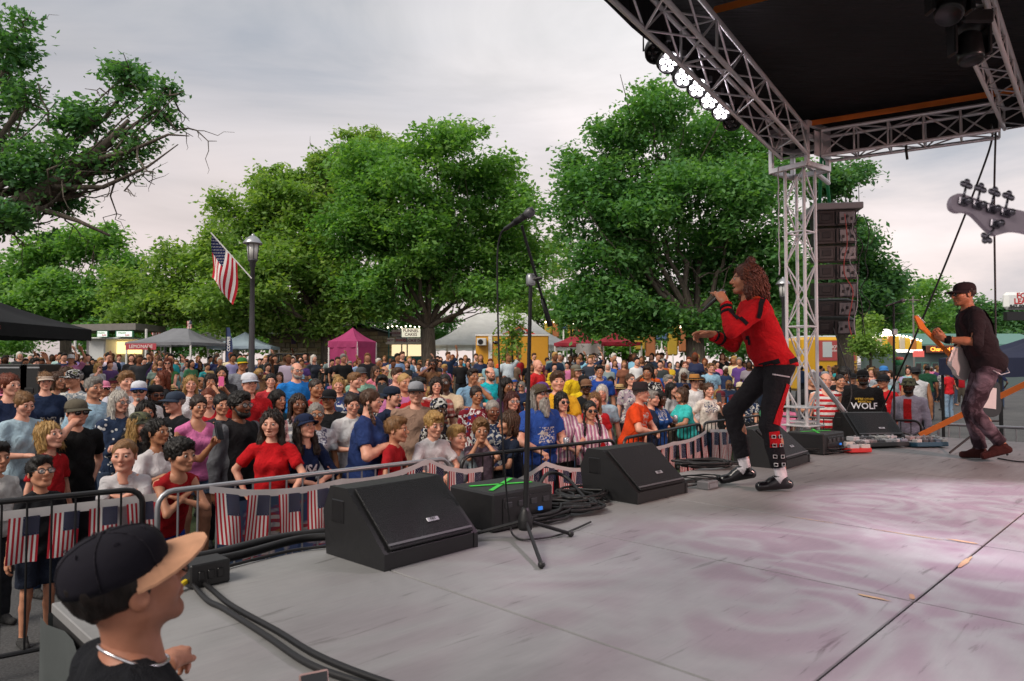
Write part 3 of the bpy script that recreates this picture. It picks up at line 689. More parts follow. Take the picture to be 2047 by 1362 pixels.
for i, (tp, lb, lab) in enumerate([(1862, [(1862, 640, 46, 32), (1838, 655, 36, 22)], 'distant tree behind the guitarist, left of his cap'), (1935, [(1935, 624, 62, 34), (1900, 650, 40, 24)], 'distant tree behind the guitarist, right of his cap'), (2015, [(2010, 630, 55, 36), (2055, 640, 45, 44)], 'distant tree under the white lease sign')]):
    tree('distant_tree', lab, tp, 85, lb + [(tp, 680, 55, 30)], 6000, .7, DKG, .4, 4, 20 + i, 'distant trees over the street', cr=1.2)
tree('young_tree', 'slender young tree in front of the yellow trailer', 1022, 21, [(1024, 640, 18, 26), (1018, 672, 20, 18), (1032, 690, 18, 20), (1010, 705, 14, 14)], 750, .16, G3, .035, 3.0, 30, 'young trees', cr=.25)
tree('young_tree', 'slender young tree beside the yellow snack stand on the street', 1738, 24, [(1738, 650, 20, 24), (1728, 688, 28, 18), (1752, 700, 22, 16), (1712, 676, 16, 14)], 2200, .17, G3, .05, 3.0, 31, 'young trees', cr=.25)
FAR = [(-60, 'at the far left behind the black canopy'), (250, 'behind the food kiosk roof'), (470, 'behind the blue canopy'), (610, 'behind the stone building'), (770, 'behind the funnel cake stand'), (1105, 'right of the white marquee'), (1250, 'behind the red canopies'), (1480, 'behind the carnival stand'), (1620, 'behind the yellow bus'), (1790, 'behind the street snack stand')]
for i, (p, w_) in enumerate(FAR):
    tree('distant_tree', 'distant tree ' + w_, p, 66 + 3 * (i % 3), [(p - 60, 605, 80, 45), (p + 50, 595, 85, 55), (p, 645, 120, 45), (p + 90, 655, 75, 45), (p - 90, 660, 75, 42), (p + 30, 685, 110, 26), (p - 50, 690, 90, 24)] + ([(p, 520, 70, 60)] if i in (5, 2, 3, 4) else []), 13000, .50, (GREEN, G2, G3)[i % 3], .4, 4, 40 + i, 'distant trees behind the stands', cr=.9)
print('trees', round(time.time() - T0, 1))

# ================================================================ canopies, stands and buildings
t = NT('canopy_cloth'); oi = t.n('ShaderNodeObjectInfo'); mp = t.coord('Object'); n1 = t.noise(mp, 1.6, 5, .6, .6); r1 = t.ramp(n1, 0, [(.3, (.82, .82, .82)), (.7, (1.06, 1.06, 1.06))]); m1 = t.mix((oi, 'Color'), (r1, 0), 1.0, 'MULTIPLY'); t.col((m1, 2)).set(.75, 0, .3); t.bump(n1, 0, .35, .06); tr = t.n('ShaderNodeBsdfTranslucent'); mx = t.n('ShaderNodeMixShader'); mx.inputs[0].default_value = .35; t.l(m1, 2, tr, 'Color'); t.l(t.b, 0, mx, 1); t.l(tr, 0, mx, 2); t.l(mx, 0, t.out, 'Surface')
CC = MATS['canopy_cloth']; WP = MATS['white_paint']
def canopy(name, label, c, size, eave, apex, col, rz=0.0, val=.22, walls=None, leg='white_paint', group='pop-up canopies', ridge=0.0, sag=.10):
    x, y = c; z0 = gz(x, y); root = empty(name, (x, y, z0), rz, label, 'canopy', group); sx, sy = size[0] / 2, size[1] / 2
    m = MB(); rx = ridge / 2
    A = [Vector((-rx, 0, apex)), Vector((rx, 0, apex))]; Cn = [Vector((-sx, -sy, eave)), Vector((sx, -sy, eave)), Vector((sx, sy, eave)), Vector((-sx, sy, eave))]
    def face(p, q, a, b):
        def f(u, v):
            e = p + (q - p) * u; r_ = a + (b - a) * u; w = e + (r_ - e) * v; w.z -= sag * math.sin(math.pi * v) * (1 + .3 * math.sin(9 * u + p.x)); return w
        m.sheet(f, 8, 8)
    face(Cn[0], Cn[1], A[0], A[1]); face(Cn[1], Cn[2], A[1], A[1]); face(Cn[2], Cn[3], A[1], A[0]); face(Cn[3], Cn[0], A[0], A[0])
    m.build('canopy_top', CC, root, True, col)
    for i in range(4):
        p, q = Cn[i], Cn[(i + 1) % 4]; n = Vector(((q - p).y, -(q - p).x, 0)).normalized()
        mm = MB(); mm.sheet(lambda u, v: p + (q - p) * u + n * (.006 + .012 * math.sin(u * 23 + i) * v) - Vector((0, 0, val * v + .015 * abs(math.sin(u * math.pi * (q - p).length / .35)) * v)), 24, 2); mm.build('valance', CC, root, True, col)
    for p in Cn:
        k = Vector((p.x * .97, p.y * .97, 0)); mm = MB(); mm.box(k + Vector((0, 0, eave / 2 - .01)), (.045, .045, eave - .02)); mm.build('leg', MATS[leg], root)
    if walls:
        for i in walls:
            p, q = Cn[i], Cn[(i + 1) % 4]; mm = MB(); mm.sheet(lambda u, v: (p + (q - p) * u) * .985 * Vector((1, 1, 1)).x + Vector((.0, .02 * math.sin(u * 17), -eave * .98 * v)), 16, 4); mm.build('side_wall', CC, root, True, col)
    return root
def at(px, d): return ((px - CX) / FPX * d, d)
def zat(py, d): return HG - (py - YH) / FPX * d
def ev(px, py, d): x, y = at(px, d); return zat(py, d) - gz(x, y)
bt = canopy('canopy_tent', 'black pop-up canopy at the left edge of the crowd', at(-78, 17.6), (4.2, 4.0), ev(60, 650, 15.8), ev(12, 576, 17.6), (.02, .021, .024), R(4), .30, leg='aluminium')
m = MB(); m.box((1.95, -2.03, ev(60, 650, 15.8) - .14), (.40, .008, .16)); m.build('label_patch', MATS['white_paint'], bt)
put_text('WORKS', .13, wall_matrix((1.95, -2.036, ev(60, 650, 15.8) - .14), (1, 0, 0)), 'lettering', plain('letter_red', (.45, .04, .04), .6), bt)
gt = canopy('canopy_tent', 'grey pop-up canopy with red banner beside the food kiosk', at(360, 26), (2.5, 2.6), ev(340, 684, 24.7), ev(355, 657, 26), (.30, .31, .34), R(-8), .10, ridge=.6)
m = MB(); m.box((-.55, -1.42, ev(340, 684, 24.7) - .16), (1.15, .01, .22)); m.build('banner', plain('banner_red', (.42, .05, .07), .7), gt); put_text('LEMONADE', .17, wall_matrix((-.55, -1.43, ev(340, 684, 24.7) - .16), (1, 0, 0)), 'lettering', WP, gt)
canopy('canopy_tent', 'pale blue pop-up canopy behind the street lamp with the flag', at(490, 28), (2.3, 2.4), ev(490, 692, 27), ev(490, 664, 28), (.46, .58, .68), R(10), .10)
canopy('canopy_tent', 'small cream canopy peeking out behind the grey one', at(415, 33), (3, 3), ev(415, 684, 32), ev(415, 664, 33), (.52, .52, .50), 0, .1)
pk = canopy('canopy_tent', 'pink closed pop-up tent in front of the stone building', at(705, 24), (1.12, 1.2), ev(703, 682, 23.3), ev(697, 655, 24), (.50, .07, .21), R(-20), .20, walls=(0, 3, 1), group=None, sag=.06)
canopy('canopy_tent', 'red pop-up canopy with a white sheet hung in front', at(1158, 28), (1.9, 1.9), ev(1158, 686, 27), ev(1158, 660, 28), (.52, .055, .09), R(-6), .10)
rt = canopy('canopy_tent', 'darker red canopy half hidden under the oak branches', at(1228, 30), (1.9, 1.9), ev(1228, 684, 29), ev(1228, 664, 30), (.48, .04, .07), R(5), .12)
m = MB(); p0 = unproj(1152, 687, 26.9); p1 = unproj(1202, 687, 26.9); o = MB().sheet(lambda u, v: p0 + (p1 - p0) * u + Vector((0, .04 * math.sin(u * 9), -.36 * v - .05 * math.sin(math.pi * u) * v)), 12, 3).build('hanging_sheet', CC, None, True, (.74, .74, .74)); tag(o, 'white cloth sheet hanging from the red canopy', 'sheet')
canopy('canopy_tent', 'dark blue pop-up canopy at the right edge behind the guitarist', at(2110, 13), (3.0, 2.4), ev(2040, 715, 11.8), ev(2110, 655, 13), (.035, .042, .085), R(-10), .32, leg='black_metal')
# large white marquee
mq = empty('marquee', (*at(1000, 37), gz(*at(1000, 37))), 0, 'large white marquee tent behind the yellow trailer', 'marquee')
zb = gz(*at(1000, 37)); ez = ev(1000, 690, 34.5); az = ev(1000, 626, 37); hx = 135 / FPX * 37 + .2; hy = 3.2; rx = 1.3
m = MB()
def mface(p, q, a, b, nn=14):
    m.sheet(lambda u, v: (p + (q - p) * u) * (1 - v) + (a + (b - a) * u) * v - Vector((0, 0, .28 * math.sin(math.pi * v) + .05 * abs(math.sin(u * 12)) * (1 - v))), nn, 10)
Cn = [Vector((-hx, -hy, ez)), Vector((hx, -hy, ez)), Vector((hx, hy, ez)), Vector((-hx, hy, ez))]; Ar = [Vector((-rx, 0, az)), Vector((rx, 0, az))]
mface(Cn[0], Cn[1], Ar[0], Ar[1], 28); mface(Cn[1], Cn[2], Ar[1], Ar[1]); mface(Cn[2], Cn[3], Ar[1], Ar[0], 28); mface(Cn[3], Cn[0], Ar[0], Ar[0]); m.build('canopy_top', CC, mq, True, (.97, .97, .96))
for i in range(4):
    p, q = Cn[i], Cn[(i + 1) % 4]; MB().sheet(lambda u, v: p + (q - p) * u - Vector((0, 0, .16 * v + .03 * abs(math.sin(u * 40)) * v)), 60, 1).build('valance', CC, mq, True, (.97, .97, .96))
for k in range(7):
    for s in (-1, 1): MB().box((-hx + 2 * hx * k / 6, s * hy * .99, ez / 2), (.07, .07, ez)).build('leg', WP, mq)
# food kiosk with long grey roof (left)
kd = 29.0; kx0, kx1 = at(140, kd)[0], at(296, kd)[0]; kz = gz(at(210, kd)[0], kd)
kio = empty('food_kiosk', (at(230, kd)[0], kd, kz), 0, 'white food kiosk under a long weathered grey roof, two lit signs', 'kiosk')
MB().box(((kx0 + kx1) / 2, kd + .2, zat(657, kd)), (kx1 - kx0, 2.4, .26), Matrix.Rotation(R(-1.2), 3, 'Y')).build('roof', plain('weathered_grey', (.20, .185, .175), .8, nz=.3, scale=6), kio, w=True)
for px in (150, 292): strut('post', (at(px, kd - .9)[0], kd - .9, kz), (at(px, kd - .9)[0], kd - .9, zat(660, kd)), .05, WP, kio)
MB().box((at(208, kd)[0], kd, (kz + zat(678, kd)) / 2), (.75, 1.2, zat(678, kd) - kz), None, .05).build('white_door', plain('kiosk_white', (.62, .64, .63), .5), kio, w=True)
MB().box((at(252, kd)[0], kd + .5, (kz + zat(678, kd)) / 2), (1.15, .4, zat(678, kd) - kz), None, .04).build('counter_wall', plain('kiosk_cream', (.45, .42, .34), .6), kio, w=True)
MB().box((at(238, kd)[0], kd - .2, zat(678, kd)), (1.9, 1.5, .07), None, .03).build('awning', MATS['kiosk_white'], kio, w=True)
MB().box((at(252, kd)[0], kd + .25, zat(695, kd)), (1.0, .08, .5), None, .01).build('lit_hatch', plain('warm_hatch', (.7, .5, .2), .5, emit=(1.0, .72, .30), es=.9), kio, w=True)
plain('sign_green', (.02, .16, .08), .5); plain('sign_white_lit', (.75, .8, .76), .5, emit=(.85, .95, .90), es=.25); plain('letter_green', (.12, .34, .10), .6); plain('letter_script', (.55, .06, .10), .6)
for px, wd in ((205, .44), (249, .70)):
    s_ = MB(); s_.box((at(px, kd - 1.05)[0], kd - 1.05, zat(668, kd - 1.05)), (wd, .08, .25)); so = s_.build('sign_board', MATS['sign_green'], kio, w=True)
    MB().box((at(px, kd - 1.05)[0], kd - 1.095, zat(668, kd - 1.05)), (wd * .86, .012, .21)).build('sign_face', MATS['sign_white_lit'], so)
    put_text('ITALIAN', .085, wall_matrix((at(px, kd - 1.05)[0] - wd * .12, kd - 1.105, zat(666, kd - 1.05)), (1, 0, 0)), 'lettering', MATS['letter_green'], so, bold=.002); put_text('Ices', .105, wall_matrix((at(px, kd - 1.05)[0] + wd * .18, kd - 1.108, zat(670, kd - 1.05)), (1, .0, .12), (-.12, 0, 1)), 'lettering', MATS['letter_script'], so, bold=.002)
# stone building with real blocks
sd = 33.0; sb = empty('stone_building', (*at(650, sd), gz(*at(650, sd))), 0, 'low stone block building with dark gable roof behind the pink tent', 'building')
plain('mortar', (.24, .22, .19), .95, nz=.2); plain('roof_dark', (.035, .045, .042), .8, nz=.25)
ST = [plain('stone_tan', (.40, .33, .22), .9, nz=.25, scale=8, bump=.5), plain('stone_buff', (.46, .40, .29), .9, nz=.25, scale=8, bump=.5), plain('stone_grey', (.33, .30, .25), .9, nz=.25, scale=8, bump=.5)]
sx0, sx1 = at(543, sd)[0], at(648, sd)[0]; gx0, gx1 = at(725, sd)[0], at(796, sd)[0]; sz = gz(at(650, sd)[0], sd); et = zat(673, sd); gp = zat(652, sd)
m = MB(); m.box(((sx0 + gx1) / 2, sd + 1.6, (sz + et) / 2), (gx1 - sx0, 3.0, et - sz)); m.build('core_wall', MATS['mortar'], sb, w=True)
stones = {}
def stone(c, w, h, y):
    key = (round(w, 2), round(h, 2), random.randrange(3))
    if key not in stones:
        q = MB(); q.box((0, 0, 0), (key[0] - .02, .10, key[1] - .02), None, .014); stones[key] = q.mesh('stone_block', ST[key[2]])
    o = obj('stone_block', stones[key], sb, world=True); o.location = (c[0], y + random.uniform(-.012, .012), c[1])
for (xa, xb, gable) in ((sx0, sx1, False), (gx0 - .6, gx1, True)):
    z = sz; r_ = 0
    while z < (gp if gable else et) - .05:
        h = random.choice((.16, .20, .24)); x = xa - random.uniform(0, .2)
        if not gable and z + h > et: h = et - z
        while x < xb:
            w = random.choice((.24, .32, .40, .48)); lim = et + (gp - et) * max(0, 1 - abs(x + w / 2 - (gx0 - .2)) / (gx1 - gx0 + .2)) if gable else et
            if z + h <= lim + .02 and x + w < xb + .15: stone((x + w / 2, z + h / 2), w, h, sd + .06)
            x += w
        z += h
MB().prism([(gx0 - .9, et - sz), (gx1 + .05, et - sz), (gx0 - .2, gp - sz)], 3.0, Matrix(((1, 0, 0), (0, 0, -1), (0, 1, 0))) , (0, sd + 3.1, sz)).build('gable_core', MATS['mortar'], sb, w=True)
rf = MB(); a = Vector((gx0 - .2, sd - .25, gp + .03)); b = Vector((gx1 + .35, sd - .25, et - .12)); c = Vector((gx0 - 1.6, sd - .25, et + .1)); dv = Vector((0, 3.6, 0)); up = Vector((0, 0, .10))
for p, q in ((a, b), (a, c)): rf.add([p, q, q + dv, p + dv, p + up, q + up, q + dv + up, p + dv + up], [(0, 1, 2, 3), (7, 6, 5, 4), (0, 4, 5, 1), (1, 5, 6, 2), (2, 6, 7, 3), (3, 7, 4, 0)])
rf.build('gable_roof', MATS['roof_dark'], sb, w=True)
rf = MB(); p = Vector((sx0 - .3, sd - .35, et - .02)); L = Vector((sx1 - sx0 + 1.2, 0, 0)); bk = Vector((0, 2.2, .55)); rf.add([p, p + L, p + L + bk, p + bk, p + up, p + L + up, p + L + bk + up, p + bk + up], [(0, 1, 2, 3), (7, 6, 5, 4), (0, 4, 5, 1), (1, 5, 6, 2), (2, 6, 7, 3), (3, 7, 4, 0)]); rf.build('eave_roof', MATS['roof_dark'], sb, w=True)
MB().box((at(587, sd)[0], sd + .0, zat(683, sd)), (.22, .05, .24)).build('notice_board', plain('notice_purple', (.10, .06, .18), .6), sb, w=True)
# funnel cake stand
fd = 32.0; fs = empty('snack_stand', (*at(815, fd), gz(*at(815, fd))), 0, 'snack stand with funnel cakes and cookie dough signs beside the forked tree', 'stand')
fz = gz(*at(815, fd)); plain('stand_teal', (.06, .22, .22), .6); plain('sign_cream', (.78, .74, .60), .5, emit=(1, .95, .75), es=.35); plain('sign_grey', (.40, .38, .42), .6); plain('letter_maroon', (.20, .03, .08), .6)
fx0, fx1 = at(776, fd)[0], at(852, fd)[0]
MB().box(((fx0 + fx1) / 2, fd + .6, (fz + zat(712, fd)) / 2), (fx1 - fx0, .9, zat(712, fd) - fz)).build('counter', MATS['stand_teal'], fs, w=True)
MB().box(((fx0 + fx1) / 2, fd + 1.0, zat(700, fd)), (fx1 - fx0, .1, .62)).build('lit_interior', plain('warm_interior', (.6, .45, .25), .6, emit=(1, .75, .45), es=.55), fs, w=True)
MB().box(((fx0 + fx1) / 2, fd + .2, zat(687, fd)), (fx1 - fx0 + .1, 1.2, .07)).build('canopy_board', WP, fs, w=True)
for px in (777, 803, 814, 851): strut('post', (at(px, fd + .2)[0], fd + .2, fz), (at(px, fd + .2)[0], fd + .2, zat(655, fd)), .03, MATS['stand_teal'], fs)
def board(px0, px1, py0, py1, y, txt, mat, lm, size, root):
    xa, xb = at(px0, y)[0], at(px1, y)[0]; za, zb_ = zat(py1, y), zat(py0, y); o = MB().box(((xa + xb) / 2, y, (za + zb_) / 2), (xb - xa, .06, zb_ - za), None, .008).build('sign_board', mat, root, w=True)
    for i, tx in enumerate(txt): put_text(tx, size, wall_matrix(((xa + xb) / 2, y - .036, (za + zb_) / 2 + (len(txt) - 1) * size * .45 - i * size * .9), (1, 0, 0)), 'lettering', lm, o, bold=.004)
    return o
board(783, 801, 660, 673, fd, ['DOUGH'], MATS['sign_grey'], MATS['letter_maroon'], .13, fs); board(803, 840, 657, 674, fd - .02, ['FUNNEL', 'CAKES'], MATS['sign_cream'], MATS['letter_maroon'], .19, fs)
board(774, 788, 676, 686, fd, ['KETT'], WP, MATS['letter_maroon'], .12, fs); board(791, 812, 675, 686, fd, ['SHAKES'], MATS['sign_grey'], MATS['letter_red'], .13, fs); board(814, 853, 676, 687, fd, ['COOKIE DOUGH'], WP, MATS['letter_maroon'], .16, fs)
BULB = plain('bulb_glow', (.9, .85, .7), .4, emit=(1, .9, .65), es=3.0)
for k in range(9):
    px = 775 + 9 * k; q = unproj(px, 655 - 3 * abs(math.sin(k)), fd - .1); MB().sphere(q, .035, 8, 6).build('bulb', BULB, fs, True, w=True)
# yellow trailer with white marquee behind
yd = 27.0; yt = empty('food_trailer', (*at(1023, yd), gz(*at(1023, yd))), 0, 'yellow box trailer with an air conditioner and pizza sign on top', 'trailer')
yx0, yx1 = at(951, yd)[0], at(1097, yd)[0]; yz = gz(*at(1023, yd)); ytop = zat(671, yd); plain('trailer_yellow', (.62, .30, .02), .45, nz=.1)
MB().box(((yx0 + yx1) / 2, yd + 1.1, (yz + .25 + ytop) / 2), (yx1 - yx0, 2.1, ytop - yz - .25), None, .03).build('body', MATS['trailer_yellow'], yt, w=True)
MB().box(((yx0 + yx1) / 2, yd + 1.1, ytop + .02), (yx1 - yx0 + .06, 2.16, .06)).build('roof_trim', WP, yt, w=True)
for px in (980,): MB().box((at(px, yd)[0], yd + .02, (yz + .3 + ytop) / 2), (.14, .05, ytop - yz - .35)).build('post', WP, yt, w=True)
ac = MB().box((at(963, yd)[0], yd - .12, zat(684, yd)), (.36, .26, .28), None, .02).build('air_conditioner', plain('ac_white', (.6, .6, .58), .5), yt, w=True); m = MB(); m.lathe([(.10, 0), (.10, .01), (.00001, .012)], 16, Matrix.Rotation(R(90), 3, 'X'), (at(961, yd)[0], yd - .252, zat(684, yd))); m.build('fan_grille', MATS['black_metal'], ac)
MB().sphere((at(991, yd)[0], yd - .02, zat(685, yd)), (.11, .05, .07), 12, 6).build('round_window', MATS['lens_dark'], yt, True, w=True)
MB().lathe([(.10, 0), (.14, .1), (.11, .16), (.00001, .17)], 14, None, (at(990, yd)[0], yd + .6, ytop)).build('roof_vent', MATS['galvanised'], yt, True, w=True)
tri = [Vector((at(1001, yd)[0], yd + .1, ytop + .03)), Vector((at(1074, yd)[0], yd + .1, ytop + .03)), Vector((at(1040, yd)[0], yd + .1, zat(650, yd)))]
o = MB().add(tri + [v + Vector((0, .08, 0)) for v in tri], [(0, 1, 2), (5, 4, 3), (0, 3, 4, 1), (1, 4, 5, 2), (2, 5, 3, 0)]).build('pizza_sign', plain('sign_red', (.48, .05, .04), .5), yt, w=True)
cc = (tri[0] + tri[1] + tri[2]) / 3
m = MB(); k = [cc + (v - cc) * .6 for v in tri]; m.add([v + Vector((0, -.012, 0)) for v in k], [(0, 1, 2)]); m.build('sign_face', plain('sign_dark', (.03, .03, .03), .5), o)
m = MB(); m.tube([cc + Vector((.1 * math.cos(a) + .15, -.02, .1 * math.sin(a) - .05)) for a in np.linspace(0, 5.4, 14)], .022, 6); m.build('swirl', WP, o)
for px in (957, 1090): m = MB(); m.lathe([(.28, -.09), (.30, -.05), (.30, .05), (.28, .09)], 18, Matrix.Rotation(R(90), 3, 'X'), (at(px, yd)[0], yd + .2, yz + .28)); m.build('wheel', MATS['black_plastic'], yt, True, w=True)
# golf cart beside the stone building
gd = 27.0; gc = empty('golf_cart', (*at(590, gd), gz(*at(590, gd))), 0, 'golf cart with black roof parked beside the stone building', 'cart'); q = gz(*at(590, gd)); cxg = at(590, gd)[0]
MB().box((cxg, gd, q + 1.78), (1.15, 1.1, .07), None, .03).build('roof', MATS['black_plastic'], gc, w=True); MB().box((cxg, gd, q + .5), (1.4, 1.0, .4), None, .08).build('body', plain('cart_green', (.03, .05, .05), .4), gc, w=True); MB().box((cxg + .2, gd, q + .8), (.5, .9, .16), None, .05).build('seat', plain('cart_seat', (.4, .36, .3), .6), gc, w=True)
for sx in (-.5, .5):
    for sy in (-.45, .45): strut('roof_post', (cxg + sx, gd + sy, q + .6), (cxg + sx * .95, gd + sy, q + 1.76), .02, MATS['black_metal'], gc)
for sx in (-.5, .5):
    for sy in (-.5, .5): m = MB(); m.lathe([(.2, -.08), (.22, -.04), (.22, .04), (.2, .08)], 14, Matrix.Rotation(R(90), 3, 'X'), (cxg + sx, gd + sy, q + .22)); m.build('wheel', MATS['black_plastic'], gc, True, w=True)
# feather banner
fb = empty('feather_banner', (*at(456, 25), gz(*at(456, 25))), 0, 'narrow dark blue feather banner beside the grey canopy', 'banner'); fbx = at(456, 25)[0]; fbz = gz(*at(456, 25))
strut('pole', (fbx - .10, 25, fbz), (fbx - .08, 25, zat(655, 25)), .012, MATS['black_metal'], fb)
MB().sheet(lambda u, v: Vector((fbx - .09 + .24 * u * (1 - .5 * max(0, v - .75) * 4 * .9), 25 - .02 * math.sin(6 * v), fbz + .35 + (zat(655, 25) - fbz - .35) * v)), 4, 14).build('sail', plain('banner_navy', (.025, .045, .13), .7), fb, True, w=True)
put_text('COFFEE', .15, wall_matrix((fbx + .03, 24.97, zat(688, 25)), (0, 0, 1), (-1, 0, 0)), 'lettering', WP, fb, w=True, bold=.003)
# carnival ride stall with coloured lights behind the red canopies
for nm, lab, pa, pb, py0, py1, d, cols in (('carnival_ride', 'carnival ride front with yellow trim behind the red canopies', 1088, 1165, 640, 668, 46, ((.42, .28, .03), (.35, .13, .05), (.09, .16, .30))), ('game_stand', 'carnival game stand with coloured lights under the broad dark tree', 1268, 1378, 645, 700, 42, ((.38, .30, .05), (.07, .2, .32), (.30, .07, .10)))):
    x0, x1 = at(pa, d)[0], at(pb, d)[0]; z0 = gz((x0 + x1) / 2, d); zt = zat(py0, d); r_ = empty(nm, ((x0 + x1) / 2, d, z0), 0, lab, 'carnival stand')
    for k in range(5):
        w = (x1 - x0) / 5; x = x0 + w * (k + .5); h = (zt - zat(py1, d)) * (1 + .35 * math.sin(2.3 * k)); MB().box((x, d + .1 * (k % 2), zt - h / 2), (w - .05, .3, h), None, .08).build('front_panel', plain('carnival_%d' % (k % 3), cols[k % 3], .4), r_, w=True)
        strut('post', (x, d, z0), (x, d, zt), .05, WP, r_)
    for k in range(14): MB().sphere((x0 + (x1 - x0) * (k + .5) / 14, d - .25, zt - .15 + .12 * math.sin(k)), .06, 8, 5).build('bulb', BULB, r_, True, w=True)
    MB().box(((x0 + x1) / 2, d + .5, z0 + .5), (x1 - x0, .8, 1.0)).build('counter', MATS['carnival_1'], r_, w=True)
# yellow bus with hiring banner (street, right)
bd_ = 37.0; bus = empty('school_bus', (*at(1668, bd_), 0), 0, 'yellow bus with a red hiring banner on its side, right of the tower', 'bus'); bx0, bx1 = at(1605, bd_)[0], at(1716, bd_)[0]; plain('bus_yellow', (.66, .36, .01), .4)
bt_ = zat(674, bd_); MB().box(((bx0 + bx1) / 2, bd_ + 1.2, .45 + (bt_ - .45) / 2), (bx1 - bx0, 2.4, bt_ - .45), None, .14).build('body', MATS['bus_yellow'], bus, w=True)
MB().box(((bx0 + bx1) / 2, bd_ + 1.2, bt_ + .02), (bx1 - bx0 - .3, 2.1, .12), None, .05).build('roof', plain('bus_roof', (.55, .62, .64), .5), bus, w=True)
bn = MB().box((at(1671, bd_)[0], bd_ - .03, zat(701, bd_)), (2.0, .03, 1.05)).build('banner', plain('hiring_red', (.42, .07, .07), .6), bus, w=True)
MB().box((at(1653, bd_)[0], bd_ - .05, zat(699, bd_)), (.48, .02, .8)).build('poster', plain('poster_pale', (.5, .56, .58), .6), bn)
for i, tx in enumerate(('NOW HIRING', 'Drivers & More')): put_text(tx, .22, wall_matrix((at(1684, bd_)[0], bd_ - .055, zat(694 + 7 * i, bd_)), (1, 0, 0)), 'lettering', WP, bn, bold=.004)
for k in range(5): MB().box((bx1 - .16 - 0 * k, bd_ - .01, .8 + .28 * k), (.5, .03, .04)).build('black_rail', MATS['black_paint'], bus, w=True)
for px in (1622, 1695): m = MB(); m.lathe([(.40, -.14), (.45, -.08), (.45, .08), (.40, .14)], 20, Matrix.Rotation(R(90), 3, 'X'), (at(px, bd_)[0], bd_ + .1, .45)); m.build('wheel', MATS['black_plastic'], bus, True, w=True)
# lit snack stand on the street
ld = 40.0; ls = empty('snack_stand', (*at(1780, ld), 0), 0, 'lit yellow and white snack stand on the street, behind the microphone stand', 'stand'); lx0, lx1 = at(1712, ld)[0], at(1836, ld)[0]
plain('stand_yellow', (.60, .36, .03), .4, emit=(1, .65, .05), es=.08); plain('stand_white_glow', (.8, .78, .74), .4, emit=(1, .95, .88), es=.8); plain('stand_purple', (.20, .07, .12), .5)
MB().box(((lx0 + lx1) / 2, ld + .5, .55), (lx1 - lx0, 1.6, 1.1)).build('counter', MATS['stand_purple'], ls, w=True)
nseg = 16
for k in range(11):
    u0, u1 = (k + .04) / 11, (k + .96) / 11; hh = .45 + .35 * math.sin(math.pi * (k + .5) / 11); MB().box((lx0 + (lx1 - lx0) * (u0 + u1) / 2, ld - .35 - .02 * (k % 2), zat(700, ld) + hh / 2), ((lx1 - lx0) * (u1 - u0), .08, hh), None, .02).build('sign_panel', (MATS['stand_yellow'], plain('stand_amber', (.45, .16, .03), .5), MATS['stand_yellow'], plain('stand_cream', (.62, .55, .42), .5))[k % 4], ls, w=True)
MB().box(((lx0 + lx1) / 2, ld - .3, zat(702, ld)), (lx1 - lx0, .2, .16)).build('white_ledge', MATS['stand_white_glow'], ls, w=True)
for i, (px, py, r_) in enumerate(((1745, 672, .32), (1772, 668, .36), (1790, 675, .28), (1818, 682, .26), (1700, 672, .3))): MB().sphere(unproj(px, py, ld + .3), (r_, .12, r_ * .8), 12, 8).build('shaped_lamp', MATS['stand_white_glow'], ls, True, w=True)
for k in range(18): MB().sphere((lx0 + (lx1 - lx0) * (k + .5) / 18, ld - .42, zat(700, ld) + .48 + .35 * math.sin(math.pi * (k + .5) / 18)), .055, 8, 5).build('bulb', BULB, ls, True, w=True)
MB().box((at(1828, ld)[0], ld - .4, zat(708, ld)), (.6, .06, .34)).build('menu_board', plain('menu_red', (.5, .08, .08), .5, emit=(1, .2, .15), es=.2), ls, w=True)
# green roofed shop with an orange sign
hd = 56.0; sh = empty('shop_building', (*at(1870, hd), 0), 0, 'green roofed shop with a glowing orange sign at the end of the street', 'building'); hx0, hx1 = at(1795, hd)[0], at(2080, hd)[0]; plain('shop_wall', (.10, .14, .14), .7); plain('shop_roof', (.10, .22, .19), .6, nz=.15)
MB().box(((hx0 + hx1) / 2, hd + 3, zat(690, hd) / 2), (hx1 - hx0, 6, zat(690, hd))).build('wall', MATS['shop_wall'], sh, w=True)
p = Vector((hx0 - .4, hd - .7, zat(692, hd))); L = Vector((hx1 - hx0 + .8, 0, 0)); bk = Vector((0, 3.5, .95)); up = Vector((0, 0, .14))
MB().add([p, p + L, p + L + bk, p + bk, p + up, p + L + up, p + L + bk + up, p + bk + up], [(0, 1, 2, 3), (7, 6, 5, 4), (0, 4, 5, 1), (1, 5, 6, 2), (2, 6, 7, 3), (3, 7, 4, 0)]).build('roof', MATS['shop_roof'], sh, w=True)
so = MB().box((at(1878, hd)[0], hd - .75, zat(699, hd)), (3.0, .14, .62), None, .1).build('sign_board', plain('sign_brown', (.12, .04, .02), .5), sh, w=True); put_text('Charcoal Grill', .42, wall_matrix((at(1878, hd)[0], hd - .83, zat(699, hd)), (1, 0, 0)), 'lettering', plain('neon_orange', (.9, .25, .03), .4, emit=(1, .25, .03), es=2.0), so, bold=.008)
for px in (1835, 1850, 1868, 1886, 1904, 1925): wo = MB().box((at(px, hd)[0], hd - .03, 1.25), (.52, .06, 1.5)).build('window_frame', MATS['shop_roof'], sh, w=True); MB().box((at(px, hd)[0], hd - .07, 1.25), (.42, .03, 1.36)).build('pane', MATS['lens_dark'], wo)
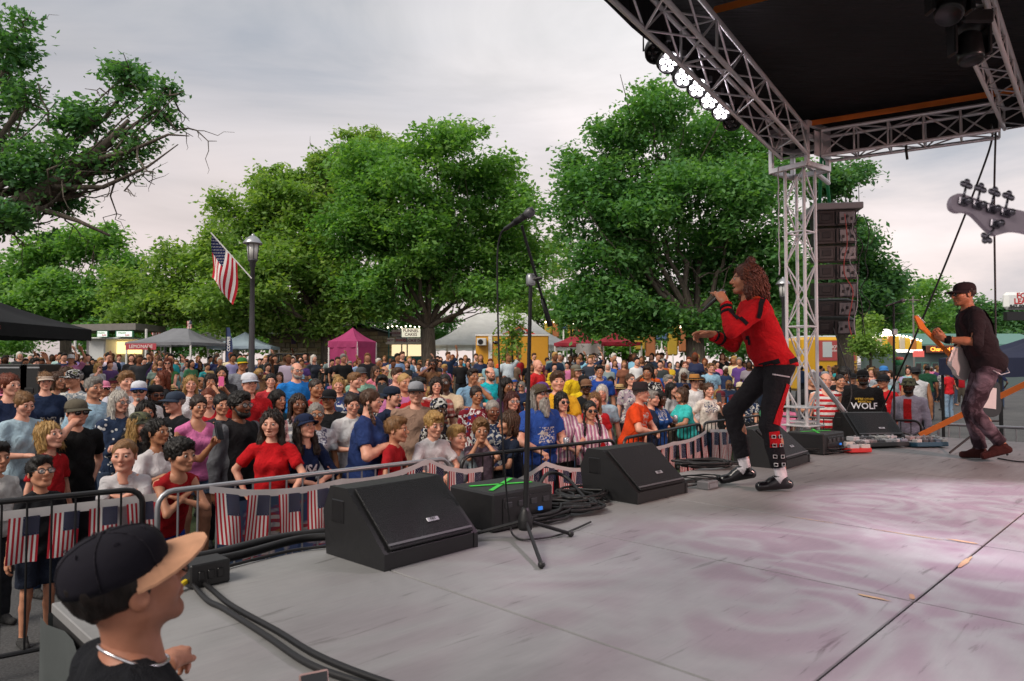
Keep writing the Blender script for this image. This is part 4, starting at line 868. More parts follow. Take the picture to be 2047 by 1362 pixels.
# FOR LEASE sign on a pole
sg = empty('lease_sign', (*at(2043, 20), 0), 0, 'white and red lease sign on a pole at the right edge', 'sign'); zc = zat(602, 20); xs = at(2043, 20)[0]
MB().box((xs, 20, zc), (1.0, .22, .50), None, .09).build('sign_box', plain('sign_white', (.72, .74, .74), .45), sg, w=True); MB().box((xs + .1, 20, zat(632, 20)), (1.1, .16, .24)).build('lower_panel', MATS['black_plastic'], sg, w=True)
for tx, dz, s_, mt in (('FOR', .14, .21, 'letter_red'), ('LEASE', -.02, .21, 'letter_red'), ('847-902-5550', -.165, .14, 'sign_dark')): put_text(tx, s_, wall_matrix((xs, 19.885, zc + dz), (1, 0, 0)), 'lettering', MATS[mt], sg, bold=.008, w=True)
strut('pole', (xs + .3, 20.1, 0), (xs + .3, 20.1, zc), .09, MATS['black_metal'], sg)
up_ = empty('utility_pole', (*at(1827, 48), 0), 0, 'thin utility pole rising beyond the snack stand', 'pole'); strut('pole', (*at(1827, 48), 0), (*at(1827, 48), zat(592, 48)), .06, plain('pole_grey', (.18, .16, .15), .8), up_); strut('cross_arm', (at(1815, 48)[0], 48, zat(600, 48)), (at(1839, 48)[0], 48, zat(600, 48)), .04, MATS['pole_grey'], up_)

# ================================================================ street lamps and flags
t = NT('flag_print'); uv = t.n('ShaderNodeUVMap'); sp_ = t.n('ShaderNodeSeparateXYZ'); t.l(uv, 0, sp_, 0)
f1 = t.math('FRACT', (t.math('MULTIPLY', (sp_, 1), 6.5), 0)); s1 = t.math('LESS_THAN', (f1, 0), .5)      # 13 stripes
stripes = t.mix((.76, .74, .72), (.45, .020, .035), (s1, 0))
cu = t.math('LESS_THAN', (sp_, 0), .42); cvv = t.math('GREATER_THAN', (sp_, 1), .4615); canton = t.math('MULTIPLY', (cu, 0), (cvv, 0))
gx = t.math('MULTIPLY', (sp_, 0), 6 / .42); gy = t.math('MULTIPLY', (t.math('SUBTRACT', (sp_, 1), .4615), 0), 5 / .5385)
row = t.math('FLOOR', (t.math('MULTIPLY', (gy, 0), 2), 0)); sh_ = t.math('MULTIPLY', (t.math('MODULO', (row, 0), 2), 0), .5)
ax = t.math('SUBTRACT', (t.math('FRACT', (t.math('ADD', (gx, 0), (sh_, 0)), 0)), 0), .5); ay = t.math('SUBTRACT', (t.math('FRACT', (t.math('MULTIPLY', (gy, 0), 2), 0)), 0), .5)
dd = t.math('ADD', (t.math('MULTIPLY', (ax, 0), (ax, 0)), 0), (t.math('MULTIPLY', (t.math('MULTIPLY', (ay, 0), (ay, 0)), 0), .33), 0)); star = t.math('LESS_THAN', (dd, 0), .015)
blue = t.mix((.010, .014, .060), (.70, .69, .68), (star, 0)); fin = t.mix((stripes, 2), (blue, 2), (canton, 0)); t.col((fin, 2)).set(.8, 0, .2)
FLAG = MATS['flag_print']
def flag_on_pole(parent, base, tip, w, drop):
    """flag hung from a slanting staff: hoist along the staff"""
    base = Vector(base); tip = Vector(tip); strut('flag_staff', base, tip, .014, WP, parent)
    a = tip * .97 + base * .03; b = tip * .35 + base * .65
    m = MB(); vs = lambda u, v: a + (b - a) * (1 - v) + Vector((.06 * math.sin(5 * v + 4 * u) * u, .10 * math.sin(7 * (1 - v) + 2 * u) * u, -drop * u)) + (a - b) * (.10 * u)
    m.sheet(vs, 14, 12); o = m.build('flag', FLAG, parent, True, w=True); return o
def street_lamp(px, d, top_py, label, lit, flag=None):
    x, y = at(px, d); z0 = gz(x, y); zt = zat(top_py, d); H = zt - z0; r_ = empty('street_lamp', (x, y, z0), 0, label, 'street lamp', 'street lamps')
    m = MB(); m.lathe([(.15, 0), (.15, .12), (.10, .22), (.085, .7), (.075, .8), (.055, H * .6), (.045, H - .72), (.065, H - .70), (.065, H - .62), (.10, H - .58), (.10, H - .55)], 14); m.build('post', plain('lamp_iron', (.055, .055, .060), .45, metal=.3, nz=.2), r_, True)
    gl = plain('lamp_glass_lit', (.8, .78, .7), .2, emit=(1, .88, .66), es=2.2) if lit else plain('lamp_glass', (.55, .55, .53), .15)
    m = MB(); m.lathe([(.095, H - .55), (.125, H - .22)], 14); m.build('lantern_glass', gl, r_, True)
    for k in range(6):
        a = k * math.pi / 3; strut('lantern_rib', (x + .098 * math.cos(a), y + .098 * math.sin(a), z0 + H - .55), (x + .13 * math.cos(a), y + .13 * math.sin(a), z0 + H - .21), .009, MATS['lamp_iron'], r_)
    m = MB(); m.lathe([(.20, H - .225), (.20, H - .20), (.14, H - .12), (.07, H - .06), (.03, H - .045), (.035, H - .02), (.00001, H)], 14); m.build('lantern_cap', MATS['galvanised'], r_, True)
    if flag:
        f0 = Vector((x, y - .05, zat(flag[0], d))); f1 = unproj(flag[1], flag[2], d - .3); flag_on_pole(r_, f0, f1, 1, flag[3])
    return r_
street_lamp(503, 15.0, 466, 'nearest black street lamp with a flag, standing in the crowd', False, (557, 418, 464, .95))
street_lamp(1142, 34, 607, 'lit street lamp beside the red canopy, flag hanging on its right', True, (640, 1154, 616, 1.0))
street_lamp(330, 34, 612, 'lit street lamp behind the grey canopy, flag on its left', True, (650, 300, 622, 1.1))
street_lamp(1567, 20, 553, 'dark street lamp between the singer and the truss tower', False)
sf = empty('small_flag', (*at(378, 27), zat(662, 27)), 0, 'small flag on a stick above the grey canopy', 'flag'); strut('stick', (*at(376, 27), zat(660, 27)), (*at(379, 27), zat(640, 27)), .012, WP, sf)
MB().sheet(lambda u, v: unproj(373 + 9 * v, 642 + 15 * u, 27 - .02 * math.sin(6 * u)), 8, 6).build('flag_cloth', FLAG, sf, True, w=True)
print('setting', round(time.time() - T0, 1))
# ================================================================ things on the stage
BP, BM, BC = MATS['black_plastic'], MATS['black_metal'], MATS['black_cable']
def monitor(b, a, rot, label, w=.62, group='stage monitor wedges'):
    """floor wedge: local +X along width, grille facing -Y and up"""
    root = empty('stage_monitor', st(b, a), ST_ROT + rot, label, 'loudspeaker', group)
    dp, ht = .50, .34
    prof = [(-dp / 2, .0), (-dp / 2, .075), (-.02 + .07, ht), (dp / 2 - .06, ht), (dp / 2, ht * .62), (dp / 2 - .03, .0)]      # (y, z)
    M = Matrix(((0, 0, 1), (1, 0, 0), (0, 1, 0)))
    ed = .028
    for s in (-1, 1):                                     # moulded side cheeks with a carry handle recess
        m = MB(); m.prism(prof, ed, M, (s * (w / 2) - (ed if s > 0 else 0), 0, 0)); ch = m.build('side_cheek', BP, root)
        m = MB(); m.box((s * (w / 2 - .0) , dp / 2 - .13, ht * .66), (.012, .10, .11), None, .004); m.build('handle_recess', MATS['black_paint'], ch)
    ins = [(y * .985, z * .985 + .003) for y, z in prof]
    m = MB(); m.prism(ins, w - 2 * ed, M, (-w / 2 + ed, 0, 0)); m.build('cabinet', BP, root)
    # grille: a sheet a little proud of the sloped front
    p0 = Vector((0, -dp / 2 + .004, .085)); p1 = Vector((0, .038, ht - .008)); n = Vector((0, -(p1 - p0).z, (p1 - p0).y)).normalized()
    m = MB(); m.box((p0 + p1) / 2 + n * .006, (w - 2 * ed - .012, (p1 - p0).length, .012), Matrix((Vector((1, 0, 0)), (p1 - p0).normalized(), n)).transposed(), .003); g = m.build('grille', MATS['grille'], root)
    c = p0 + (p1 - p0) * .30 + n * .015 + Vector((w * .10, 0, 0)); MM = Matrix((Vector((1, 0, 0)), (p1 - p0).normalized(), n)).transposed()
    m = MB(); m.box(c, (.075, .024, .004), MM, .001); bd = m.build('badge', plain('badge_silver', (.5, .5, .54), .35, metal=.6), g)
    W4 = MM.to_4x4(); W4.translation = c + n * .003; put_text('FBT', .022, W4, 'lettering', MATS['black_paint'], bd, ext=.0005)
    m = MB(); m.box(p0 + (p1 - p0) * .06 + n * .014, (w - 2 * ed - .012, .012, .006), MM); m.build('lower_trim', plain('trim_grey', (.10, .10, .11), .5), root)
    return root
monitor(2.215, 2.96, R(2), 'black wedge monitor nearest the camera at the stage edge', .60)
monitor(4.33, 3.00, R(-1), 'black wedge monitor right of the cable heap, beside the singer', .62)
monitor(6.55, 2.98, R(4), 'black wedge monitor behind the singer\'s legs', .66)
monitor(9.30, 3.00, R(-38), 'grey-lit wedge monitor behind the guitar pedals', .62)
def amp_box(b, a, rot, label):
    r_ = empty('amplifier_case', st(b, a), ST_ROT + rot, label, 'amplifier case', 'amplifier cases with green tape'); m = MB(); m.box((0, 0, .11), (.48, .40, .22), None, .012); m.build('case', BP, r_)
    m = MB(); m.box((.02, -.202, .11), (.38, .008, .15), None, .003); pn = m.build('front_panel', MATS['black_paint'], r_)
    for k in range(4): m = MB(); m.box((-.13 + .10 * k, -.209, .145), (.05, .01, .035), None, .004); m.build('socket', plain('socket_grey', (.06, .06, .065), .4, metal=.5), pn)
    m = MB(); m.box((.12, -.210, .095), (.03, .012, .02)); m.build('blue_plug', plain('plug_blue', (.02, .15, .7), .4, emit=(.05, .3, 1), es=.25), pn)
    for an, l in ((R(33), .45), (R(-20), .40)): m = MB(); m.box((0, 0, .2225 + (.002 if l < .5 else 0)), (l, .028, .002), Matrix.Rotation(an, 3, 'Z')); m.build('green_tape', MATS['green_tape'], r_)
    return r_
amp_box(3.02, 3.05, R(-3), 'black amplifier case with green tape cross beside the nearest monitor'); amp_box(7.72, 3.02, R(-4), 'black amplifier case with green tape at the foot of the truss tower')
# ---- cables
def cable(pts, r, label, mat=BC, n=40, group=None):
    P = [Vector(p) for p in pts]; out = []
    for i in range(len(P) - 1):
        p0, p1, p2, p3 = P[max(i - 1, 0)], P[i], P[i + 1], P[min(i + 2, len(P) - 1)]
        k = 7 if len(P) > 5 else 14
        for j in range(k):
            u = j / k; out.append(.5 * ((2 * p1) + (p2 - p0) * u + (2 * p0 - 5 * p1 + 4 * p2 - p3) * u * u + (3 * p1 - p0 - 3 * p2 + p3) * u ** 3))
    out.append(P[-1]); o = MB().tube(out, r, 6).build('cable', mat, None, True); return tag(o, label, 'cable', group)
def fl(px, py, z=.012):
    d = (HG - DECK) * FPX / (py - YH); return unproj(px, py, d) + Vector((0, 0, z))
def pile(c, rx, ry, rot, turns, label, r=.011, seed=1, mat=BC):
    rng = random.Random(seed); pts = []; n = turns * 9
    for i in range(n):
        a = 2 * math.pi * i / 9 + rng.uniform(-.2, .2); k = rng.uniform(.62, 1.1); v = Vector((rx * k * math.cos(a) + rng.uniform(-.05, .05), ry * k * math.sin(a) + rng.uniform(-.04, .04), .012 + .055 * i / n + rng.uniform(0, .012)))
        pts.append(Matrix.Rotation(rot, 3, 'Z') @ v + Vector(c))
    return cable(pts, r, label, mat)
pile(fl(1130, 1020, 0), .24, .17, .3, 11, 'heap of coiled black cable between the two nearest monitors', seed=2); pile(fl(1070, 1035, 0), .30, .16, .9, 6, 'loose black cable loops in front of the amplifier case', .009, 3); pile(fl(1160, 1000, 0), .16, .22, .1, 6, 'black cable coil close against the second monitor', .009, 8)
pile(fl(1020, 1015, .0), .12, .1, 0, 3, 'short grey cable curled under the amplifier case', .007, 4, MATS['grey_cable'])
pile(fl(1405, 935, 0), .26, .15, .2, 8, 'flat coil of black cable behind the singer\'s shoes', .010, 5); pile(fl(1395, 968, 0), .24, .13, .5, 4, 'thin black cable looping beside the second monitor', .006, 6)
pile(fl(1640, 905, 0), .3, .2, .1, 4, 'thin black cable loops at the foot of the truss tower', .007, 7)
cable([fl(395, 1155, .02), fl(430, 1180), fl(470, 1212), fl(560, 1262), fl(640, 1310), fl(760, 1358), fl(900, 1400)], .011, 'upper of two black cables crossing the bare deck'); cable([fl(385, 1165, .02), fl(420, 1200), fl(455, 1218), fl(540, 1272), fl(620, 1325), fl(720, 1362), fl(880, 1410)], .011, 'lower of two black cables crossing the bare deck')
cable([fl(430, 1142), fl(520, 1118), fl(600, 1100), fl(700, 1090)], .008, 'thin black cable leading to the nearest monitor'); cable([fl(330, 1125), fl(430, 1110), fl(560, 1078), fl(680, 1062), fl(800, 1040), fl(900, 1040)], .026, 'thick black cable along the front edge of the deck'); cable([fl(380, 1130), fl(480, 1112), fl(600, 1080), fl(690, 1072), fl(800, 1060), fl(940, 1045)], .022, 'second thick black cable along the front edge of the deck')
cable([fl(1075, 1010, .12), fl(1095, 990, .16), fl(1130, 985, .12), fl(1170, 1000, .02), fl(1195, 1010)], .014, 'stiff black cable arching out of the amplifier case')
cable([fl(1600, 905), fl(1625, 890, .05), fl(1660, 885), fl(1690, 890)], .008, 'black cable running from the tower to the pedals'); cable([fl(1990, 918), fl(2047, 925), fl(2120, 915)], .008, 'black cable behind the guitarist\'s shoes')
db = empty('stage_box', fl(415, 1160, 0), ST_ROT, 'small black stage box beside the deck cables', 'stage box'); MB().box((0, 0, .05), (.17, .13, .10), None, .006).build('case', BP, db)
for k in range(3): MB().box((-.04 + .04 * k, -.068, .05), (.026, .008, .04), None, .003).build('socket', MATS['black_paint'], db)
MB().tube([(-.09, -.03, .03), (-.14, -.06, .02)], .012, 8).build('yellow_plug', plain('plug_yellow', (.7, .5, .02), .5), db)
di = empty('stage_box', fl(1412, 975, 0), ST_ROT, 'small grey stage box among cables behind the singer', 'stage box'); MB().box((0, 0, .03), (.15, .10, .06), None, .006).build('case', plain('box_grey', (.16, .16, .17), .5), di); MB().box((0, -.052, .03), (.12, .006, .03)).build('socket_strip', MATS['galvanised'], di)
# ---- microphone stand in the middle
def mic(parent, tail, head, w=True):
    tail = Vector(tail); head = Vector(head); d = (head - tail).normalized(); Mx = d.to_track_quat('Z', 'Y').to_matrix(); L = (head - tail).length
    m = MB(); m.lathe([(.010, 0), (.011, .01), (.0125, L * .3), (.016, L - .055), (.019, L - .05)], 12, Mx, tail); m.build('microphone_body', MATS['black_paint'], parent, True, w=w)
    m = MB(); m.lathe([(.019, L - .05), (.025, L - .038), (.0265, L - .02), (.024, L - .006), (.014, L + .004), (.00001, L + .006)], 14, Mx, tail); m.build('microphone_grille', plain('mic_mesh', (.13, .13, .14), .45, metal=.6, nz=.4, scale=400), parent, True, w=w)
D1 = 3.87; base = unproj(1050, 1070, D1); base.z = DECK
ms = empty('microphone_stand', base, 0, 'black tripod microphone stand with boom, centre of the picture', 'microphone stand', 'microphone stands')
bx_, by_ = base.x, base.y; top = unproj(1061, 560, D1); top = Vector((top.x, top.y, top.z))
strut('pole', (bx_, by_, DECK + .08), (top.x, top.y, top.z), .0105, BM, ms); strut('lower_pole', (bx_, by_, DECK + .06), (bx_ + (top.x - bx_) * .5, by_, DECK + .75), .0145, BM, ms)
for px, py in ((1082, 1133), (1140, 1071), (935, 1075)):
    e = fl(px, py, .018); strut('leg', (bx_, by_, DECK + .10), e, .010, BM, ms); MB().sphere(e, (.018, .018, .018), 10, 6).build('rubber_foot', BP, ms, True, w=True)
m = MB(); m.lathe([(.035, DECK + .05), (.042, DECK + .07), (.042, DECK + .11), (.026, DECK + .15), (.018, DECK + .17)], 12, None, (bx_, by_, 0)); m.build('tripod_hub', BP, ms, True, w=True)
b0 = unproj(1043, 450, D1 - .02); b1 = unproj(1100, 652, D1 + .12); strut('boom', b0, b1, .008, BM, ms); m = MB(); k0 = b0 + (b1 - b0) * .72; m.tube([k0, b1], [.013, .016], 10); m.build('counterweight', BP, ms, True, w=True)
MB().lathe([(.022, -.03), (.026, -.02), (.026, .02), (.018, .035)], 12, None, top).build('clutch', MATS['galvanised'], ms, True, w=True); strut('clutch_knob', top + Vector((.0, -.01, .0)), top + Vector((.06, -.03, .01)), .009, BP, ms)
mt, mh = unproj(1008, 458, D1 - .03), unproj(1066, 419, D1 - .10); mic(ms, mt, mh); MB().lathe([(.017, -.035), (.019, .035)], 10, (mh - mt).to_track_quat('Z', 'Y').to_matrix(), mt + (mh - mt) * .55).build('mic_clip', BP, ms, True, w=True)
cable([mt, unproj(1000, 470, D1), unproj(994, 520, D1 + .02), unproj(997, 700, D1), unproj(1005, 880, D1 - .05), unproj(1018, 1035, D1 + .05), fl(1030, 1075), fl(1060, 1080), fl(1120, 1070), fl(1180, 1045)], .0055, 'thin cable hanging from the middle microphone')
# ---- second stand by the pedals with a green bottle-shaped microphone holder
D2 = 9.0; q = unproj(1785, 878, D2); q.z = DECK; ms2 = empty('microphone_stand', q, 0, 'tall black microphone stand in front of the guitarist', 'microphone stand', 'microphone stands')
strut('pole', q, unproj(1788, 610, D2), .014, BM, ms2)
for dx, dy in ((.3, -.05), (-.22, .2), (-.1, -.28)): strut('leg', q + Vector((0, 0, .1)), q + Vector((dx, dy, .012)), .011, BM, ms2)
mic(ms2, unproj(1772, 612, D2), unproj(1810, 600, D2)); MB().lathe([(.03, 0), (.04, .02), (.04, .06), (.03, .08)], 12, None, q + Vector((0, 0, .03))).build('tripod_hub', BP, ms2, True, w=True); MB().box(unproj(1789, 664, D2), (.06, .05, .08), None, .01).build('clutch', MATS['galvanised'], ms2, w=True)
gm = unproj(1798, 752, D2); m = MB(); m.lathe([(.05, 0), (.056, .02), (.054, .04), (.058, .06), (.054, .08), (.058, .10), (.055, .14)], 14, None, gm); hb_ = m.build('ribbed_holder', plain('holder_green', (.03, .09, .06), .4), ms2, True, w=True)
MB().lathe([(.050, .14), (.052, .20), (.048, .205)], 14, None, gm).build('green_cup', plain('cup_green', (.03, .22, .09), .5), ms2, True, w=True); MB().lathe([(.046, .205), (.046, .24), (.00001, .245)], 14, None, gm).build('red_top', plain('cup_red', (.55, .12, .10), .5), ms2, True, w=True); strut('holder_arm', gm + Vector((-.01, 0, .07)), unproj(1789, 740, D2), .01, BM, ms2)
# ---- pedals
def pedalboard(px, py, w, d_, rot, label, col, n, lit):
    c = fl(px, py, 0); r_ = empty('effects_pedalboard', c, ST_ROT + rot, label, 'pedalboard', 'effects pedalboards'); MB().box((0, 0, .03), (w, d_, .05), Matrix.Rotation(R(-6), 3, 'X'), .008).build('board', plain('pedal_' + col, {'black': (.03, .03, .033), 'red': (.55, .02, .02), 'blue': (.03, .09, .14)}[col], .4), r_)
    rng = random.Random(n * 7)
    for i in range(n):
        for j in range(2):
            x = -w / 2 + w * (i + .5) / n; y = (-.25 + .5 * j) * d_; cl = rng.choice([(.5, .5, .52), (.1, .1, .11), (.4, .3, .3), (.25, .28, .35), (.6, .58, .55)])
            pd = MB().box((x, y, .072 + .02 * j), (w / n * .8, d_ * .40, .05), None, .006).build('pedal', MATS['shiny'], r_, color=cl)
            MB().lathe([(.012, 0), (.012, .016), (.00001, .018)], 8, None, (x, y - d_ * .1, .097 + .02 * j)).build('foot_switch', MATS['galvanised'], pd)
    return r_
pedalboard(1750, 893, .62, .30, R(-30), 'black pedalboard crowded with silver effects pedals', 'black', 6, True); pedalboard(1710, 905, .26, .14, R(-36), 'bright red foot pedal in front of the pedalboard', 'red', 2, False); pedalboard(1848, 893, .40, .22, R(-36), 'blue tray of small pedals beside the microphone stand', 'blue', 5, False); pedalboard(1722, 882, .36, .22, R(-30), 'small dark pedal row behind the main pedalboard', 'black', 4, True)
# ---- guitar on a stand behind the guitarist
def guitar_body(m, M, c, th, L=.42, W=.32):
    pts = []
    for k in range(28):
        a = 2 * math.pi * k / 28; r_ = 1 + .10 * math.cos(2 * a) - .13 * math.exp(-((abs(math.sin(a)) - 1) ** 2) / .05) * 1; x = L / 2 * math.cos(a) * (1.0 if math.cos(a) < 0 else .95); y = W / 2 * math.sin(a) * r_ * (1.12 if math.cos(a) < 0 else .94)
        if math.cos(a) > .72: x -= .05 * math.cos(a) * (1 - abs(math.sin(a)))
        pts.append((x, y))
    m.prism(pts, th, M, c)
gs = fl(1962, 905, 0); r_ = empty('guitar_stand', gs, 0, 'black tripod guitar stand behind the guitarist', 'guitar stand')
for e in ((-.42, -.1, .015), (.05, .25, .015), (.06, -.28, .015)): strut('leg', gs + Vector((0, 0, .28)), gs + Vector(e), .011, BM, r_)
strut('post', gs + Vector((0, 0, .1)), gs + Vector((0, .02, .75)), .012, BM, r_); strut('yoke', gs + Vector((-.12, -.04, .34)), gs + Vector((.14, -.04, .34)), .010, BM, r_); MB().box(gs + Vector((.0, 0, .3)), (.06, .05, .07), None, .01).build('yellow_clamp', plain('clamp_yellow', (.65, .4, .03), .5), r_, w=True)
gt_ = empty('electric_guitar', gs + Vector((.02, -.06, .38)), 0, 'black electric guitar resting on the stand behind the guitarist', 'guitar'); Mg = Matrix(((0, 1, 0), (0, 0, 1), (1, 0, 0)))
Mg = Matrix((Vector((.12, .1, .98)).normalized(), Vector((.98, .15, -.13)).normalized(), Vector((-.16, -.98, .1)).normalized())).transposed()
m = MB(); guitar_body(m, Mg, (0, 0, .22), .045, .44, .33); o = m.build('body', MATS['shiny'], gt_, color=(.012, .012, .014)); m = MB(); m.box(Mg @ Vector((.42, 0, .035)) + Vector((0, 0, .22)), (.60, .045, .025), Mg, .006); m.build('neck', plain('maple', (.42, .24, .09), .4), gt_); m = MB(); m.box(Mg @ Vector((-.02, -.01, .05)) + Vector((0, 0, .22)), (.22, .16, .006), Mg, .002); m.build('pickguard', WP, gt_)
# ---- bass headstock reaching into the picture at right
BD = 1.72; P0 = unproj(1912, 403, BD); P1 = unproj(2047, 440, BD + .02); dirb = (P1 - P0).normalized(); nb = Vector((0, -1, .1)); nb = (nb - dirb * nb.dot(dirb)).normalized(); ub = nb.cross(dirb); ub = ub if ub.z > 0 else -ub
nb = dirb.cross(ub); Mb = Matrix((dirb, ub, nb)).transposed()
bs = empty('bass_guitar', P0, 0, 'pale lilac bass guitar headstock with four tuning pegs, close at right edge', 'guitar')
def B3(x, y, z=0): return P0 + Mb @ Vector((x, y, z))
shp = [(-.012, -.004), (-.006, .014), (.012, .024), (.06, .021), (.11, .019), (.17, .022), (.24, .024), (.26, .018), (.28, -.018), (.24, -.028), (.17, -.032), (.13, -.050), (.115, -.056), (.095, -.048), (.07, -.032), (.05, -.020), (.03, -.018), (.012, -.024), (-.006, -.020)]
sm_ = []
for i in range(len(shp)):
    p_, q_, r2, s2 = [Vector(shp[(i + k) % len(shp)]) for k in (-1, 0, 1, 2)]
    for j in range(4): u = j / 4; v = .5 * ((2 * q_) + (r2 - p_) * u + (2 * p_ - 5 * q_ + 4 * r2 - s2) * u * u + (3 * q_ - p_ - 3 * r2 + s2) * u ** 3); sm_.append((v.x, v.y))
m = MB(); m.prism(sm_, .014, Mb, P0 - nb * .007); m.build('headstock', plain('bass_lilac', (.40, .33, .40), .35, nz=.06), bs, w=True)
CH = plain('chrome_dark', (.16, .15, .18), .22, metal=.8, nz=.1)
for k in range(5):
    if k < 4: x, y, sg_, off_ = .018 + .038 * k, .010, 1, 0
    else: x, y, sg_, off_ = .108, -.036, -1, 0
    m = MB(); m.box(B3(x, y - .006 * sg_, .010), (.026, .020, .008), Mb, .002); tp = m.build('tuner_plate', CH, bs, w=True)
    m = MB(); m.lathe([(.009, 0), (.009, .012), (.006, .016), (.00001, .018)], 14, Mb, B3(x + .006, y - .006 * sg_, .012)); m.build('tuner_gear', CH, tp, True)
    tilt = Vector((.10, 1, 0)).normalized() if sg_ > 0 else Vector((-.55, -1, 0)).normalized()
    c = B3(x, y + .006 * sg_, .008); e = c + Mb @ (tilt * (.034 if sg_ > 0 else .034)); m = MB(); m.tube([c, c + (e - c) * .75], .003, 8); m.build('peg_shaft', CH, tp, True)
    kx = Mb @ tilt; kM = Matrix((kx, nb, kx.cross(nb))).transposed(); m = MB()
    for off2 in (-.008, .008): m.sphere(e + kM @ Vector((-.002, 0, off2)), (.0085, .004, .0095), 10, 6, kM)
    m.sphere(e + kM @ Vector((.007, 0, 0)), (.008, .004, .008), 10, 6, kM); m.build('peg_key', CH, tp, True)
m = MB(); m.box(B3(.55, 0, 0), (.60, .046, .022), Mb, .006); m.build('neck', MATS['maple'], bs, w=True); m = MB(); guitar_body(m, Mb, B3(1.02, 0, -.02), .04, .46, .34); m.build('body', MATS['bass_lilac'], bs, w=True)
# ---- phone propped on the deck, bottom edge
pc = fl(640, 1452, 0); ph = empty('smartphone', pc, R(28), 'pink rimmed smartphone propped up at the bottom edge', 'phone'); Mp = Matrix.Rotation(R(-18), 3, 'X'); MB().box(Mp @ Vector((0, 0, .07)), (.076, .009, .15), Mp, .004).build('body', plain('phone_pink', (.55, .36, .33), .3), ph); MB().box(Mp @ Vector((0, -.0055, .07)), (.068, .002, .142), Mp).build('screen', MATS['phone_glass'], ph)
# ================================================================ hung loudspeakers (line array)
la = unproj(1668, 420, 9.45); LA = Vector((la.x, la.y, 0)); zt = zat(418, 9.3); arr = Vector((.20, .98, 0)).normalized()
bump_ = empty('speaker_frame', LA + Vector((0, 0, zt)), 0, 'grey rigging frame holding the stack of hanging loudspeakers', 'rigging frame'); MB().box(LA + Vector((.02, .1, zt + .03)), (.62, .75, .085), Matrix.Rotation(R(-10), 3, 'Z'), .008).build('frame', plain('frame_grey', (.20, .20, .21), .5), bump_, w=True)
for dx in (-.05, .09): m = MB(); m.tube([TW + Vector((.50 + dx * .3, .50, 4.62)), LA + Vector((dx - .10, .05, zt + .07))], .022, 6); m.build('green_sling', plain('sling_green', (.02, .26, .09), .7), bump_, True, w=True)
tilt = 0.0; pos = LA + Vector((0, 0, zt - .02)); yawL = R(-12)
for k in range(7):
    tilt = R((-2, 0, 2, 5, 8, 12, 16)[k]); h = .222; root = empty('line_array_speaker', pos - Vector((0, 0, h / 2)), yawL, 'hanging black loudspeaker, ' + ('topmost', 'second from the top', 'third from the top', 'middle one', 'third from the bottom', 'second from the bottom', 'lowest')[k] + ' in the array', 'loudspeaker', 'hanging line array speakers'); Mx = Matrix.Rotation(-tilt, 3, 'X') if False else Matrix.Rotation(tilt, 3, 'X')
    prof = [(-.23, -h / 2 + .012), (.24, -h / 2 + .035), (.24, h / 2 - .035), (-.23, h / 2 - .012)]      # rear is towards the stage
    m = MB(); Mq = Mx @ Matrix(((0, 0, 1), (1, 0, 0), (0, 1, 0))); m.prism(prof, .48, Mq, Mx @ Vector((-.24, 0, 0))); m.build('cabinet', BP, root)
    m = MB(); m.box(Mx @ Vector((-.135, -.236, .0)), (.18, .016, h * .62), Mx, .006); hp_ = m.build('handle_panel', MATS['black_paint'], root); m = MB(); m.box(Mx @ Vector((-.135, -.246, .01)), (.11, .012, h * .36), Mx, .01); m.build('handle_cup', plain('cup_black', (.008, .008, .009), .6, nz=0), hp_)
    m = MB(); m.box(Mx @ Vector((.125, -.236, .0)), (.19, .02, h * .70), Mx, .004); ap = m.build('amplifier_plate', plain('amp_plate', (.15, .155, .165), .4, metal=.4, nz=.3), root)
    for j in range(3): m = MB(); m.box(Mx @ Vector((.07 + .055 * j, -.25, .03 * ((j % 2) - .5))), (.032, .012, .04), Mx, .004); m.build('socket', BP, ap)
    m = MB(); m.box(Mx @ Vector((.0, -.245, 0)), (.03, .02, h * .8), Mx, .003); m.build('rigging_plate', MATS['black_metal'], root)
    pos = pos + Vector((0, 0, -h - .004)) + Vector((0, math.sin(tilt) * .16, 0))
lowz = pos.z
rng = random.Random(3)
for k in range(4):
    x0 = .02 + .07 * k; pts = []
    for j in range(9): pts.append(LA + Vector((x0 + rng.uniform(-.06, .06), -.32 - rng.uniform(0, .10), zt - .1 - j * (zt - lowz) / 8.2)))
    cable(pts, .006, ('thin red', 'grey', 'thin black', 'black')[k] + ' cable drooping down the ' + ('left', 'middle', 'right', 'far right')[k] + ' of the hanging loudspeakers', plain('red_cable', (.35, .05, .04), .5) if k == 0 else (MATS['grey_cable'] if k == 1 else BC))
strap_a = cable([LA + Vector((-.1, -.2, lowz + .05)), LA + Vector((-.02, -.5, 1.6)), unproj(1672, 850, 8.9)], .008, 'black guy rope from the hanging loudspeakers down to the stage')
cable([rp(0.1, 1.95, Z0), unproj(1985, 300, 8.0), unproj(1905, 500, 8.2), unproj(1822, 690, 8.6), unproj(1770, 800, 9.3), unproj(1735, 862, 9.8)], .011, 'black guy rope slanting down from the roof truss'); cable([rp(0.1, 1.99, Z0), unproj(1994, 400, 7.6), unproj(1992, 600, 7.6), unproj(1990, 735, 7.6)], .010, 'black rope hanging straight down from the roof truss')
cable([rp(0.1, 1.15, Z0 + .0), rp(.1, 1.15, Z0 - .14), rp(.1, 1.16, Z0 - .26)], .014, 'short black cable end dangling from the side truss')
chain = [unproj(1560, 330 + 20 * j, 8.5) + Vector((.004 * (-1) ** j, 0, 0)) for j in range(12)]; cable(chain, .008, 'grey hoist chain hanging beside the truss tower', MATS['grey_cable'])
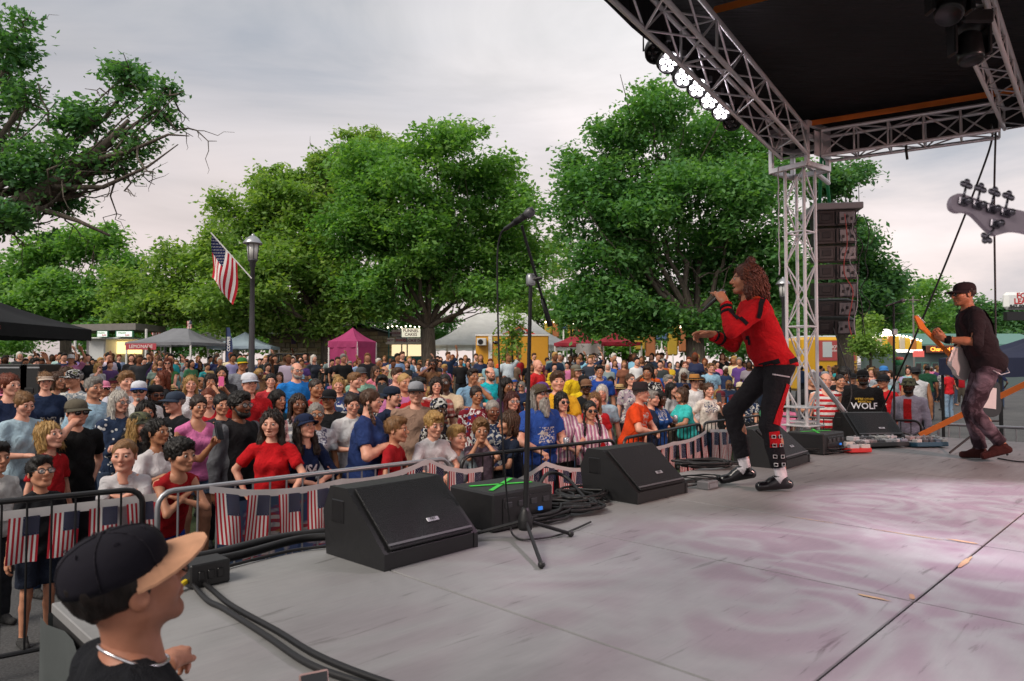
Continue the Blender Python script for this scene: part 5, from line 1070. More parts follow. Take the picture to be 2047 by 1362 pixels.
# ================================================================ stage lamps on the front truss
LEDG = plain('led_glow', (.9, .9, .95), .3, emit=(1.0, .93, 1.0), es=5.0)
def par(px, py, d, label, lit=True, aim=None, col=(1, .95, 1)):
    c = unproj(px, py, d); r_ = empty('stage_lamp', c, 0, label, 'stage lamp', 'lamps on the front truss'); aim = Vector(aim if aim else (c.x * .2 + .5, 2.0, 1.0)); dr = (aim - c).normalized(); Mx = dr.to_track_quat('Z', 'Y').to_matrix()
    m = MB(); m.lathe([(.05, -.12), (.085, -.10), (.10, -.04), (.10, .03), (.092, .03), (.088, .012), (.00001, .01)], 18, Mx, c); m.build('housing', MATS['black_paint'], r_, True, w=True)
    m = MB()
    for s in (-1, 1): m.tube([c + Mx @ Vector((s * .108, 0, -.02)), c + Mx @ Vector((s * .11, 0, -.02)) * .5 + (c + Vector((0, 0, .16)) + Mx @ Vector((s * .11, 0, 0))) * .5 - c * .0 if False else c + Mx @ Vector((s * .108, 0, -.02)) + Vector((0, 0, .15)), c + Vector((0, 0, .17))], .008, 6)
    m.build('yoke', BM, r_, True, w=True); m = MB(); m.box(c + Vector((0, 0, .20)), (.05, .05, .07), None, .01); m.build('clamp', MATS['galvanised'], r_, w=True)
    pos_ = [(0, 0)] + [(.058 * math.cos(a), .058 * math.sin(a)) for a in np.linspace(0, 2 * math.pi, 7)[:-1]]
    for (x, y) in pos_: m = MB(); m.lathe([(.0235, .0), (.020, .008), (.00001, .012)], 12, Mx, c + Mx @ Vector((x, y, .014))); m.build('led', LEDG if lit else MATS['lens_dark'], r_, True, w=True)
    return c, dr
tl = lambda px: 8.6 + (5.6 - 8.6) * (1560 - px) / (1560 - 1290)
for px, py, nm in ((1340, 116, 'first (highest)'), (1371, 146, 'second'), (1399, 169, 'third'), (1423, 194, 'fourth'), (1447, 217, 'fifth (lowest)')):
    par(px, py, tl(px) - .15, nm + ' in the row of lit lamps on the front truss', True, (2.0, 2.0, 1.3))
par(1468, 238, tl(1468) - .1, 'unlit dark lamp at the lower end of the lamp row', False, (1.0, 4.0, 1.0)); par(1316, 96, tl(1316) + .1, 'unlit dark lamp above the lit lamp row', False, (1.0, 3.0, 1.0))
# two moving heads on the middle truss throw the violet and pink patterns on the deck
def moving_head(p, aim, label, col, energy, size, blend=.4, scale=5.0):
    r_ = empty('moving_head_lamp', p, 0, label, 'stage lamp', 'lamps on the middle truss'); dr = (Vector(aim) - Vector(p)).normalized(); Mx = dr.to_track_quat('Z', 'Y').to_matrix(); p = Vector(p)
    m = MB(); m.box(p + Vector((0, 0, .20)), (.22, .22, .10), None, .015); m.build('base', MATS['black_paint'], r_, w=True)
    for s in (-1, 1): MB().box(p + Vector((s * .12, 0, .07)), (.03, .10, .22), None, .01).build('yoke_arm', MATS['black_paint'], r_, w=True)
    m = MB(); m.lathe([(.05, -.13), (.085, -.10), (.085, .06), (.075, .09), (.070, .085), (.00001, .08)], 16, Mx, p); m.build('head', MATS['black_paint'], r_, True, w=True)
    ld_ = bpy.data.lights.new('stage_spot', 'SPOT'); ld_.energy = energy; ld_.spot_size = R(size); ld_.spot_blend = blend; ld_.color = col; ld_.shadow_soft_size = .02; lo_ = bpy.data.objects.new('stage_spot', ld_); COL.objects.link(lo_); lo_.parent = r_; lo_.matrix_parent_inverse = pinv(r_)
    lo_.location = p + dr * .12; lo_.rotation_euler = dr.to_track_quat('-Z', 'Y').to_euler()
    ld_.use_nodes = True; nt = ld_.node_tree; em = nt.nodes['Emission']; tc = nt.nodes.new('ShaderNodeTexCoord'); mp_ = nt.nodes.new('ShaderNodeMapping'); mp_.inputs['Scale'].default_value = (scale, scale, scale)
    nz = nt.nodes.new('ShaderNodeTexNoise'); nz.inputs['Scale'].default_value = 1.0; nz.inputs['Detail'].default_value = 1.5; nz.inputs['Distortion'].default_value = 2.2
    sb_ = nt.nodes.new('ShaderNodeMath'); sb_.operation = 'SUBTRACT'; sb_.inputs[1].default_value = .5; ab = nt.nodes.new('ShaderNodeMath'); ab.operation = 'ABSOLUTE'
    rp_ = nt.nodes.new('ShaderNodeValToRGB'); rp_.color_ramp.elements[0].position = .0; rp_.color_ramp.elements[0].color = (1.0, .97, 1.0, 1); rp_.color_ramp.elements[1].position = .10; rp_.color_ramp.elements[1].color = (.78, .54, .69, 1)
    nt.links.new(tc.outputs['Normal'], mp_.inputs[0]); nt.links.new(mp_.outputs[0], nz.inputs['Vector']); nt.links.new(nz.outputs[0], sb_.inputs[0]); nt.links.new(sb_.outputs[0], ab.inputs[0]); nt.links.new(ab.outputs[0], rp_.inputs[0]); nt.links.new(rp_.outputs[0], em.inputs[0]); em.inputs[1].default_value = 1.0
moving_head(mp_(3.3, Z0 - .34), (3.3, 4.4, 1.0), 'moving head lamp on the middle truss, nearest the camera, throwing violet patterns', (1, .90, .96), 350, 60, .6, 4.5)
moving_head(mp_(4.1, Z0 - .34), (1.35, 2.9, 1.0), 'moving head lamp on the middle truss throwing violet patterns on the near deck', (1, .90, .96), 270, 60, .7, 4.0)
# warm wash from an ordinary lamp at the back of the stage
def wash(p, aim, col, energy, size, label):
    c, dr = None, None; p = Vector(p); r_ = empty('stage_lamp', p, 0, label, 'stage lamp', 'lamps at the back of the stage'); dr = (Vector(aim) - p).normalized(); Mx = dr.to_track_quat('Z', 'Y').to_matrix()
    m = MB(); m.lathe([(.05, -.12), (.10, -.10), (.12, .0), (.12, .06), (.11, .06), (.105, .02), (.00001, .015)], 18, Mx, p); m.build('housing', MATS['black_paint'], r_, True, w=True); m = MB(); m.lathe([(.10, .022), (.00001, .03)], 16, Mx, p); m.build('lens', plain('warm_lens', (.9, .5, .3), .3, emit=col, es=4), r_, True, w=True); m = MB(); m.box(p + Vector((0, 0, .2)), (.06, .06, .2), None, .01); m.build('clamp', MATS['galvanised'], r_, w=True)
    ld_ = bpy.data.lights.new('stage_spot', 'SPOT'); ld_.energy = energy; ld_.spot_size = R(size); ld_.spot_blend = .8; ld_.color = col; ld_.shadow_soft_size = .10; lo_ = bpy.data.objects.new('stage_spot', ld_); COL.objects.link(lo_); lo_.parent = r_; lo_.matrix_parent_inverse = pinv(r_); lo_.location = p + dr * .14; lo_.rotation_euler = dr.to_track_quat('-Z', 'Y').to_euler()
wash(rp(4.0, 6.2, 4.2), (3.6, 6.6, 1.2), (1.0, .56, .50), 520, 80, 'warm wash lamp hanging at the back of the stage')
print('stage objects', round(time.time() - T0, 1))
# ================================================================ crowd barriers and bunting
def barrier(p0, p1, label, mat, extend=0):
    p0 = Vector((p0[0], p0[1], 0)); p1 = Vector((p1[0], p1[1], 0)); d = p1 - p0; L = d.length; c = (p0 + p1) / 2; an = math.atan2(d.y, d.x); r_ = empty('crowd_barrier', c, an, label, 'barrier', 'crowd control barriers'); H = 1.10; rc = .10; hx = L / 2
    pts = [(-hx, 0, .12), (-hx, 0, H - rc)] + [(-hx + rc - rc * math.cos(a), 0, H - rc + rc * math.sin(a)) for a in (.4, .8, 1.2)] + [(-hx + rc, 0, H), (hx - rc, 0, H)] + [(hx - rc + rc * math.sin(a), 0, H - rc + rc * math.cos(a)) for a in (.4, .8, 1.2)] + [(hx, 0, H - rc), (hx, 0, .12)]
    MB().tube(pts, .019, 8).build('frame', mat, r_, True); strut('lower_rail', (-hx, 0, .16), (hx, 0, .16), .016, mat, r_, w=False)
    n = int(L / .125)
    for i in range(1, n): x = -hx + L * i / n; strut('bar', (x, 0, .16), (x, 0, H), .0075, mat, r_, w=False, n=6)
    for s in (-1, 1): strut('foot', (s * hx * .72, -.28, .012), (s * hx * .72, .28, .012), .014, mat, r_, w=False); strut('foot_post', (s * hx * .72, 0, .012), (s * hx * .72, 0, .16), .014, mat, r_, w=False)
    return r_
def bunting(pts, n, label, w=.20, h=.30, seed=1, sagk=.05, flip=False, bandh=.05):
    """ribbon with small flags hanging from it; pts are world points of the ribbon"""
    P = [Vector(p) for p in pts]; seg = [(P[i + 1] - P[i]).length for i in range(len(P) - 1)]; T = sum(seg); rng = random.Random(seed)
    def at_(s_):
        s_ *= T; i = 0
        while i < len(seg) - 1 and s_ > seg[i]: s_ -= seg[i]; i += 1
        u = min(1, s_ / seg[i]); q = P[i] + (P[i + 1] - P[i]) * u; q.z -= sagk * 4 * u * (1 - u); return q
    root = empty('flag_bunting', P[0], 0, label, 'bunting', 'flag buntings on the barriers')
    MB().sheet(lambda u, v: at_(u) + Vector((0, .004 * math.sin(40 * u), -bandh * v)), 40, 1).build('ribbon', plain('ribbon_white', (.66, .64, .64), .8), root, True, w=True)
    for i in range(n):
        s_ = (i + .5) / n; a = at_(max(0, s_ - w / T / 2)); b = at_(min(1, s_ + w / T / 2)); sw = rng.uniform(-.03, .03); hh = h * rng.uniform(.95, 1.06); ph_ = rng.uniform(0, 6); nr = Vector((-(b - a).y, (b - a).x, 0)).normalized()
        def f(u, v): return a + (b - a) * u + Vector((sw * v, 0, -bandh * .8 - hh * v)) + nr * (.012 * math.sin(5 * u + ph_ + 2 * v) * (.3 + v) - .012)
        m = MB(); m.sheet(f, 8, 10); m.uv = [(v_, u_) for u_, v_ in m.uv] if not flip else [(v_, 1 - u_) for u_, v_ in m.uv]
        m.build('flag', FLAG, root, True, w=True)
    return root
BK, SV = MATS['black_paint'], MATS['galvanised']
barrier((-4.70, 3.25), (-2.50, 4.84), 'black barrier at the left edge behind the man in the cap', BK)
barrier((-2.33, 4.70), (-.56, 6.38), 'silver barrier in front of the woman in the red top', SV)
barrier((-.46, 6.47), (1.14, 7.92), 'black barrier in front of the bearded man in blue', BK)
barrier((1.26, 8.05), (2.66, 10.05), 'black barrier in front of the man in orange', BK)
barrier((2.72, 10.12), (4.05, 11.62), 'black barrier behind the singer\'s legs', BK)
barrier((4.15, 11.45), (6.00, 10.45), 'black barrier in front of the man in the Wolf shirt', BK)
barrier((5.95, 9.95), (7.60, 8.55), 'grey barrier behind the guitarist', SV)
def up_(p, z): return Vector((p[0], p[1], z))
cs_ = Vector((.10, -.14, 0)) * .35
bunting([Vector((-4.7, 3.25, 1.04)) - cs_, Vector((-2.42, 4.90, 1.05)) - cs_], 13, 'bunting of small flags along the black barrier at left', .165, .29, 1, .02, bandh=.06)
bunting([Vector((-2.08, 4.88, 1.12)) + cs_, Vector((-1.35, 5.56, 1.06)) + cs_, Vector((-.75, 6.15, 1.14)) + cs_, Vector((-.3, 6.6, 1.0)) + cs_], 11, 'bunting of small flags along the silver barrier', .165, .33, 2, .05)
bunting([Vector((-.2, 6.66, .80)) + cs_, Vector((.30, 7.12, .98)) + cs_, Vector((.75, 7.52, .86)) + cs_, Vector((1.15, 7.88, 1.04)) + cs_], 9, 'bunting of small flags below the bearded man', .17, .30, 3, .03)
bunting([Vector((1.3, 8.05, 1.02)) + cs_, Vector((2.0, 9.05, .96)) + cs_, Vector((2.68, 10.0, 1.02)) + cs_], 9, 'bunting of small flags below the man in orange', .20, .42, 4, .04)
bunting([Vector((2.75, 10.08, 1.02)) + cs_, Vector((4.05, 11.55, 1.0)) + cs_], 8, 'bunting of small flags behind the singer', .20, .42, 5, .04)
# printed banner tied to the silver barrier
t = NT('eagle_banner'); uv = t.n('ShaderNodeUVMap'); s3 = t.n('ShaderNodeSeparateXYZ'); t.l(uv, 0, s3, 0); mpu = t.n('ShaderNodeMapping'); mpu.inputs['Scale'].default_value = (2.4, 1, 1); t.l(uv, 0, mpu, 0)
wv = t.n('ShaderNodeTexWave'); wv.inputs['Scale'].default_value = 2.6; wv.inputs['Distortion'].default_value = 5.0; wv.bands_direction = 'Y'; t.l(mpu, 0, wv, 'Vector'); st1 = t.math('GREATER_THAN', (wv, 1), .5)
c1 = t.mix((.42, .06, .08), (.58, .56, .56), (st1, 0)); nn = t.noise(mpu, 2.2, 3, .5, 1.0); rr1 = t.ramp(nn, 0, [(.40, (0, 0, 0)), (.48, (1, 1, 1))]); c2 = t.mix((c1, 2), (.07, .12, .26), (rr1, 0)); nn2 = t.noise(mpu, 3.4, 2); rr2 = t.ramp(nn2, 0, [(.60, (0, 0, 0)), (.66, (1, 1, 1))]); c3 = t.mix((c2, 2), (.42, .28, .08), (rr2, 0))
ex = t.math('ABSOLUTE', (t.math('SUBTRACT', (s3, 0), .5), 0)); ey = t.math('ABSOLUTE', (t.math('SUBTRACT', (s3, 1), .5), 0)); bx2 = t.math('GREATER_THAN', (ex, 0), .42); by2 = t.math('GREATER_THAN', (ey, 0), .36); bb = t.math('MAXIMUM', (bx2, 0), (by2, 0)); c4 = t.mix((c3, 2), (.10, .16, .27), (bb, 0)); t.col((c4, 2)).set(.75, 0, .2)
p0 = Vector((-2.02, 4.99, 0)) ; p1 = Vector((-.62, 6.32, 0)); bn = empty('printed_banner', p0 + Vector((0, 0, .45)), 0, 'blue printed banner with stripes and stars tied behind the silver barrier', 'banner'); nb_ = Vector((-.69, .72, 0)) * .03
MB().sheet(lambda u, v: p0 + (p1 - p0) * u + nb_ + Vector((0, .02 * math.sin(11 * u) * (1 - v), .46 + .50 * v + .02 * math.sin(3 * u))), 24, 8).build('banner_cloth', MATS['eagle_banner'], bn, True, w=True)
def star_pts(c, r_, ex_, ez_): return [c + ex_ * (r_ * (1 if k % 2 == 0 else .4) * math.sin(math.pi * k / 5)) + ez_ * (r_ * (1 if k % 2 == 0 else .4) * math.cos(math.pi * k / 5)) for k in range(10)]
ex_ = (p1 - p0).normalized()
for k in range(9):
    c = p0 + (p1 - p0) * (.06 + .11 * k) + nb_ * 1.0 + Vector((.004, -.02 + .02 * math.sin(11 * (.06 + .11 * k)) * .93, .495 + .02 * math.sin(3 * (.06 + .11 * k)))); MB().add(star_pts(c, .03, ex_, Vector((0, 0, 1))), [tuple(range(10))]).build('star', MATS['ribbon_white'], bn, w=True)
# orange boom / strap lines at right
def band(p, q, w, label):
    p = Vector(p); q = Vector(q); d = q - p; s_ = d.cross(Vector((0, 1, 0))).normalized() * w / 2; n = Vector((0, .012, 0)); o = MB().add([p - s_, q - s_, q + s_, p + s_, p - s_ + n, q - s_ + n, q + s_ + n, p + s_ + n], [(0, 1, 2, 3), (7, 6, 5, 4), (0, 4, 5, 1), (1, 5, 6, 2), (2, 6, 7, 3), (3, 7, 4, 0)]).build('tie_down_strap', MATS['webbing_orange'], None); tag(o, label, 'strap')
band(unproj(1836, 870, 9.8), unproj(2090, 748, 9.2), .075, 'broad orange tie-down strap running behind the guitarist')
# road cases and amplifiers at the left edge
for i, (px, py, w, h, lab) in enumerate(((25, 770, .95, .42, 'black road case with handles at the far left'), (83, 765, .34, .50, 'tall black flight case marked 10 at the far left'))):
    d = 12.5; c = unproj(px, py, d); z0 = gz(c.x, d); r_ = empty('flight_case', (c.x, d, z0), 0, lab, 'flight case', 'flight cases'); hz = zat(728, d) - z0; MB().box((0, 0, hz / 2), (w, .6, hz), None, .015).build('case', BP, r_)
    for z in (.12, hz * .55, hz - .06): MB().box((0, -.303, z), (w, .012, .025)).build('edge_strip', MATS['galvanised'], r_)
    MB().box((0, -.306, hz * .75), (.16, .015, .09), None, .01).build('handle', MATS['black_metal'], r_)
    if i == 1: put_text('10', .16, wall_matrix((0, -.306, hz * .4), (1, 0, 0)), 'lettering', WP, r_)
print('barriers', round(time.time() - T0, 1))
# ================================================================ people
HEADS = {}; HANDS = {}
def V3(*a): return np.array(a, float)
def head_mesh(sex, res, mouth=0.0, stubble=0.0, var=0):
    """chin at z=0, crown at z=.235, looking along -Y; returns verts, quads, tints"""
    key = (sex, res, mouth, stubble, var)
    if key in HEADS: return HEADS[key]
    g = Grid((-.11, -.15, -.10), (.11, .14, .26), res)
    f = sex == 'f'; kid = sex == 'c'; vr = random.Random(var * 7 + 3); U = lambda a: 1 + (vr.uniform(-a, a) if var else 0); jw = (.92 if (f or kid) else 1.0) * U(.10); mw, nl, ns, ck, lp = U(.22), U(.12), U(.2), U(.25), U(.25)
    g.ell((0, .018, .148), (.077, .096, .088), .02)
    g.ell((0, -.022, .098), (.061 * jw, .070, .088), .025)
    for s in (-1, 1):
        g.cone((s * .05 * jw, .0, .062), (s * .022, -.062, .022), .020, .017 * jw, .03)
        g.ell((s * .040, -.058, .092), (.026 * ck, .024 * ck, .024), .035)
    g.ell((0, -.070, .020), (.022 * jw, .017, .017), .02)
    g.cone((-.034, -.078, .137), (.034, -.078, .137), .0125, .0125, .016)
    for s in (-1, 1): g.ell((s * .032, -.101, .117), (.020, .017, .012), .014, sub=True)
    g.cone((0, -.086, .130), (0, -.086 - .026 * nl, .132 - .042 * nl), .0075, .0115 * ns, .012)
    g.ell((0, -.100, .126 - .042 * nl), (.018 * ns, .013, .009), .008)
    for s in (-1, 1):
        g.ell((s * .0315, -.0800, .1165), (.0185, .0125, .0130), .004)
        g.cone((s * .018, -.0895, .1262), (s * .046, -.0840, .1250), .0034, .0032, .004)
    lip = .007 if not f else .0085
    lip *= lp; g.ell((0, -.0885, .0585 + mouth * .15), (.025 * mw, .012, lip), .006); g.ell((0, -.0865, .0475 - mouth), (.021 * mw, .012, lip * 1.1), .006)
    if mouth > 0: g.ell((0, -.095, .052 - mouth * .4), (.019, .022, .004 + mouth * .6), .004, sub=True)
    for s in (-1, 1):
        g.ell((s * .079, .012, .108), (.0085, .021, .031), .008, M=Matrix.Rotation(s * .35, 3, 'Z')); g.ell((s * .089, .006, .112), (.006, .012, .017), .006, sub=True)
    nr = .044 if (f or kid) else .053
    g.cone((0, .022, .07), (0, .035, -.09), nr, nr * 1.06, .03)
    V, Q = g.nets()
    x, y, z = np.abs(V[:, 0]), V[:, 1], V[:, 2]; T = np.ones((len(V), 3))
    def blend(mask, c):
        T[:] = T * (1 - mask[:, None]) + np.array(c) * T * mask[:, None]
    def blob(cx, cy, cz, rx, ry, rz): return np.clip(1.6 - 1.6 * np.sqrt(((x - cx) / rx) ** 2 + ((y - cy) / ry) ** 2 + ((z - cz) / rz) ** 2), 0, 1)
    blend(blob(.04, -.075, .085, .035, .03, .03) * .35, (1.0, .72, .68)); blend(blob(0, -.11, .088, .02, .03, .02) * .3, (1.0, .75, .7))
    blend(blob(0, -.095, .053, .030 * mw, .03, .015), (.88, .60, .58) if f else (.88, .70, .66))
    bz = .138 - .004 * ((x - .033) / .02) ** 2
    blend(np.clip(1.5 * blob(.032, -.088, .118, .021, .03, .013), 0, 1), (.62, .52, .50) if f else (.72, .64, .62)); br = np.clip(1 - np.abs(z - bz) / .0075, 0, 1) * ((x > .012) & (x < .056) & (y < -.06)); blend(np.clip(br * 1.6, 0, 1), (.28, .22, .19) if not f else (.42, .33, .28))
    if mouth > 0: blend(blob(0, -.085, .052 - mouth * .4, .02, .022, .008 + mouth * .5), (.25, .1, .1))
    if stubble > 0: blend(np.clip((.075 - z) / .03, 0, 1) * np.clip((.0 - y) / .03, 0, 1) * (z > -.01) * stubble, (.42, .38, .36))
    HEADS[key] = (V, Q, T); return HEADS[key]
def eye_geo(s):
    m = MB(); c = Vector((s * .0318, -.0835, .1165)); m.sphere(c, .0125, 8, 6)
    n0 = len(m.f); M = Matrix.Rotation(R(90), 3, 'X'); m.m = 1
    m.lathe([(.0080, .0), (.0074, .0018), (.00001, .0026)], 8, M, c + Vector((0, -.0118, 0)))
    return m
def hand_mesh(curl, res, thumb=.4, spread=0.0):
    """right hand: fingers along +X, palm -Z, thumb towards +Y"""
    key = (curl, res, thumb, spread)
    if key in HANDS: return HANDS[key]
    g = Grid((-.05, -.09, -.15), (.22, .12, .06), res)
    kn = [(.088, .030, .0), (.092, .010, .003), (.088, -.010, .001), (.080, -.029, -.003)]
    L = [(.040, .025, .019), (.044, .028, .020), (.041, .026, .019), (.032, .020, .017)]
    r0 = [.0098, .0100, .0095, .0084]
    g.ell((.045, 0, -.004), (.055, .040, .0165), .015)
    for i in range(4):
        k = V3(*kn[i]); g.cone((0.0, kn[i][1] * .5, 0), k, .0155, .0115, .012)
        a = curl[i] if isinstance(curl, tuple) else curl; ang = 0.0; p = k; yaw = spread * (1.5 - i) * .12
        for j in range(3):
            ang += a * (1.0, 1.15, .8)[j]
            q = p + L[i][j] * V3(math.cos(ang) * math.cos(yaw), math.cos(ang) * math.sin(yaw), -math.sin(ang))
            g.cone(p, q, r0[i] * (1 - .07 * j), r0[i] * (1 - .07 * (j + 1)), .004); p = q
    c, s_ = math.cos(.9 - thumb * .9), math.sin(.9 - thumb * .9)
    a = V3(.018, .024, -.006); b = a + .042 * V3(c * .85, s_ * .85, -.45 * thumb); d = b + .032 * V3(c * 1.0, s_ * .4, -.5 * thumb); e = d + .026 * V3(c, s_ * .05, -.55 * thumb)
    g.cone(a, b, .0150, .0118, .012); g.cone(b, d, .0115, .0102, .004); g.cone(d, e, .0100, .0085, .004)
    g.cone((-.03, 0, 0), (.02, 0, 0), .027, .026, .012)
    V, Q = g.nets(); HANDS[key] = (V, Q); return HANDS[key]
def ik(S, W, l1, l2, pole):
    d = W - S; L = np.linalg.norm(d); mx = (l1 + l2) * .995
    if L > mx: W = S + d / L * mx; d = W - S; L = mx
    u = d / L; a = (l1 * l1 - l2 * l2 + L * L) / (2 * L); h = math.sqrt(max(l1 * l1 - a * a, 0))
    p = pole - u * (pole @ u); n = np.linalg.norm(p); p = p / n if n > 1e-6 else V3(0, 1, 0)
    return S + u * a + p * h, W
# wrist targets (canonical 1.75 m body facing -Y, +X its left side), elbow pole, hand curl, palm normal
POSES = {
 'down':   dict(L=((.27, -.03, .86), (0.3, .6, -.2)), R=((-.27, -.03, .86), (-.3, .6, -.2))),
 'rail':   dict(L=((.07, -.34, 1.09), (.9, .1, -.5)), R=((-.07, -.34, 1.08), (-.9, .1, -.5)), curl=.5),
 'railwide': dict(L=((.26, -.34, 1.05), (.6, .5, -.3)), R=((-.2, -.34, 1.05), (-.6, .5, -.3)), curl=.9),
 'chinrail': dict(L=((-.02, -.27, 1.22), (1, -.3, -.45)), R=((.04, -.26, 1.24), (-1, -.3, -.45)), curl=.4),
 'phone':  dict(L=((.06, -.36, 1.38), (.5, .2, -.8)), R=((-.22, -.16, 1.0), (-.5, .4, -.4)), curl=.8),
 'phonelow': dict(L=((.05, -.28, 1.12), (.6, .4, -.4)), R=((-.06, -.27, 1.12), (-.6, .4, -.4)), curl=.8),
 'reach':  dict(L=((.30, -.44, 1.52), (.6, .1, -.8)), R=((-.18, -.30, 1.25), (-.5, .2, -.7)), curl=.8),
 'raised': dict(L=((.22, -.20, 1.85), (.8, -.1, 0)), R=((-.25, -.05, .88), (-.3, .6, -.2)), curl=.5),
 'crossed': dict(L=((-.10, -.20, 1.17), (.8, .2, -.4)), R=((.10, -.19, 1.13), (-.8, .2, -.4)), curl=.6),
 'cup':    dict(L=((.14, -.30, 1.12), (.5, .5, -.5)), R=((-.20, -.30, 1.05), (-.6, .5, -.3)), curl=.9),
 'cuphigh': dict(L=((.10, -.26, 1.26), (.6, .3, -.6)), R=((-.26, -.05, .9), (-.4, .6, -.2)), curl=.9),
 'hip':    dict(L=((.26, -.32, 1.04), (.6, .5, -.3)), R=((-.24, -.02, .98), (-1, .5, 0)), curl=.6),
 'fist':   dict(L=((.07, -.25, 1.33), (.7, .1, -.8)), R=((-.08, -.24, 1.22), (-.7, .1, -.8)), curl=1.2),
 'face':   dict(L=((.06, -.17, 1.50), (.5, -.6, -.7)), R=((-.06, -.17, 1.50), (-.5, -.6, -.7)), curl=.35),
 'handface': dict(L=((.16, -.02, .95), (.5, .6, -.1)), R=((-.10, -.17, 1.53), (-.7, -.3, -.6)), curl=.7),
 'mouth':  dict(L=((.03, -.18, 1.47), (.6, -.3, -.7)), R=((-.10, -.22, 1.15), (-.7, .2, -.3)), curl=.9),
 'clap':   dict(L=((.03, -.33, 1.25), (.8, .1, -.6)), R=((-.03, -.33, 1.25), (-.8, .1, -.6)), curl=.2),
 'pockets': dict(L=((.22, -.07, .93), (.8, .6, 0)), R=((-.22, -.07, .93), (-.8, .6, 0)), curl=1.0),
 'lap':    dict(L=((.10, -.34, .70), (.6, .4, 0)), R=((-.10, -.34, .70), (-.6, .4, 0)), curl=.5),
}
def skeleton(sp):
    """joints in canonical metres (1.75 m), facing -Y"""
    pose = POSES[sp.get('pose', 'down')]; seat = sp.get('seat', False); lean = R(sp.get('lean', 3)); fem = sp['sex'] == 'f'
    sw = .165 if fem else .19
    if sp['sex'] == 'c': sw = .155
    J = {}
    hip = V3(0, 0, .93)
    Rx = np.array([[1, 0, 0], [0, math.cos(lean), -math.sin(lean)], [0, math.sin(lean), math.cos(lean)]])
    up = lambda p: hip + Rx @ (V3(*p) - hip)      # positive lean tips the top towards -Y
    J['up'] = up; J['Rx'] = Rx
    dz = -.47 if seat else 0.0; off = V3(0, .0, dz)
    for s, n in ((1, 'L'), (-1, 'R')):
        S = up((s * sw, .005, 1.39)); W, pole = pose[n]; W = V3(*W); pole = V3(*pole)
        ck = 'wrist' + n
        if ck in sp: W = V3(*sp[ck])
        if 'pole' + n in sp: pole = V3(*sp['pole' + n])
        E, W = ik(S, W, .285, .255, pole); J['S' + n], J['E' + n], J['W' + n] = S + off, E + off, W + off
        st_ = sp.get('stance', .1); H = V3(s * .088, 0, .92)
        if seat: K = V3(s * .13, -.42, .93); A = V3(s * .13, -.40, .09 - dz)
        else: K = V3(s * (st_ + .0), -.02, .50); A = V3(s * (st_ + .01), .02, .085)
        if 'knee' + n in sp: K = V3(*sp['knee' + n]); A = V3(*sp['ankle' + n])
        J['H' + n], J['K' + n], J['A' + n] = H + off, K + off, A + off
        J['T' + n] = J['A' + n] + V3(s * .025, -.15, -.05) if 'toe' + n not in sp else V3(*sp['toe' + n])
    J['off'] = off; J['neck'] = up((0, .01, 1.46)) + off
    J['head'] = up((0, -.012, 1.515)) + off
    return J
def torso(g, J, sp, inf=0.0, k=.04):
    f = sp.get('fat', 1.0); up = J['up']; off = J['off']; Rx = J['Rx']; fem = sp['sex'] == 'f'; kid = sp['sex'] == 'c'
    E = lambda c, r, kk=k: g.ell(up(c) + off, V3(*r) + inf, kk, M=Rx)
    bf = 1 + (f - 1) * 1.25
    if fem:
        g.ell(V3(0, .01, .93) + off, V3(.168 * f, .118 * bf, .12) + inf, k); E((0, -.005 * bf, 1.07), (.132 * bf, .096 * bf, .14)); E((0, .0, 1.28), (.148 * (1 + (f - 1) * .7), .102 * f, .165))
        for s in (-1, 1): E((s * .068, -.085 * f, 1.255), (.066 * f, .055 * f, .062 * f), .03)
    elif kid:
        g.ell(V3(0, .01, .94) + off, V3(.145 * f, .108 * f, .115) + inf, k); E((0, -.01, 1.08), (.135 * f, .105 * f, .14)); E((0, 0, 1.29), (.145 * f, .10 * f, .15))
    else:
        g.ell(V3(0, .01, .94) + off, V3(.158 * f, .115 * bf, .12) + inf, k); E((0, -.012 - .05 * (f - 1), 1.09), (.150 * bf, .108 * bf, .15)); E((0, 0, 1.30), (.172 * (1 + (f - 1) * .6), .113 * f, .165))
    for n in 'LR': g.cone(up((0, .015, 1.435)) + off, J['S' + n], .058 + inf * .6, .047 * (1 + (f - 1) * .6) + inf * .5, k)
def arm_r(sp):
    f = sp.get('fat', 1.0); b = {'f': .88, 'c': .80, 'm': 1.0}[sp['sex']] * (1 + (f - 1) * .9); return .050 * b, .040 * b, .036 * b, .027 * b
def leg_r(sp):
    f = sp.get('fat', 1.0); b = (1 + (f - 1) * .8) * (.88 if sp['sex'] == 'c' else 1); return .086 * b, .058 * b, .055 * b, .038 * b
def bbox(J, m=.22, hands=True):
    P = np.array([J[k] for k in J if len(k) <= 2 and k not in ('up', 'Rx')] + [J['neck'], J['off'] + V3(0, 0, .8)]); return P.min(0) - m, P.max(0) + m
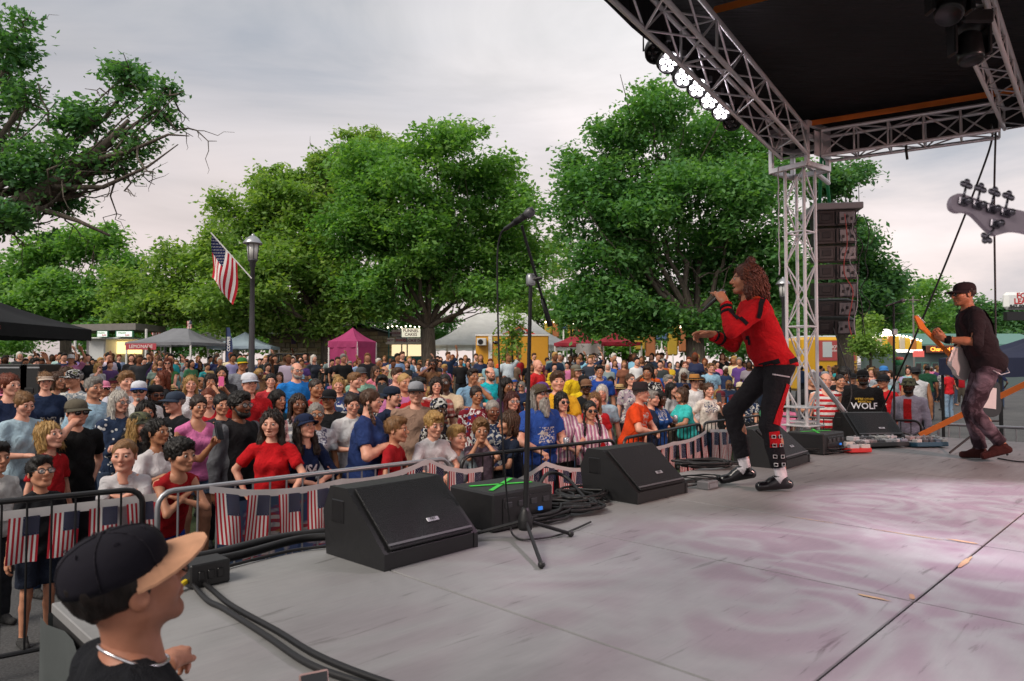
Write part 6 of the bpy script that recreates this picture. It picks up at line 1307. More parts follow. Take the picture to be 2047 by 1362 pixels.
def blades(v, q, n, L, down, seed, hr):
    """fine locks lying on the hair mass, so that its outline is not smooth"""
    rng = np.random.default_rng(seed); f = q[rng.integers(0, len(q), n)]; p = v[f].mean(1); nr = np.cross(v[f[:, 2]] - v[f[:, 0]], v[f[:, 3]] - v[f[:, 1]]); nr /= np.maximum(np.linalg.norm(nr, axis=1), 1e-9)[:, None]
    fl_ = rng.normal(size=(n, 3)) * (.28 if hr in ('long', 'bob', 'pony', 'wavy', 'bun', 'braids', 'braid') else .9)
    if hr in ('bun', 'pony'): fl_ += np.array([0, 1.0, .1]) * 1.0
    else: fl_ += np.stack([p[:, 0] * 3 * (p[:, 2] > .15), (p[:, 1] + .02) * 2, -down * np.ones(n)], 1)
    t_ = fl_ - nr * (fl_ * nr).sum(1)[:, None]; t_ /= np.maximum(np.linalg.norm(t_, axis=1), 1e-9)[:, None]; l = (L * rng.uniform(.5, 1.3, n))[:, None]; w = np.cross(nr, t_) * rng.uniform(.0012, .0030, n)[:, None]
    a = p - t_ * l * .4 - nr * .001; b = p + t_ * l * .15 + nr * .0035; c = p + t_ * l * .6 + nr * rng.uniform(.0, .010, n)[:, None]
    B = np.stack([a - w, a + w, b - w * 1.2, b + w * 1.2, c - w * .3, c + w * .3], 1).reshape(-1, 3); k = len(v) + 6 * np.arange(n)[:, None]
    return np.concatenate([v, B]), np.concatenate([q, k + np.array([0, 1, 3, 2]), k + np.array([2, 3, 5, 4])])
def build_person(sp, res=.02, hres=.0065, handres=.0065, detail=2):
    """returns dict part -> mesh in a 1.75 m frame scaled to sp['h'] (feet at z=0, facing -Y)"""
    J = skeleton(sp); sc = sp['h'] / 1.75
    kid = sp['sex'] == 'c'; hs = sp.get('hs', (.965 if not kid else 1.0 - .10 * min(1, max(0, (1.5 - sp['h']) / .4))) * (.945 if sp['sex'] == 'f' else 1.0))
    hs = hs / sc                                    # head is scaled apart from the body
    J['head'] = J['head'] - V3(0, 0, (hs - 1) * .03)
    ra = arm_r(sp); rl = leg_r(sp); lo, hi = bbox(J); parts = {}
    # ---- body
    g = Grid(lo, hi, res); torso(g, J, sp)
    g.cone(J['neck'] - V3(0, 0, .03), J['head'] + V3(0, .03, .03), .056, .050 * (.85 if sp['sex'] != 'm' else 1), .03)
    for n in 'LR':
        g.cone(J['S' + n], J['E' + n], ra[0], ra[1], .02); fm = J['E' + n] * .65 + J['W' + n] * .35
        g.cone(J['E' + n], fm, ra[1], ra[2] * 1.08, .015); g.cone(fm, J['W' + n], ra[2] * 1.08, ra[3], .012)
        g.cone(J['H' + n], J['K' + n], rl[0], rl[1], .03); cm = J['K' + n] * .68 + J['A' + n] * .32 + V3(0, .015, 0)
        g.cone(J['K' + n], cm, rl[1], rl[2], .02); g.cone(cm, J['A' + n], rl[2], rl[3], .02); g.cone(J['A' + n] - V3(0, -.02, .03), J['T' + n], .036, .030, .02)
    V, Q = g.nets(); Vs = [V]; Qs = [Q]; Ts = [np.ones((len(V), 3))]; nv = len(V); mi = [np.zeros(len(Q), int)]
    # ---- hands
    cl = POSES[sp.get('pose', 'down')].get('curl', .45)
    hk = {'f': .93, 'm': 1.0, 'c': .95}[sp['sex']] * (1 if not kid else .9)
    for n, s in (('L', 1), ('R', -1)):
        c = sp.get('curl' + n, cl); HV, HQ = hand_mesh(c, handres, sp.get('thumb' + n, .5), sp.get('spread', 0.0))
        d = J['W' + n] - J['E' + n]; d = d / np.linalg.norm(d); d = np.array(sp.get('hdir' + n, d)); d = d / np.linalg.norm(d)
        pn = np.array(sp.get('palm' + n, V3(-s * .9, 0, -.25) if d[2] < -.6 else (V3(0, 0, -1) if abs(d[2]) < .6 else V3(-s * .5, -.8, 0))), float)
        pn = pn - d * (pn @ d); pn /= max(np.linalg.norm(pn), 1e-6)
        z = -pn; y = np.cross(z, d)                  # right-handed; the left hand is the mirror image
        HVm = HV.copy(); HQm = HQ
        # thumb lies on +Y of the canonical hand; a right hand with palm down has its thumb to its left
        if n == 'L': HVm[:, 1] *= -1; HQm = HQ[:, ::-1]
        M = np.stack([d, y, z], 1); P = J['W' + n] + (HVm * hk * (1 if not kid else 1.05)) @ M.T
        Vs.append(P); Qs.append(HQm + nv); Ts.append(np.ones((len(P), 3))); mi.append(np.zeros(len(HQm), int)); nv += len(P)
    # ---- head
    HV, HQ, HT = head_mesh(sp['sex'], hres, sp.get('mouth', 0.0), sp.get('stubble', 0.0), sp.get('var', 0))
    Rh = np.array(Euler((R(sp.get('pitch', 0)), R(sp.get('roll', 0)), R(sp.get('hyaw', 0))), 'YXZ').to_matrix() if False else (Matrix.Rotation(R(sp.get('hyaw', 0)), 3, 'Z') @ Matrix.Rotation(-R(sp.get('pitch', 0)), 3, 'X') @ Matrix.Rotation(R(sp.get('roll', 0)), 3, 'Y')))
    piv = V3(0, .02, .04); hw = sp.get('hw', 1.0)
    def place(P):
        P = np.asarray(P, float) * V3(hw, 1, 1); return J['head'] + V3(0, 0, .0) + ((P - piv) @ Rh.T + piv) * hs
    P = place(HV); Vs.append(P); Qs.append(HQ + nv); Ts.append(HT); mi.append(np.zeros(len(HQ), int)); nv += len(P)
    V = np.concatenate(Vs); Q = np.concatenate(Qs); T = np.concatenate(Ts); mi = np.concatenate(mi)
    tri_v = []; tri_f = []; tri_m = []
    if detail >= 1:
        for s in (-1, 1):
            e = eye_geo(s); P = place(np.array(e.v)); tri_f += [tuple(i + nv for i in fc) for fc in e.f]; tri_m += [1 + m for m in e.mi]; tri_v.append(P); nv += len(P)
    if tri_v:
        V = np.concatenate([V] + tri_v); T = np.concatenate([T, np.ones((len(V) - len(T), 3))])
        F = [tuple(q) for q in Q.tolist()] + tri_f; mi = np.concatenate([mi, np.array(tri_m)])
    else: F = Q
    sm = [MATS['skin'], MATS['eye_white'], MATS['pupil']]
    parts['body'] = mesh_from(V * sc, F, 'person_body', sm, True, midx=mi, col=T)
    # ---- shirt
    sleeve = sp.get('sleeve', 'short'); hem = sp.get('hem', .87)
    def put(name, g, mat, smooth=True, k=sc):
        v, q = g.nets()
        if len(q): parts[name] = mesh_from(v * k, q, name, MATS[mat] if isinstance(mat, str) else mat, smooth)
    if sleeve != 'none':
        g = Grid(lo, hi, res); lo_ = sp.get('loose', .012); torso(g, J, sp, lo_)
        fa = sp.get('fat', 1)
        if not sp.get('fitted'): E2 = J['up']((0, -.005, 1.12)) + J['off']; g.ell(E2, ((.148 if sp['sex'] != 'm' else .16) * fa + lo_, .112 * fa + lo_, .20), .05, M=J['Rx'])
        if not sp.get('seat'): g.ell((0, .005, .92), (.17 * sp.get('fat', 1) + lo_, .125 * (1 + (sp.get('fat', 1) - 1) * 1.2) + lo_, .14), .04)
        for n in 'LR':
            a, b, c = J['S' + n], J['E' + n], J['W' + n]
            if sleeve == 'short':
                e = a + (b - a) * .68; g.cone(a, e + (b - a) * .1, ra[0] + .016, ra[1] + .026, .025); u = (b - a) / np.linalg.norm(b - a); g.cut(e, u, .13, ra[1] + .05)
            elif sleeve == 'long':
                w = b + (c - b) * .93; g.cone(a, b, ra[0] + .016, ra[1] + .018, .025); g.cone(b, w, ra[1] + .018, ra[3] + .014, .015); u = (c - b) / np.linalg.norm(c - b); g.cut(w, u, .09, ra[3] + .04)
            elif sleeve == 'half':
                w = b + (c - b) * .12; g.cone(a, b, ra[0] + .018, ra[1] + .02, .025); g.cone(b, w, ra[1] + .02, ra[1] + .02, .015); u = (c - b) / np.linalg.norm(c - b); g.cut(w, u, .1, ra[1] + .05)
        nk = J['neck']
        nd = sp.get('neckline', .055)
        if sleeve == 'tank': g.ell(nk + V3(0, -.07, .02), (.085, .09, .10), .01, sub=True)
        g.ell(nk + V3(0, -.035, .045), (.066, .075, nd), .01, sub=True)
        if sp.get('vneck'): g.cone(nk + V3(0, -.10, -.02), nk + V3(0, -.13, -.10), .035, .008, .008, sub=True)
        g.cut(V3(0, 0, hem + J['off'][2]) if not sp.get('seat') else V3(0, 0, .42), V3(0, 0, -1))
        sd = sp.get('seed', 1) * 1.7
        g.warp(lambda x, y, z: .0060 * np.sin(34 * z + 15 * x * np.sin(sd) + sd) * np.sin(21 * y + 17 * x + 2 * sd) + .003 * np.sin(55 * x - 40 * z + sd))
        put('jacket' if sp.get('jacket') else 'shirt', g, sp.get('shirt_mat', 'cloth'))
    # ---- trousers
    pt = sp.get('pants', 'long')
    if pt != 'none':
        g = Grid((lo[0], lo[1], -.05), (hi[0], hi[1], 1.08), res); f = sp.get('fat', 1.0)
        g.ell(V3(0, .01, .93) + J['off'], V3((.165 if sp['sex'] != 'c' else .15) * f + .012, (.122 if sp['sex'] != 'c' else .115) * (1 + (f - 1) * 1.2) + .012, .13), .04)
        w = sp.get('legw', .018)
        for n in 'LR':
            H, K, A = J['H' + n], J['K' + n], J['A' + n]
            if pt == 'shorts':
                e = H + (K - H) * sp.get('shortlen', .82); g.cone(H, e + (K - H) * .1, rl[0] + w, rl[1] + w + .03, .03); u = (K - H) / np.linalg.norm(K - H); g.cut(e, u, .16)
            else:
                g.cone(H, K, rl[0] + w, rl[1] + w, .03); g.cone(K, A, rl[1] + w, rl[3] + w + .008, .02); u = (A - K) / np.linalg.norm(A - K); g.cut(K + (A - K) * sp.get('cuff', 1.0), u, .16, .10)
        g.cut(V3(0, 0, sp.get('waist', .905)) + (J['off'] if not sp.get('seat') else V3(0, 0, -.30)), V3(0, 0, 1))
        sd = sp.get('seed', 1) * 2.3
        g.warp(lambda x, y, z: .004 * np.sin(40 * z + 9 * x + sd) * np.sin(25 * y + 20 * x))
        put('shorts' if pt == 'shorts' else 'trousers', g, sp.get('pants_mat', 'cloth'))
    if sp.get('shoes', True) and detail >= 1:
        for n in 'LR':
            A, T_ = J['A' + n], J['T' + n]; g = Grid(np.minimum(A, T_) - .12, np.maximum(A, T_) + .12, .014)
            heel = A + V3(0, .045, 0) - V3(0, 0, .048); g.cone(heel, T_, .040, .036, .02); g.cone(A, (A + T_) / 2, .045, .035, .02)
            fl = min(heel[2], T_[2]) - .035; u = np.cross(V3(1, 0, 0), T_ - heel); u = u / np.linalg.norm(u); u = u if u[2] < 0 else -u
            g.cut((heel + T_) / 2 + u * .032, u); g.cut(A + V3(0, 0, .015), V3(0, 0, 1)); put('shoe_' + n, g, sp.get('shoe_mat', 'cloth'))
    parts['_place'] = place; parts['_sc'] = sc; parts['_J'] = J; parts['_hs'] = hs
    # ---- hair
    hr = sp.get('hair', 'short'); gres = max(hres * 1.15, .006)
    if hr not in ('none', 'bald'):
        long_ = hr in ('long', 'bob', 'wavy', 'pony', 'braids', 'curlylong', 'locs', 'braid')
        g = Grid((-.2, -.2, -.33 if long_ else -.06), (.2, .24, .38), gres)
        th = {'buzz': .005, 'ring': .005, 'curly': .015, 'curlylong': .018, 'afro': .016, 'thick': .016, 'bob': .010, 'wavy': .010, 'long': .008}.get(hr, .008)
        if hr == 'mop': th = .012
        hatted = sp.get('hat') in ('cap', 'capback', 'bucket', 'fedora', 'straw', 'beanie')
        if hatted: th = .006
        g.ell((0, .02, .150), (.078 + th, .097 + th, .088 + th), .02)
        if hr in ('short', 'thick', 'mop', 'curly', 'quiff') and not hatted: g.ell((0, -.045, .205), (.062, .055, .030 + (.012 if hr in ('quiff', 'thick') else 0)), .03)
        # face opening
        low = {'mop': .022, 'bob': .012, 'fringe': .02, 'curly': .006}.get(hr, 0.0) + .006 * math.sin(sp.get('seed', 1) * 1.9)
        g.ell((.010 * math.sin(sp.get('seed', 1) * 2.7), -.128, .080 - low), (.071, .098, .108), .012, True)
        g.box((0, -.145, .02), (.12, .112, .088), .03, .02, True)      # temples and ears stay free
        if not long_: g.box((0, .0, -.02), (.13, .075, .105), .02, .015, True); g.box((0, .1, -.09), (.2, .2, .115), .02, .02, True)
        if hr == 'ring': g.ell((0, -.01, .23), (.085, .12, .085), .02, True)
        if hr in ('long', 'wavy'):
            w = .010 if hr == 'wavy' else 0
            g.ell((0, .075, .03), (.088 + w, .050, .17), .04)
            for s in (-1, 1): g.cone((s * .076, .005, .15), (s * (.086 + w), -.005, -.13), .016, .022 + w, .03)
        if hr == 'bob':
            g.ell((0, .055, .06), (.084, .050, .10), .03)
            for s in (-1, 1): g.cone((s * .077, -.01, .14), (s * .082, -.02, .01), .016, .019, .03)
        if hr == 'pony': g.cone((0, .11, .16), (0, .16, .13), .03, .032, .02); g.cone((0, .16, .13), (0, .15, -.08), .034, .02, .02)
        if hr == 'bun': g.ell((0, .10, .20), (.042, .042, .040), .012)
        if hr == 'topbun': g.ell((0, .06, .265), (.038, .038, .034), .012)
        if hr == 'afro': g.ell((0, .03, .17), (.125, .13, .125), .02); g.box((0, -.17, .05), (.075, .09, .10), .03, .02, True)
        if hr in ('braids', 'braid'):
            for s in ((-1, 1) if hr == 'braids' else (sp.get('bside', 1),)):
                for j in range(11): g.ell((s * (.078 + .02 * min(j, 3) / 3), .0 - .015 * min(j, 5), .08 - .034 * j), (.020 - .0006 * j, .018, .023), .004)
        if hr == 'locs':
            for a in np.linspace(.15 * math.pi, .85 * math.pi, 9): g.cone((.09 * math.cos(a), .02 + .09 * math.sin(a), .16), (.105 * math.cos(a), .03 + .10 * math.sin(a), -.18), .018, .014, .004)
            for s in (-1, 1): g.cone((s * .085, -.01, .14), (s * .10, -.03, -.16), .018, .013, .004)
        if hr == 'curlylong':
            g.ell((0, .085, .06), (.105, .07, .15), .04)
            for s in (-1, 1): g.ell((s * .088, .03, .05), (.034, .055, .12), .03)
        if sp.get('knot'): g.ell((0, .03, .275), (.034, .036, .030), .02)
        sd = sp.get('seed', 1) * 3.1
        if hr in ('curly', 'curlylong', 'afro', 'mop'):
            fq = 130 if hr != 'mop' else 90
            g.warp(lambda x, y, z: .0085 * np.sin(fq * x + sd + 2 * np.sin(50 * z)) * np.sin(fq * y + 1.5 * np.sin(60 * x)) * np.sin(fq * .9 * z + 2 * np.sin(40 * y)) + .004 * np.sin(60 * x + sd) * np.sin(55 * z) * np.sin(50 * y))
        elif hr in ('long', 'wavy', 'bob', 'pony', 'fringe', 'locs'):
            g.warp(lambda x, y, z: .0050 * np.sin(22 * np.arctan2(y - .02, x) + 3 * np.sin(22 * z + sd) + sd) + .0028 * np.sin(47 * np.arctan2(y - .02, x) + 2 * np.sin(31 * z)) + (.004 * np.sin(45 * z + 5 * np.arctan2(y, x) + sd) if hr == 'wavy' else 0))
        else: g.warp(lambda x, y, z: .0035 * np.sin(48 * x + sd) * np.sin(60 * y + 35 * z + sd) + .0026 * np.sin(140 * x + sd) * np.sin(120 * y + 60 * z + sd) + .0018 * np.sin(95 * y - 70 * z))
        if hatted: g.cut((0, 0, .178), (0, 0, 1))
        v, q = g.nets()
        if detail >= 2 and hr not in ('buzz', 'ring'): v, q = blades(v, q, {'long': 900, 'wavy': 900, 'curlylong': 1100, 'bob': 700, 'pony': 600, 'locs': 300}.get(hr, 520), {'long': .10, 'wavy': .09, 'curlylong': .05, 'bob': .06, 'pony': .06, 'bun': .05, 'curly': .028, 'afro': .025}.get(hr, .034), 1.0 if long_ else .35, int(sp.get('seed', 1)), hr)
        parts['hair'] = mesh_from(place(v) * sc, q, 'hair', MATS['hair'], True)
    bd = sp.get('beard')
    if bd:
        g = Grid((-.12, -.2, -.22), (.12, .06, .12), gres)
        if bd == 'long': g.ell((0, -.06, -.02), (.068, .045, .085), .02); g.cone((0, -.075, .03), (0, -.085, -.13), .05, .03, .02)
        elif bd == 'full':
            g.ell((0, -.055, .022), (.056, .045, .036), .02)
            for s in (-1, 1): g.cone((s * .062, -.012, .08), (s * .04, -.055, .03), .016, .024, .02)
        else: g.ell((0, -.084, .02), (.026, .018, .024), .012)
        g.ell((0, -.098, .068), (.030, .010, .0075), .008)
        g.ell((0, -.108, .052), (.018, .022, .006), .004, sub=True)
        g.warp(lambda x, y, z: .003 * np.sin(150 * x + 20 * z) * np.sin(90 * z + 40 * y)); v, q = g.nets()
        parts['beard'] = mesh_from(place(v) * sc, q, 'beard', MATS['hair'], True)
    # ---- hats and glasses (head space)
    def hb(mb, name, mat, smooth=True):
        mb.v = [tuple(p) for p in place(np.array(mb.v)) * sc]; me = mb.mesh(name, mat, smooth); parts[name] = me
    hat = sp.get('hat')
    if hat in ('cap', 'capback', 'visor'):
        m = MB(); n = 18; prof = [(1.0, .0), (1.005, .016), (.975, .040), (.88, .062), (.70, .078), (.42, .088), (.12, .092), (.00001, .0925)]
        if hat == 'visor': prof = [(1.0, .0), (1.0, .035), (.96, .035), (.96, .0)]
        m.lathe([(r_ * .089, z) for r_, z in prof], n, None, (0, .016, .150), 1.0, 1.22)
        if hat != 'visor': m.sphere((0, .016, .2425), .006, 6, 4)
        hb(m, 'cap_crown' if hat != 'visor' else 'visor_band', MATS[sp.get('hat_mat', 'cloth_fine')])
        m = MB(); sg = 1 if hat == 'capback' else -1
        def bill(u, v, dz=0.0):
            a = (u - .5) * math.pi * .98; r0 = .087; r1 = .087 + .078 * math.cos(a) ** .8 if abs(a) < 1.57 else .087
            r_ = r0 * .97 + (r1 - r0) * v; x = math.sin(a) * (r0 * .97 + (r1 - r0) * v * .55); y = math.cos(a) * r_ * 1.2
            return Vector((x, .016 + sg * y, .153 - .022 * (math.sin(a) ** 2) * v - .012 * v + dz))
        m.sheet(lambda u, v: bill(u, v), 12, 4); m.sheet(lambda u, v: bill(1 - u, v, .006), 12, 4)
        m.sheet(lambda u, v: bill(u, 1, .006 * (v)), 12, 1)
        hb(m, 'cap_bill', MATS[sp.get('bill_mat', 'cloth_fine')])
    elif hat in ('bucket', 'fedora', 'straw'):
        bw = {'bucket': 1.5, 'fedora': 1.55, 'straw': 1.85}[hat]; hh = {'bucket': .085, 'fedora': .115, 'straw': .105}[hat]
        m = MB(); dr = .03 if hat == 'bucket' else -.004
        m.lathe([(.096 * bw, -dr), (.096 * bw, -dr + .004), (.099, .012), (.097, .03), (.09, hh * .8), (.078, hh), (.04, hh - (.012 if hat != 'bucket' else -.004)), (.00001, hh - (.02 if hat != 'bucket' else -.005))], 22, None, (0, .016, .155), 1.0, 1.14)
        hb(m, 'hat', MATS[sp.get('hat_mat', 'cloth_fine')])
        if hat != 'bucket':
            m = MB(); m.lathe([(.1005, .012), (.0995, .034)], 22, None, (0, .016, .155), 1.0, 1.14); hb(m, 'hat_band', MATS['cloth'])
    elif hat == 'beanie':
        m = MB(); m.lathe([(.092, -.01), (.097, .01), (.096, .035), (.084, .075), (.055, .10), (.02, .112), (.00001, .113)], 18, None, (0, .018, .150), 1.0, 1.16); hb(m, 'beanie', MATS[sp.get('hat_mat', 'cloth_fine')])
    gl = sp.get('glasses')
    if gl:
        dy, dz, tl = (0, 0, 0) if gl != 'head' else (.055, .085, 0)
        m = MB()
        for s in (-1, 1):
            c = Vector((s * .034, -.1035 + dy, .116 + dz)); pts = [c + Vector((.0255 * math.cos(a), .004 * abs(math.cos(a)) * 0, .0195 * math.sin(a))) for a in np.linspace(0, 2 * math.pi, 12, endpoint=False)]
            m.tube(pts, .0026, 5, closed=True); m.tube([c + Vector((s * .025, 0, .008)), Vector((s * .076, -.07 + dy, .124 + dz)), Vector((s * .085, .01 + dy, .122 + dz))], .0024, 5)
        m.tube([(-.010, -.105 + dy, .121 + dz), (0, -.109 + dy, .123 + dz), (.010, -.105 + dy, .121 + dz)], .0024, 5); hb(m, 'glasses_frame', plain('frame_black', (.02, .02, .022), .3, nz=0))
        m = MB()
        for s in (-1, 1):
            c = Vector((s * .034, -.1045 + dy, .116 + dz)); m.lathe([(.0248, 0), (.015, .0012), (.00001, .0018)], 12, Matrix.Rotation(R(90), 3, 'X') @ Matrix.Diagonal(Vector((1, .78, 1))), c)
        hb(m, 'glasses_lens', MATS['lens_clear'] if gl == 'clear' else MATS['lens_dark'])
    return parts
def obj_person(sp, parts, loc, yaw, label, group=None, name='person'):
    """the body is the thing; clothes and hair are its parts"""
    b = obj(name, parts['body'], None, sp['skin']); b.location = loc; b.rotation_euler = (0, 0, R(yaw)); tag(b, label, 'person', group)
    hc = sp.get('hair_col', (.03, .02, .015)); shc = sp.get('shoe_col', (.05, .05, .05)); cc = sp.get('hat_col', (.03, .03, .035))
    for k, c in (('shirt', sp.get('shirt')), ('jacket', sp.get('shirt')), ('trousers', sp.get('pcol')), ('shorts', sp.get('pcol')), ('shoe_L', shc), ('shoe_R', shc), ('hair', hc), ('beard', sp.get('beard_col', hc)),
                 ('cap_crown', cc), ('cap_bill', sp.get('bill_col', cc)), ('visor_band', cc), ('hat', cc), ('hat_band', sp.get('band_col', (.02, .02, .02))), ('beanie', cc), ('glasses_frame', None), ('glasses_lens', None)):
        if k in parts: obj(k.split('_L')[0].split('_R')[0] if k.startswith('shoe') else k, parts[k], b, c if c is not None else (.3, .3, .3))
    return b
def hpoint(parts, p):
    """a point of head space in the person's local frame"""
    return Vector(parts['_place'](np.array([p], float))[0] * parts['_sc'])
# ================================================================ the performers and the man at the stage edge
from mathutils.bvhtree import BVHTree
SK = {k: lin(v) for k, v in dict(p='d39d86', m='ba866a', t='a06f50', b='764b35', d='503220').items()}
def bvh_of(me): return BVHTree.FromPolygons([v.co.copy() for v in me.vertices], [tuple(p.vertices) for p in me.polygons])
def strip_on(me, pts, w, side, name, mat, parent, color=None, off=.006, frm=1.0, sub=5):
    """a strip of cloth laid on a garment: points (y, z) seen from +X (side=1) or -X; or side='front' with points (x, z)"""
    bv = bvh_of(me); P = []
    for i in range(len(pts) - 1):
        for j in range(sub): u = j / sub; P.append((pts[i][0] + (pts[i + 1][0] - pts[i][0]) * u, pts[i][1] + (pts[i + 1][1] - pts[i][1]) * u))
    P.append(pts[-1]); rows = []
    for i, p in enumerate(P):
        a = P[max(i - 1, 0)]; b = P[min(i + 1, len(P) - 1)]; t_ = Vector((b[0] - a[0], b[1] - a[1])).normalized(); n_ = Vector((-t_.y, t_.x)); row = []
        for k in (-1, -.33, .33, 1):
            q = Vector(p) + n_ * k * w / 2
            if side == 'front': o, d = Vector((q.x, -frm, q.y)), Vector((0, 1, 0))
            else: o, d = Vector((side * frm, q.x, q.y)), Vector((-side, 0, 0))
            h = bv.ray_cast(o, d); row.append((h[0] + h[1] * off) if h[0] is not None else None)
        rows.append(row)
    m = MB(); vs = []; idx = {}
    for i, r_ in enumerate(rows):
        for k, v in enumerate(r_):
            if v is not None: idx[(i, k)] = len(vs); vs.append(v)
    fs = []
    for i in range(len(rows) - 1):
        for k in range(3):
            c = [(i, k), (i, k + 1), (i + 1, k + 1), (i + 1, k)]
            if all(x in idx for x in c) and max((vs[idx[c[a]]] - vs[idx[c[(a + 1) % 4]]]).length for a in range(4)) < .12: fs.append(tuple(idx[x] for x in c))
    if not fs: return None
    return m.add(vs, fs).build(name, mat, parent, True, color)
def text_on(me, body, size, c, name, mat, parent, bold=.0, off=.006, sx=1.0):
    bv = bvh_of(me); vs, fs = text_mesh(body, size, 0, 'CENTER', bold, sx); out = []
    for v in vs:
        h = bv.ray_cast(Vector((-v.x * -1 + c[0], -1.0, v.y + c[1])), Vector((0, 1, 0))); out.append(h[0] + Vector((0, -off, 0)) if h[0] is not None else Vector((v.x + c[0], -.2, v.y + c[1])))
    return MB().add(out, fs).build(name, mat, parent)
CL = MATS['cloth']
# ---- singer
sp = dict(sex='m', h=1.75, pose='down', lean=21, skin=lin('b57d60'), hair='curlylong', knot=True, hair_col=lin('5a3024'), sleeve='long', shirt=lin('c4121c'), jacket=True, hem=.93, loose=.020, pants='long', pcol=lin('1d1b20'), legw=.012, cuff=.80, waist=.97,
    kneeL=(.11, -.085, .49), ankleL=(.12, .0, .10), toeL=(.13, -.165, .035), kneeR=(-.10, -.30, .57), ankleR=(-.11, -.20, .14), toeR=(-.12, -.37, .045), wristL=(.085, -.395, 1.405), poleL=(.55, .05, -.85), wristR=(-.10, -.46, 1.175), poleR=(-.4, .3, -.8), hdirL=(-.42, -.36, .82), palmL=(-.85, -.1, -.5), hdirR=(.12, -1, .02), palmR=(.5, 0, -.85), curlL=(1.05, 1.1, .6, .35), curlR=(.25, .5, .7, .8), spread=.6, mouth=.012, stubble=.35, pitch=4, hyaw=-4, shoe_col=lin('0c0a10'), shoe_mat='shiny', seed=3, fitted=False)
d = 5.42; pos = Vector(((1549 - CX) / FPX * d, d, DECK)); parts = build_person(sp, .0125, .0042, .0045); S1 = obj_person(sp, parts, pos, -92, 'singer in red jacket and black trousers holding a microphone to his mouth')
S1.name = 'person'
jk = parts['jacket']; tr_ = parts['trousers']; jo = [c for c in S1.children if c.data == jk][0]; to = [c for c in S1.children if c.data == tr_][0]
def LY(px): return (px - 1549) * d / FPX
def LZ(py): return zat(py, d) - DECK
BLK = lin('17151a'); bk = lambda me, pts, w, nm, par_, col=BLK: strip_on(me, [(LY(a), LZ(b)) for a, b in pts], w, 1, nm, CL, par_, col)
bk(jk, [(1496, 640), (1503, 612), (1514, 592), (1532, 584), (1556, 596), (1574, 630), (1584, 668), (1588, 705)], .034, 'black_panel', jo); bk(jk, [(1500, 602), (1514, 582), (1530, 572), (1552, 582), (1572, 612)], .03, 'orange_yoke', jo, lin('d8401c'))
bk(jk, [(1490, 672), (1493, 690), (1492, 722)], .020, 'black_placket', jo); bk(jk, [(1502, 737), (1520, 728), (1542, 722)], .036, 'hem_tab', jo); bk(jk, [(1560, 724), (1590, 716)], .034, 'hem_tab', jo)
bk(jk, [(1447, 622), (1459, 642)], .030, 'sleeve_band', jo); bk(jk, [(1462, 640), (1474, 652)], .030, 'sleeve_band', jo)
J = parts['_J']
for n, fr in (('R', .55), ('R', .82), ('L', .62), ('L', .80)):
    a = J['E' + n] + (J['W' + n] - J['E' + n]) * fr; u = Vector(J['W' + n] - J['E' + n]).normalized(); rr_ = .060 - .020 * fr; MB().lathe([(rr_, -.012), (rr_ + .004, -.008), (rr_ + .004, .008), (rr_, .012)], 18, u.to_track_quat('Z', 'Y').to_matrix(), a).build('sleeve_strap', CL, jo, True, BLK)
red = lin('b8141e'); bk(tr_, [(1562, 768), (1553, 795), (1543, 822), (1535, 845)], .058, 'red_stripe', to, red); bk(tr_, [(1531, 858), (1534, 888)], .075, 'red_patch', to, red)
bk(tr_, [(1530, 748), (1562, 753)], .010, 'zip', to, lin('b9b4ba'))
bv = bvh_of(tr_)
for py in (868, 884, 906, 921, 936, 950):
    yy = 1535 + (py - 868) * .10
    bk(tr_, [(yy - 11, py), (yy + 12, py + 1)], .016, 'leg_strap', to, lin('0b0a0c'))
    for dx in (-6, 6):
        h = bv.ray_cast(Vector((1, LY(yy + dx), LZ(py))), Vector((-1, 0, 0)))
        if h[0] is not None: c = h[0] + h[1] * .012; Mz = h[1].to_track_quat('Z', 'Y').to_matrix(); pts_ = [c + Mz @ Vector((.013 * a, .011 * b, 0)) for a, b in ((-1, -1), (1, -1), (1, 1), (-1, 1))]; MB().tube(pts_, .0028, 5, closed=True).build('buckle', AL, to)
for n in 'LR':
    K, A = Vector(J['K' + n]), Vector(J['A' + n]); MB().tube([K + (A - K) * .70, K + (A - K) * .98, A + (Vector(J['T' + n]) - A) * .25 - Vector((0, 0, .008))], [.047, .044, .046], 14).build('sock', CL, S1, True, lin('e6dfe6'))
ho = [c for c in S1.children if c.name.startswith('hair')][0]; rg = random.Random(4); m = MB()
for k in range(420):
    th = rg.uniform(-.25, 1.25) * math.pi; ph = rg.uniform(-.1, 1.3); c = Vector((.092 * math.cos(th) * math.cos(ph), .025 + .108 * math.sin(th) * math.cos(ph), .150 + .10 * math.sin(ph)))
    if c.y < -.035 and c.z < .19: continue
    L = rg.uniform(.07, .16) * (1.5 if c.y > .0 else .6); o_ = Vector((c.x, c.y - .02, 0)).normalized(); pts_ = []; p0_ = rg.uniform(0, 6); r_ = rg.uniform(.006, .011)
    for j in range(13):
        u = j / 12; q_ = c + o_ * (.028 * math.sin(min(1, u * 1.6) * 1.57)) + Vector((0, .03 * u, -L * u)); pts_.append(hpoint(parts, q_ + Vector((r_ * math.cos(p0_ + 14 * u), r_ * math.sin(p0_ + 14 * u), 0))))
    m.tube(pts_, [.0042] * 12 + [.0015], 5)
m.build('curls', MATS['hair'], ho, True, lin('6b3b2a'))
mcr = Matrix.Rotation(R(-92), 3, 'Z'); wl = lambda v: pos + mcr @ Vector(v)
hm = empty('handheld_microphone', wl((.03, -.45, 1.43)), 0, 'black microphone held by the singer', 'microphone'); mic(hm, wl((.055, -.555, 1.345)), wl((.02, -.385, 1.50)))
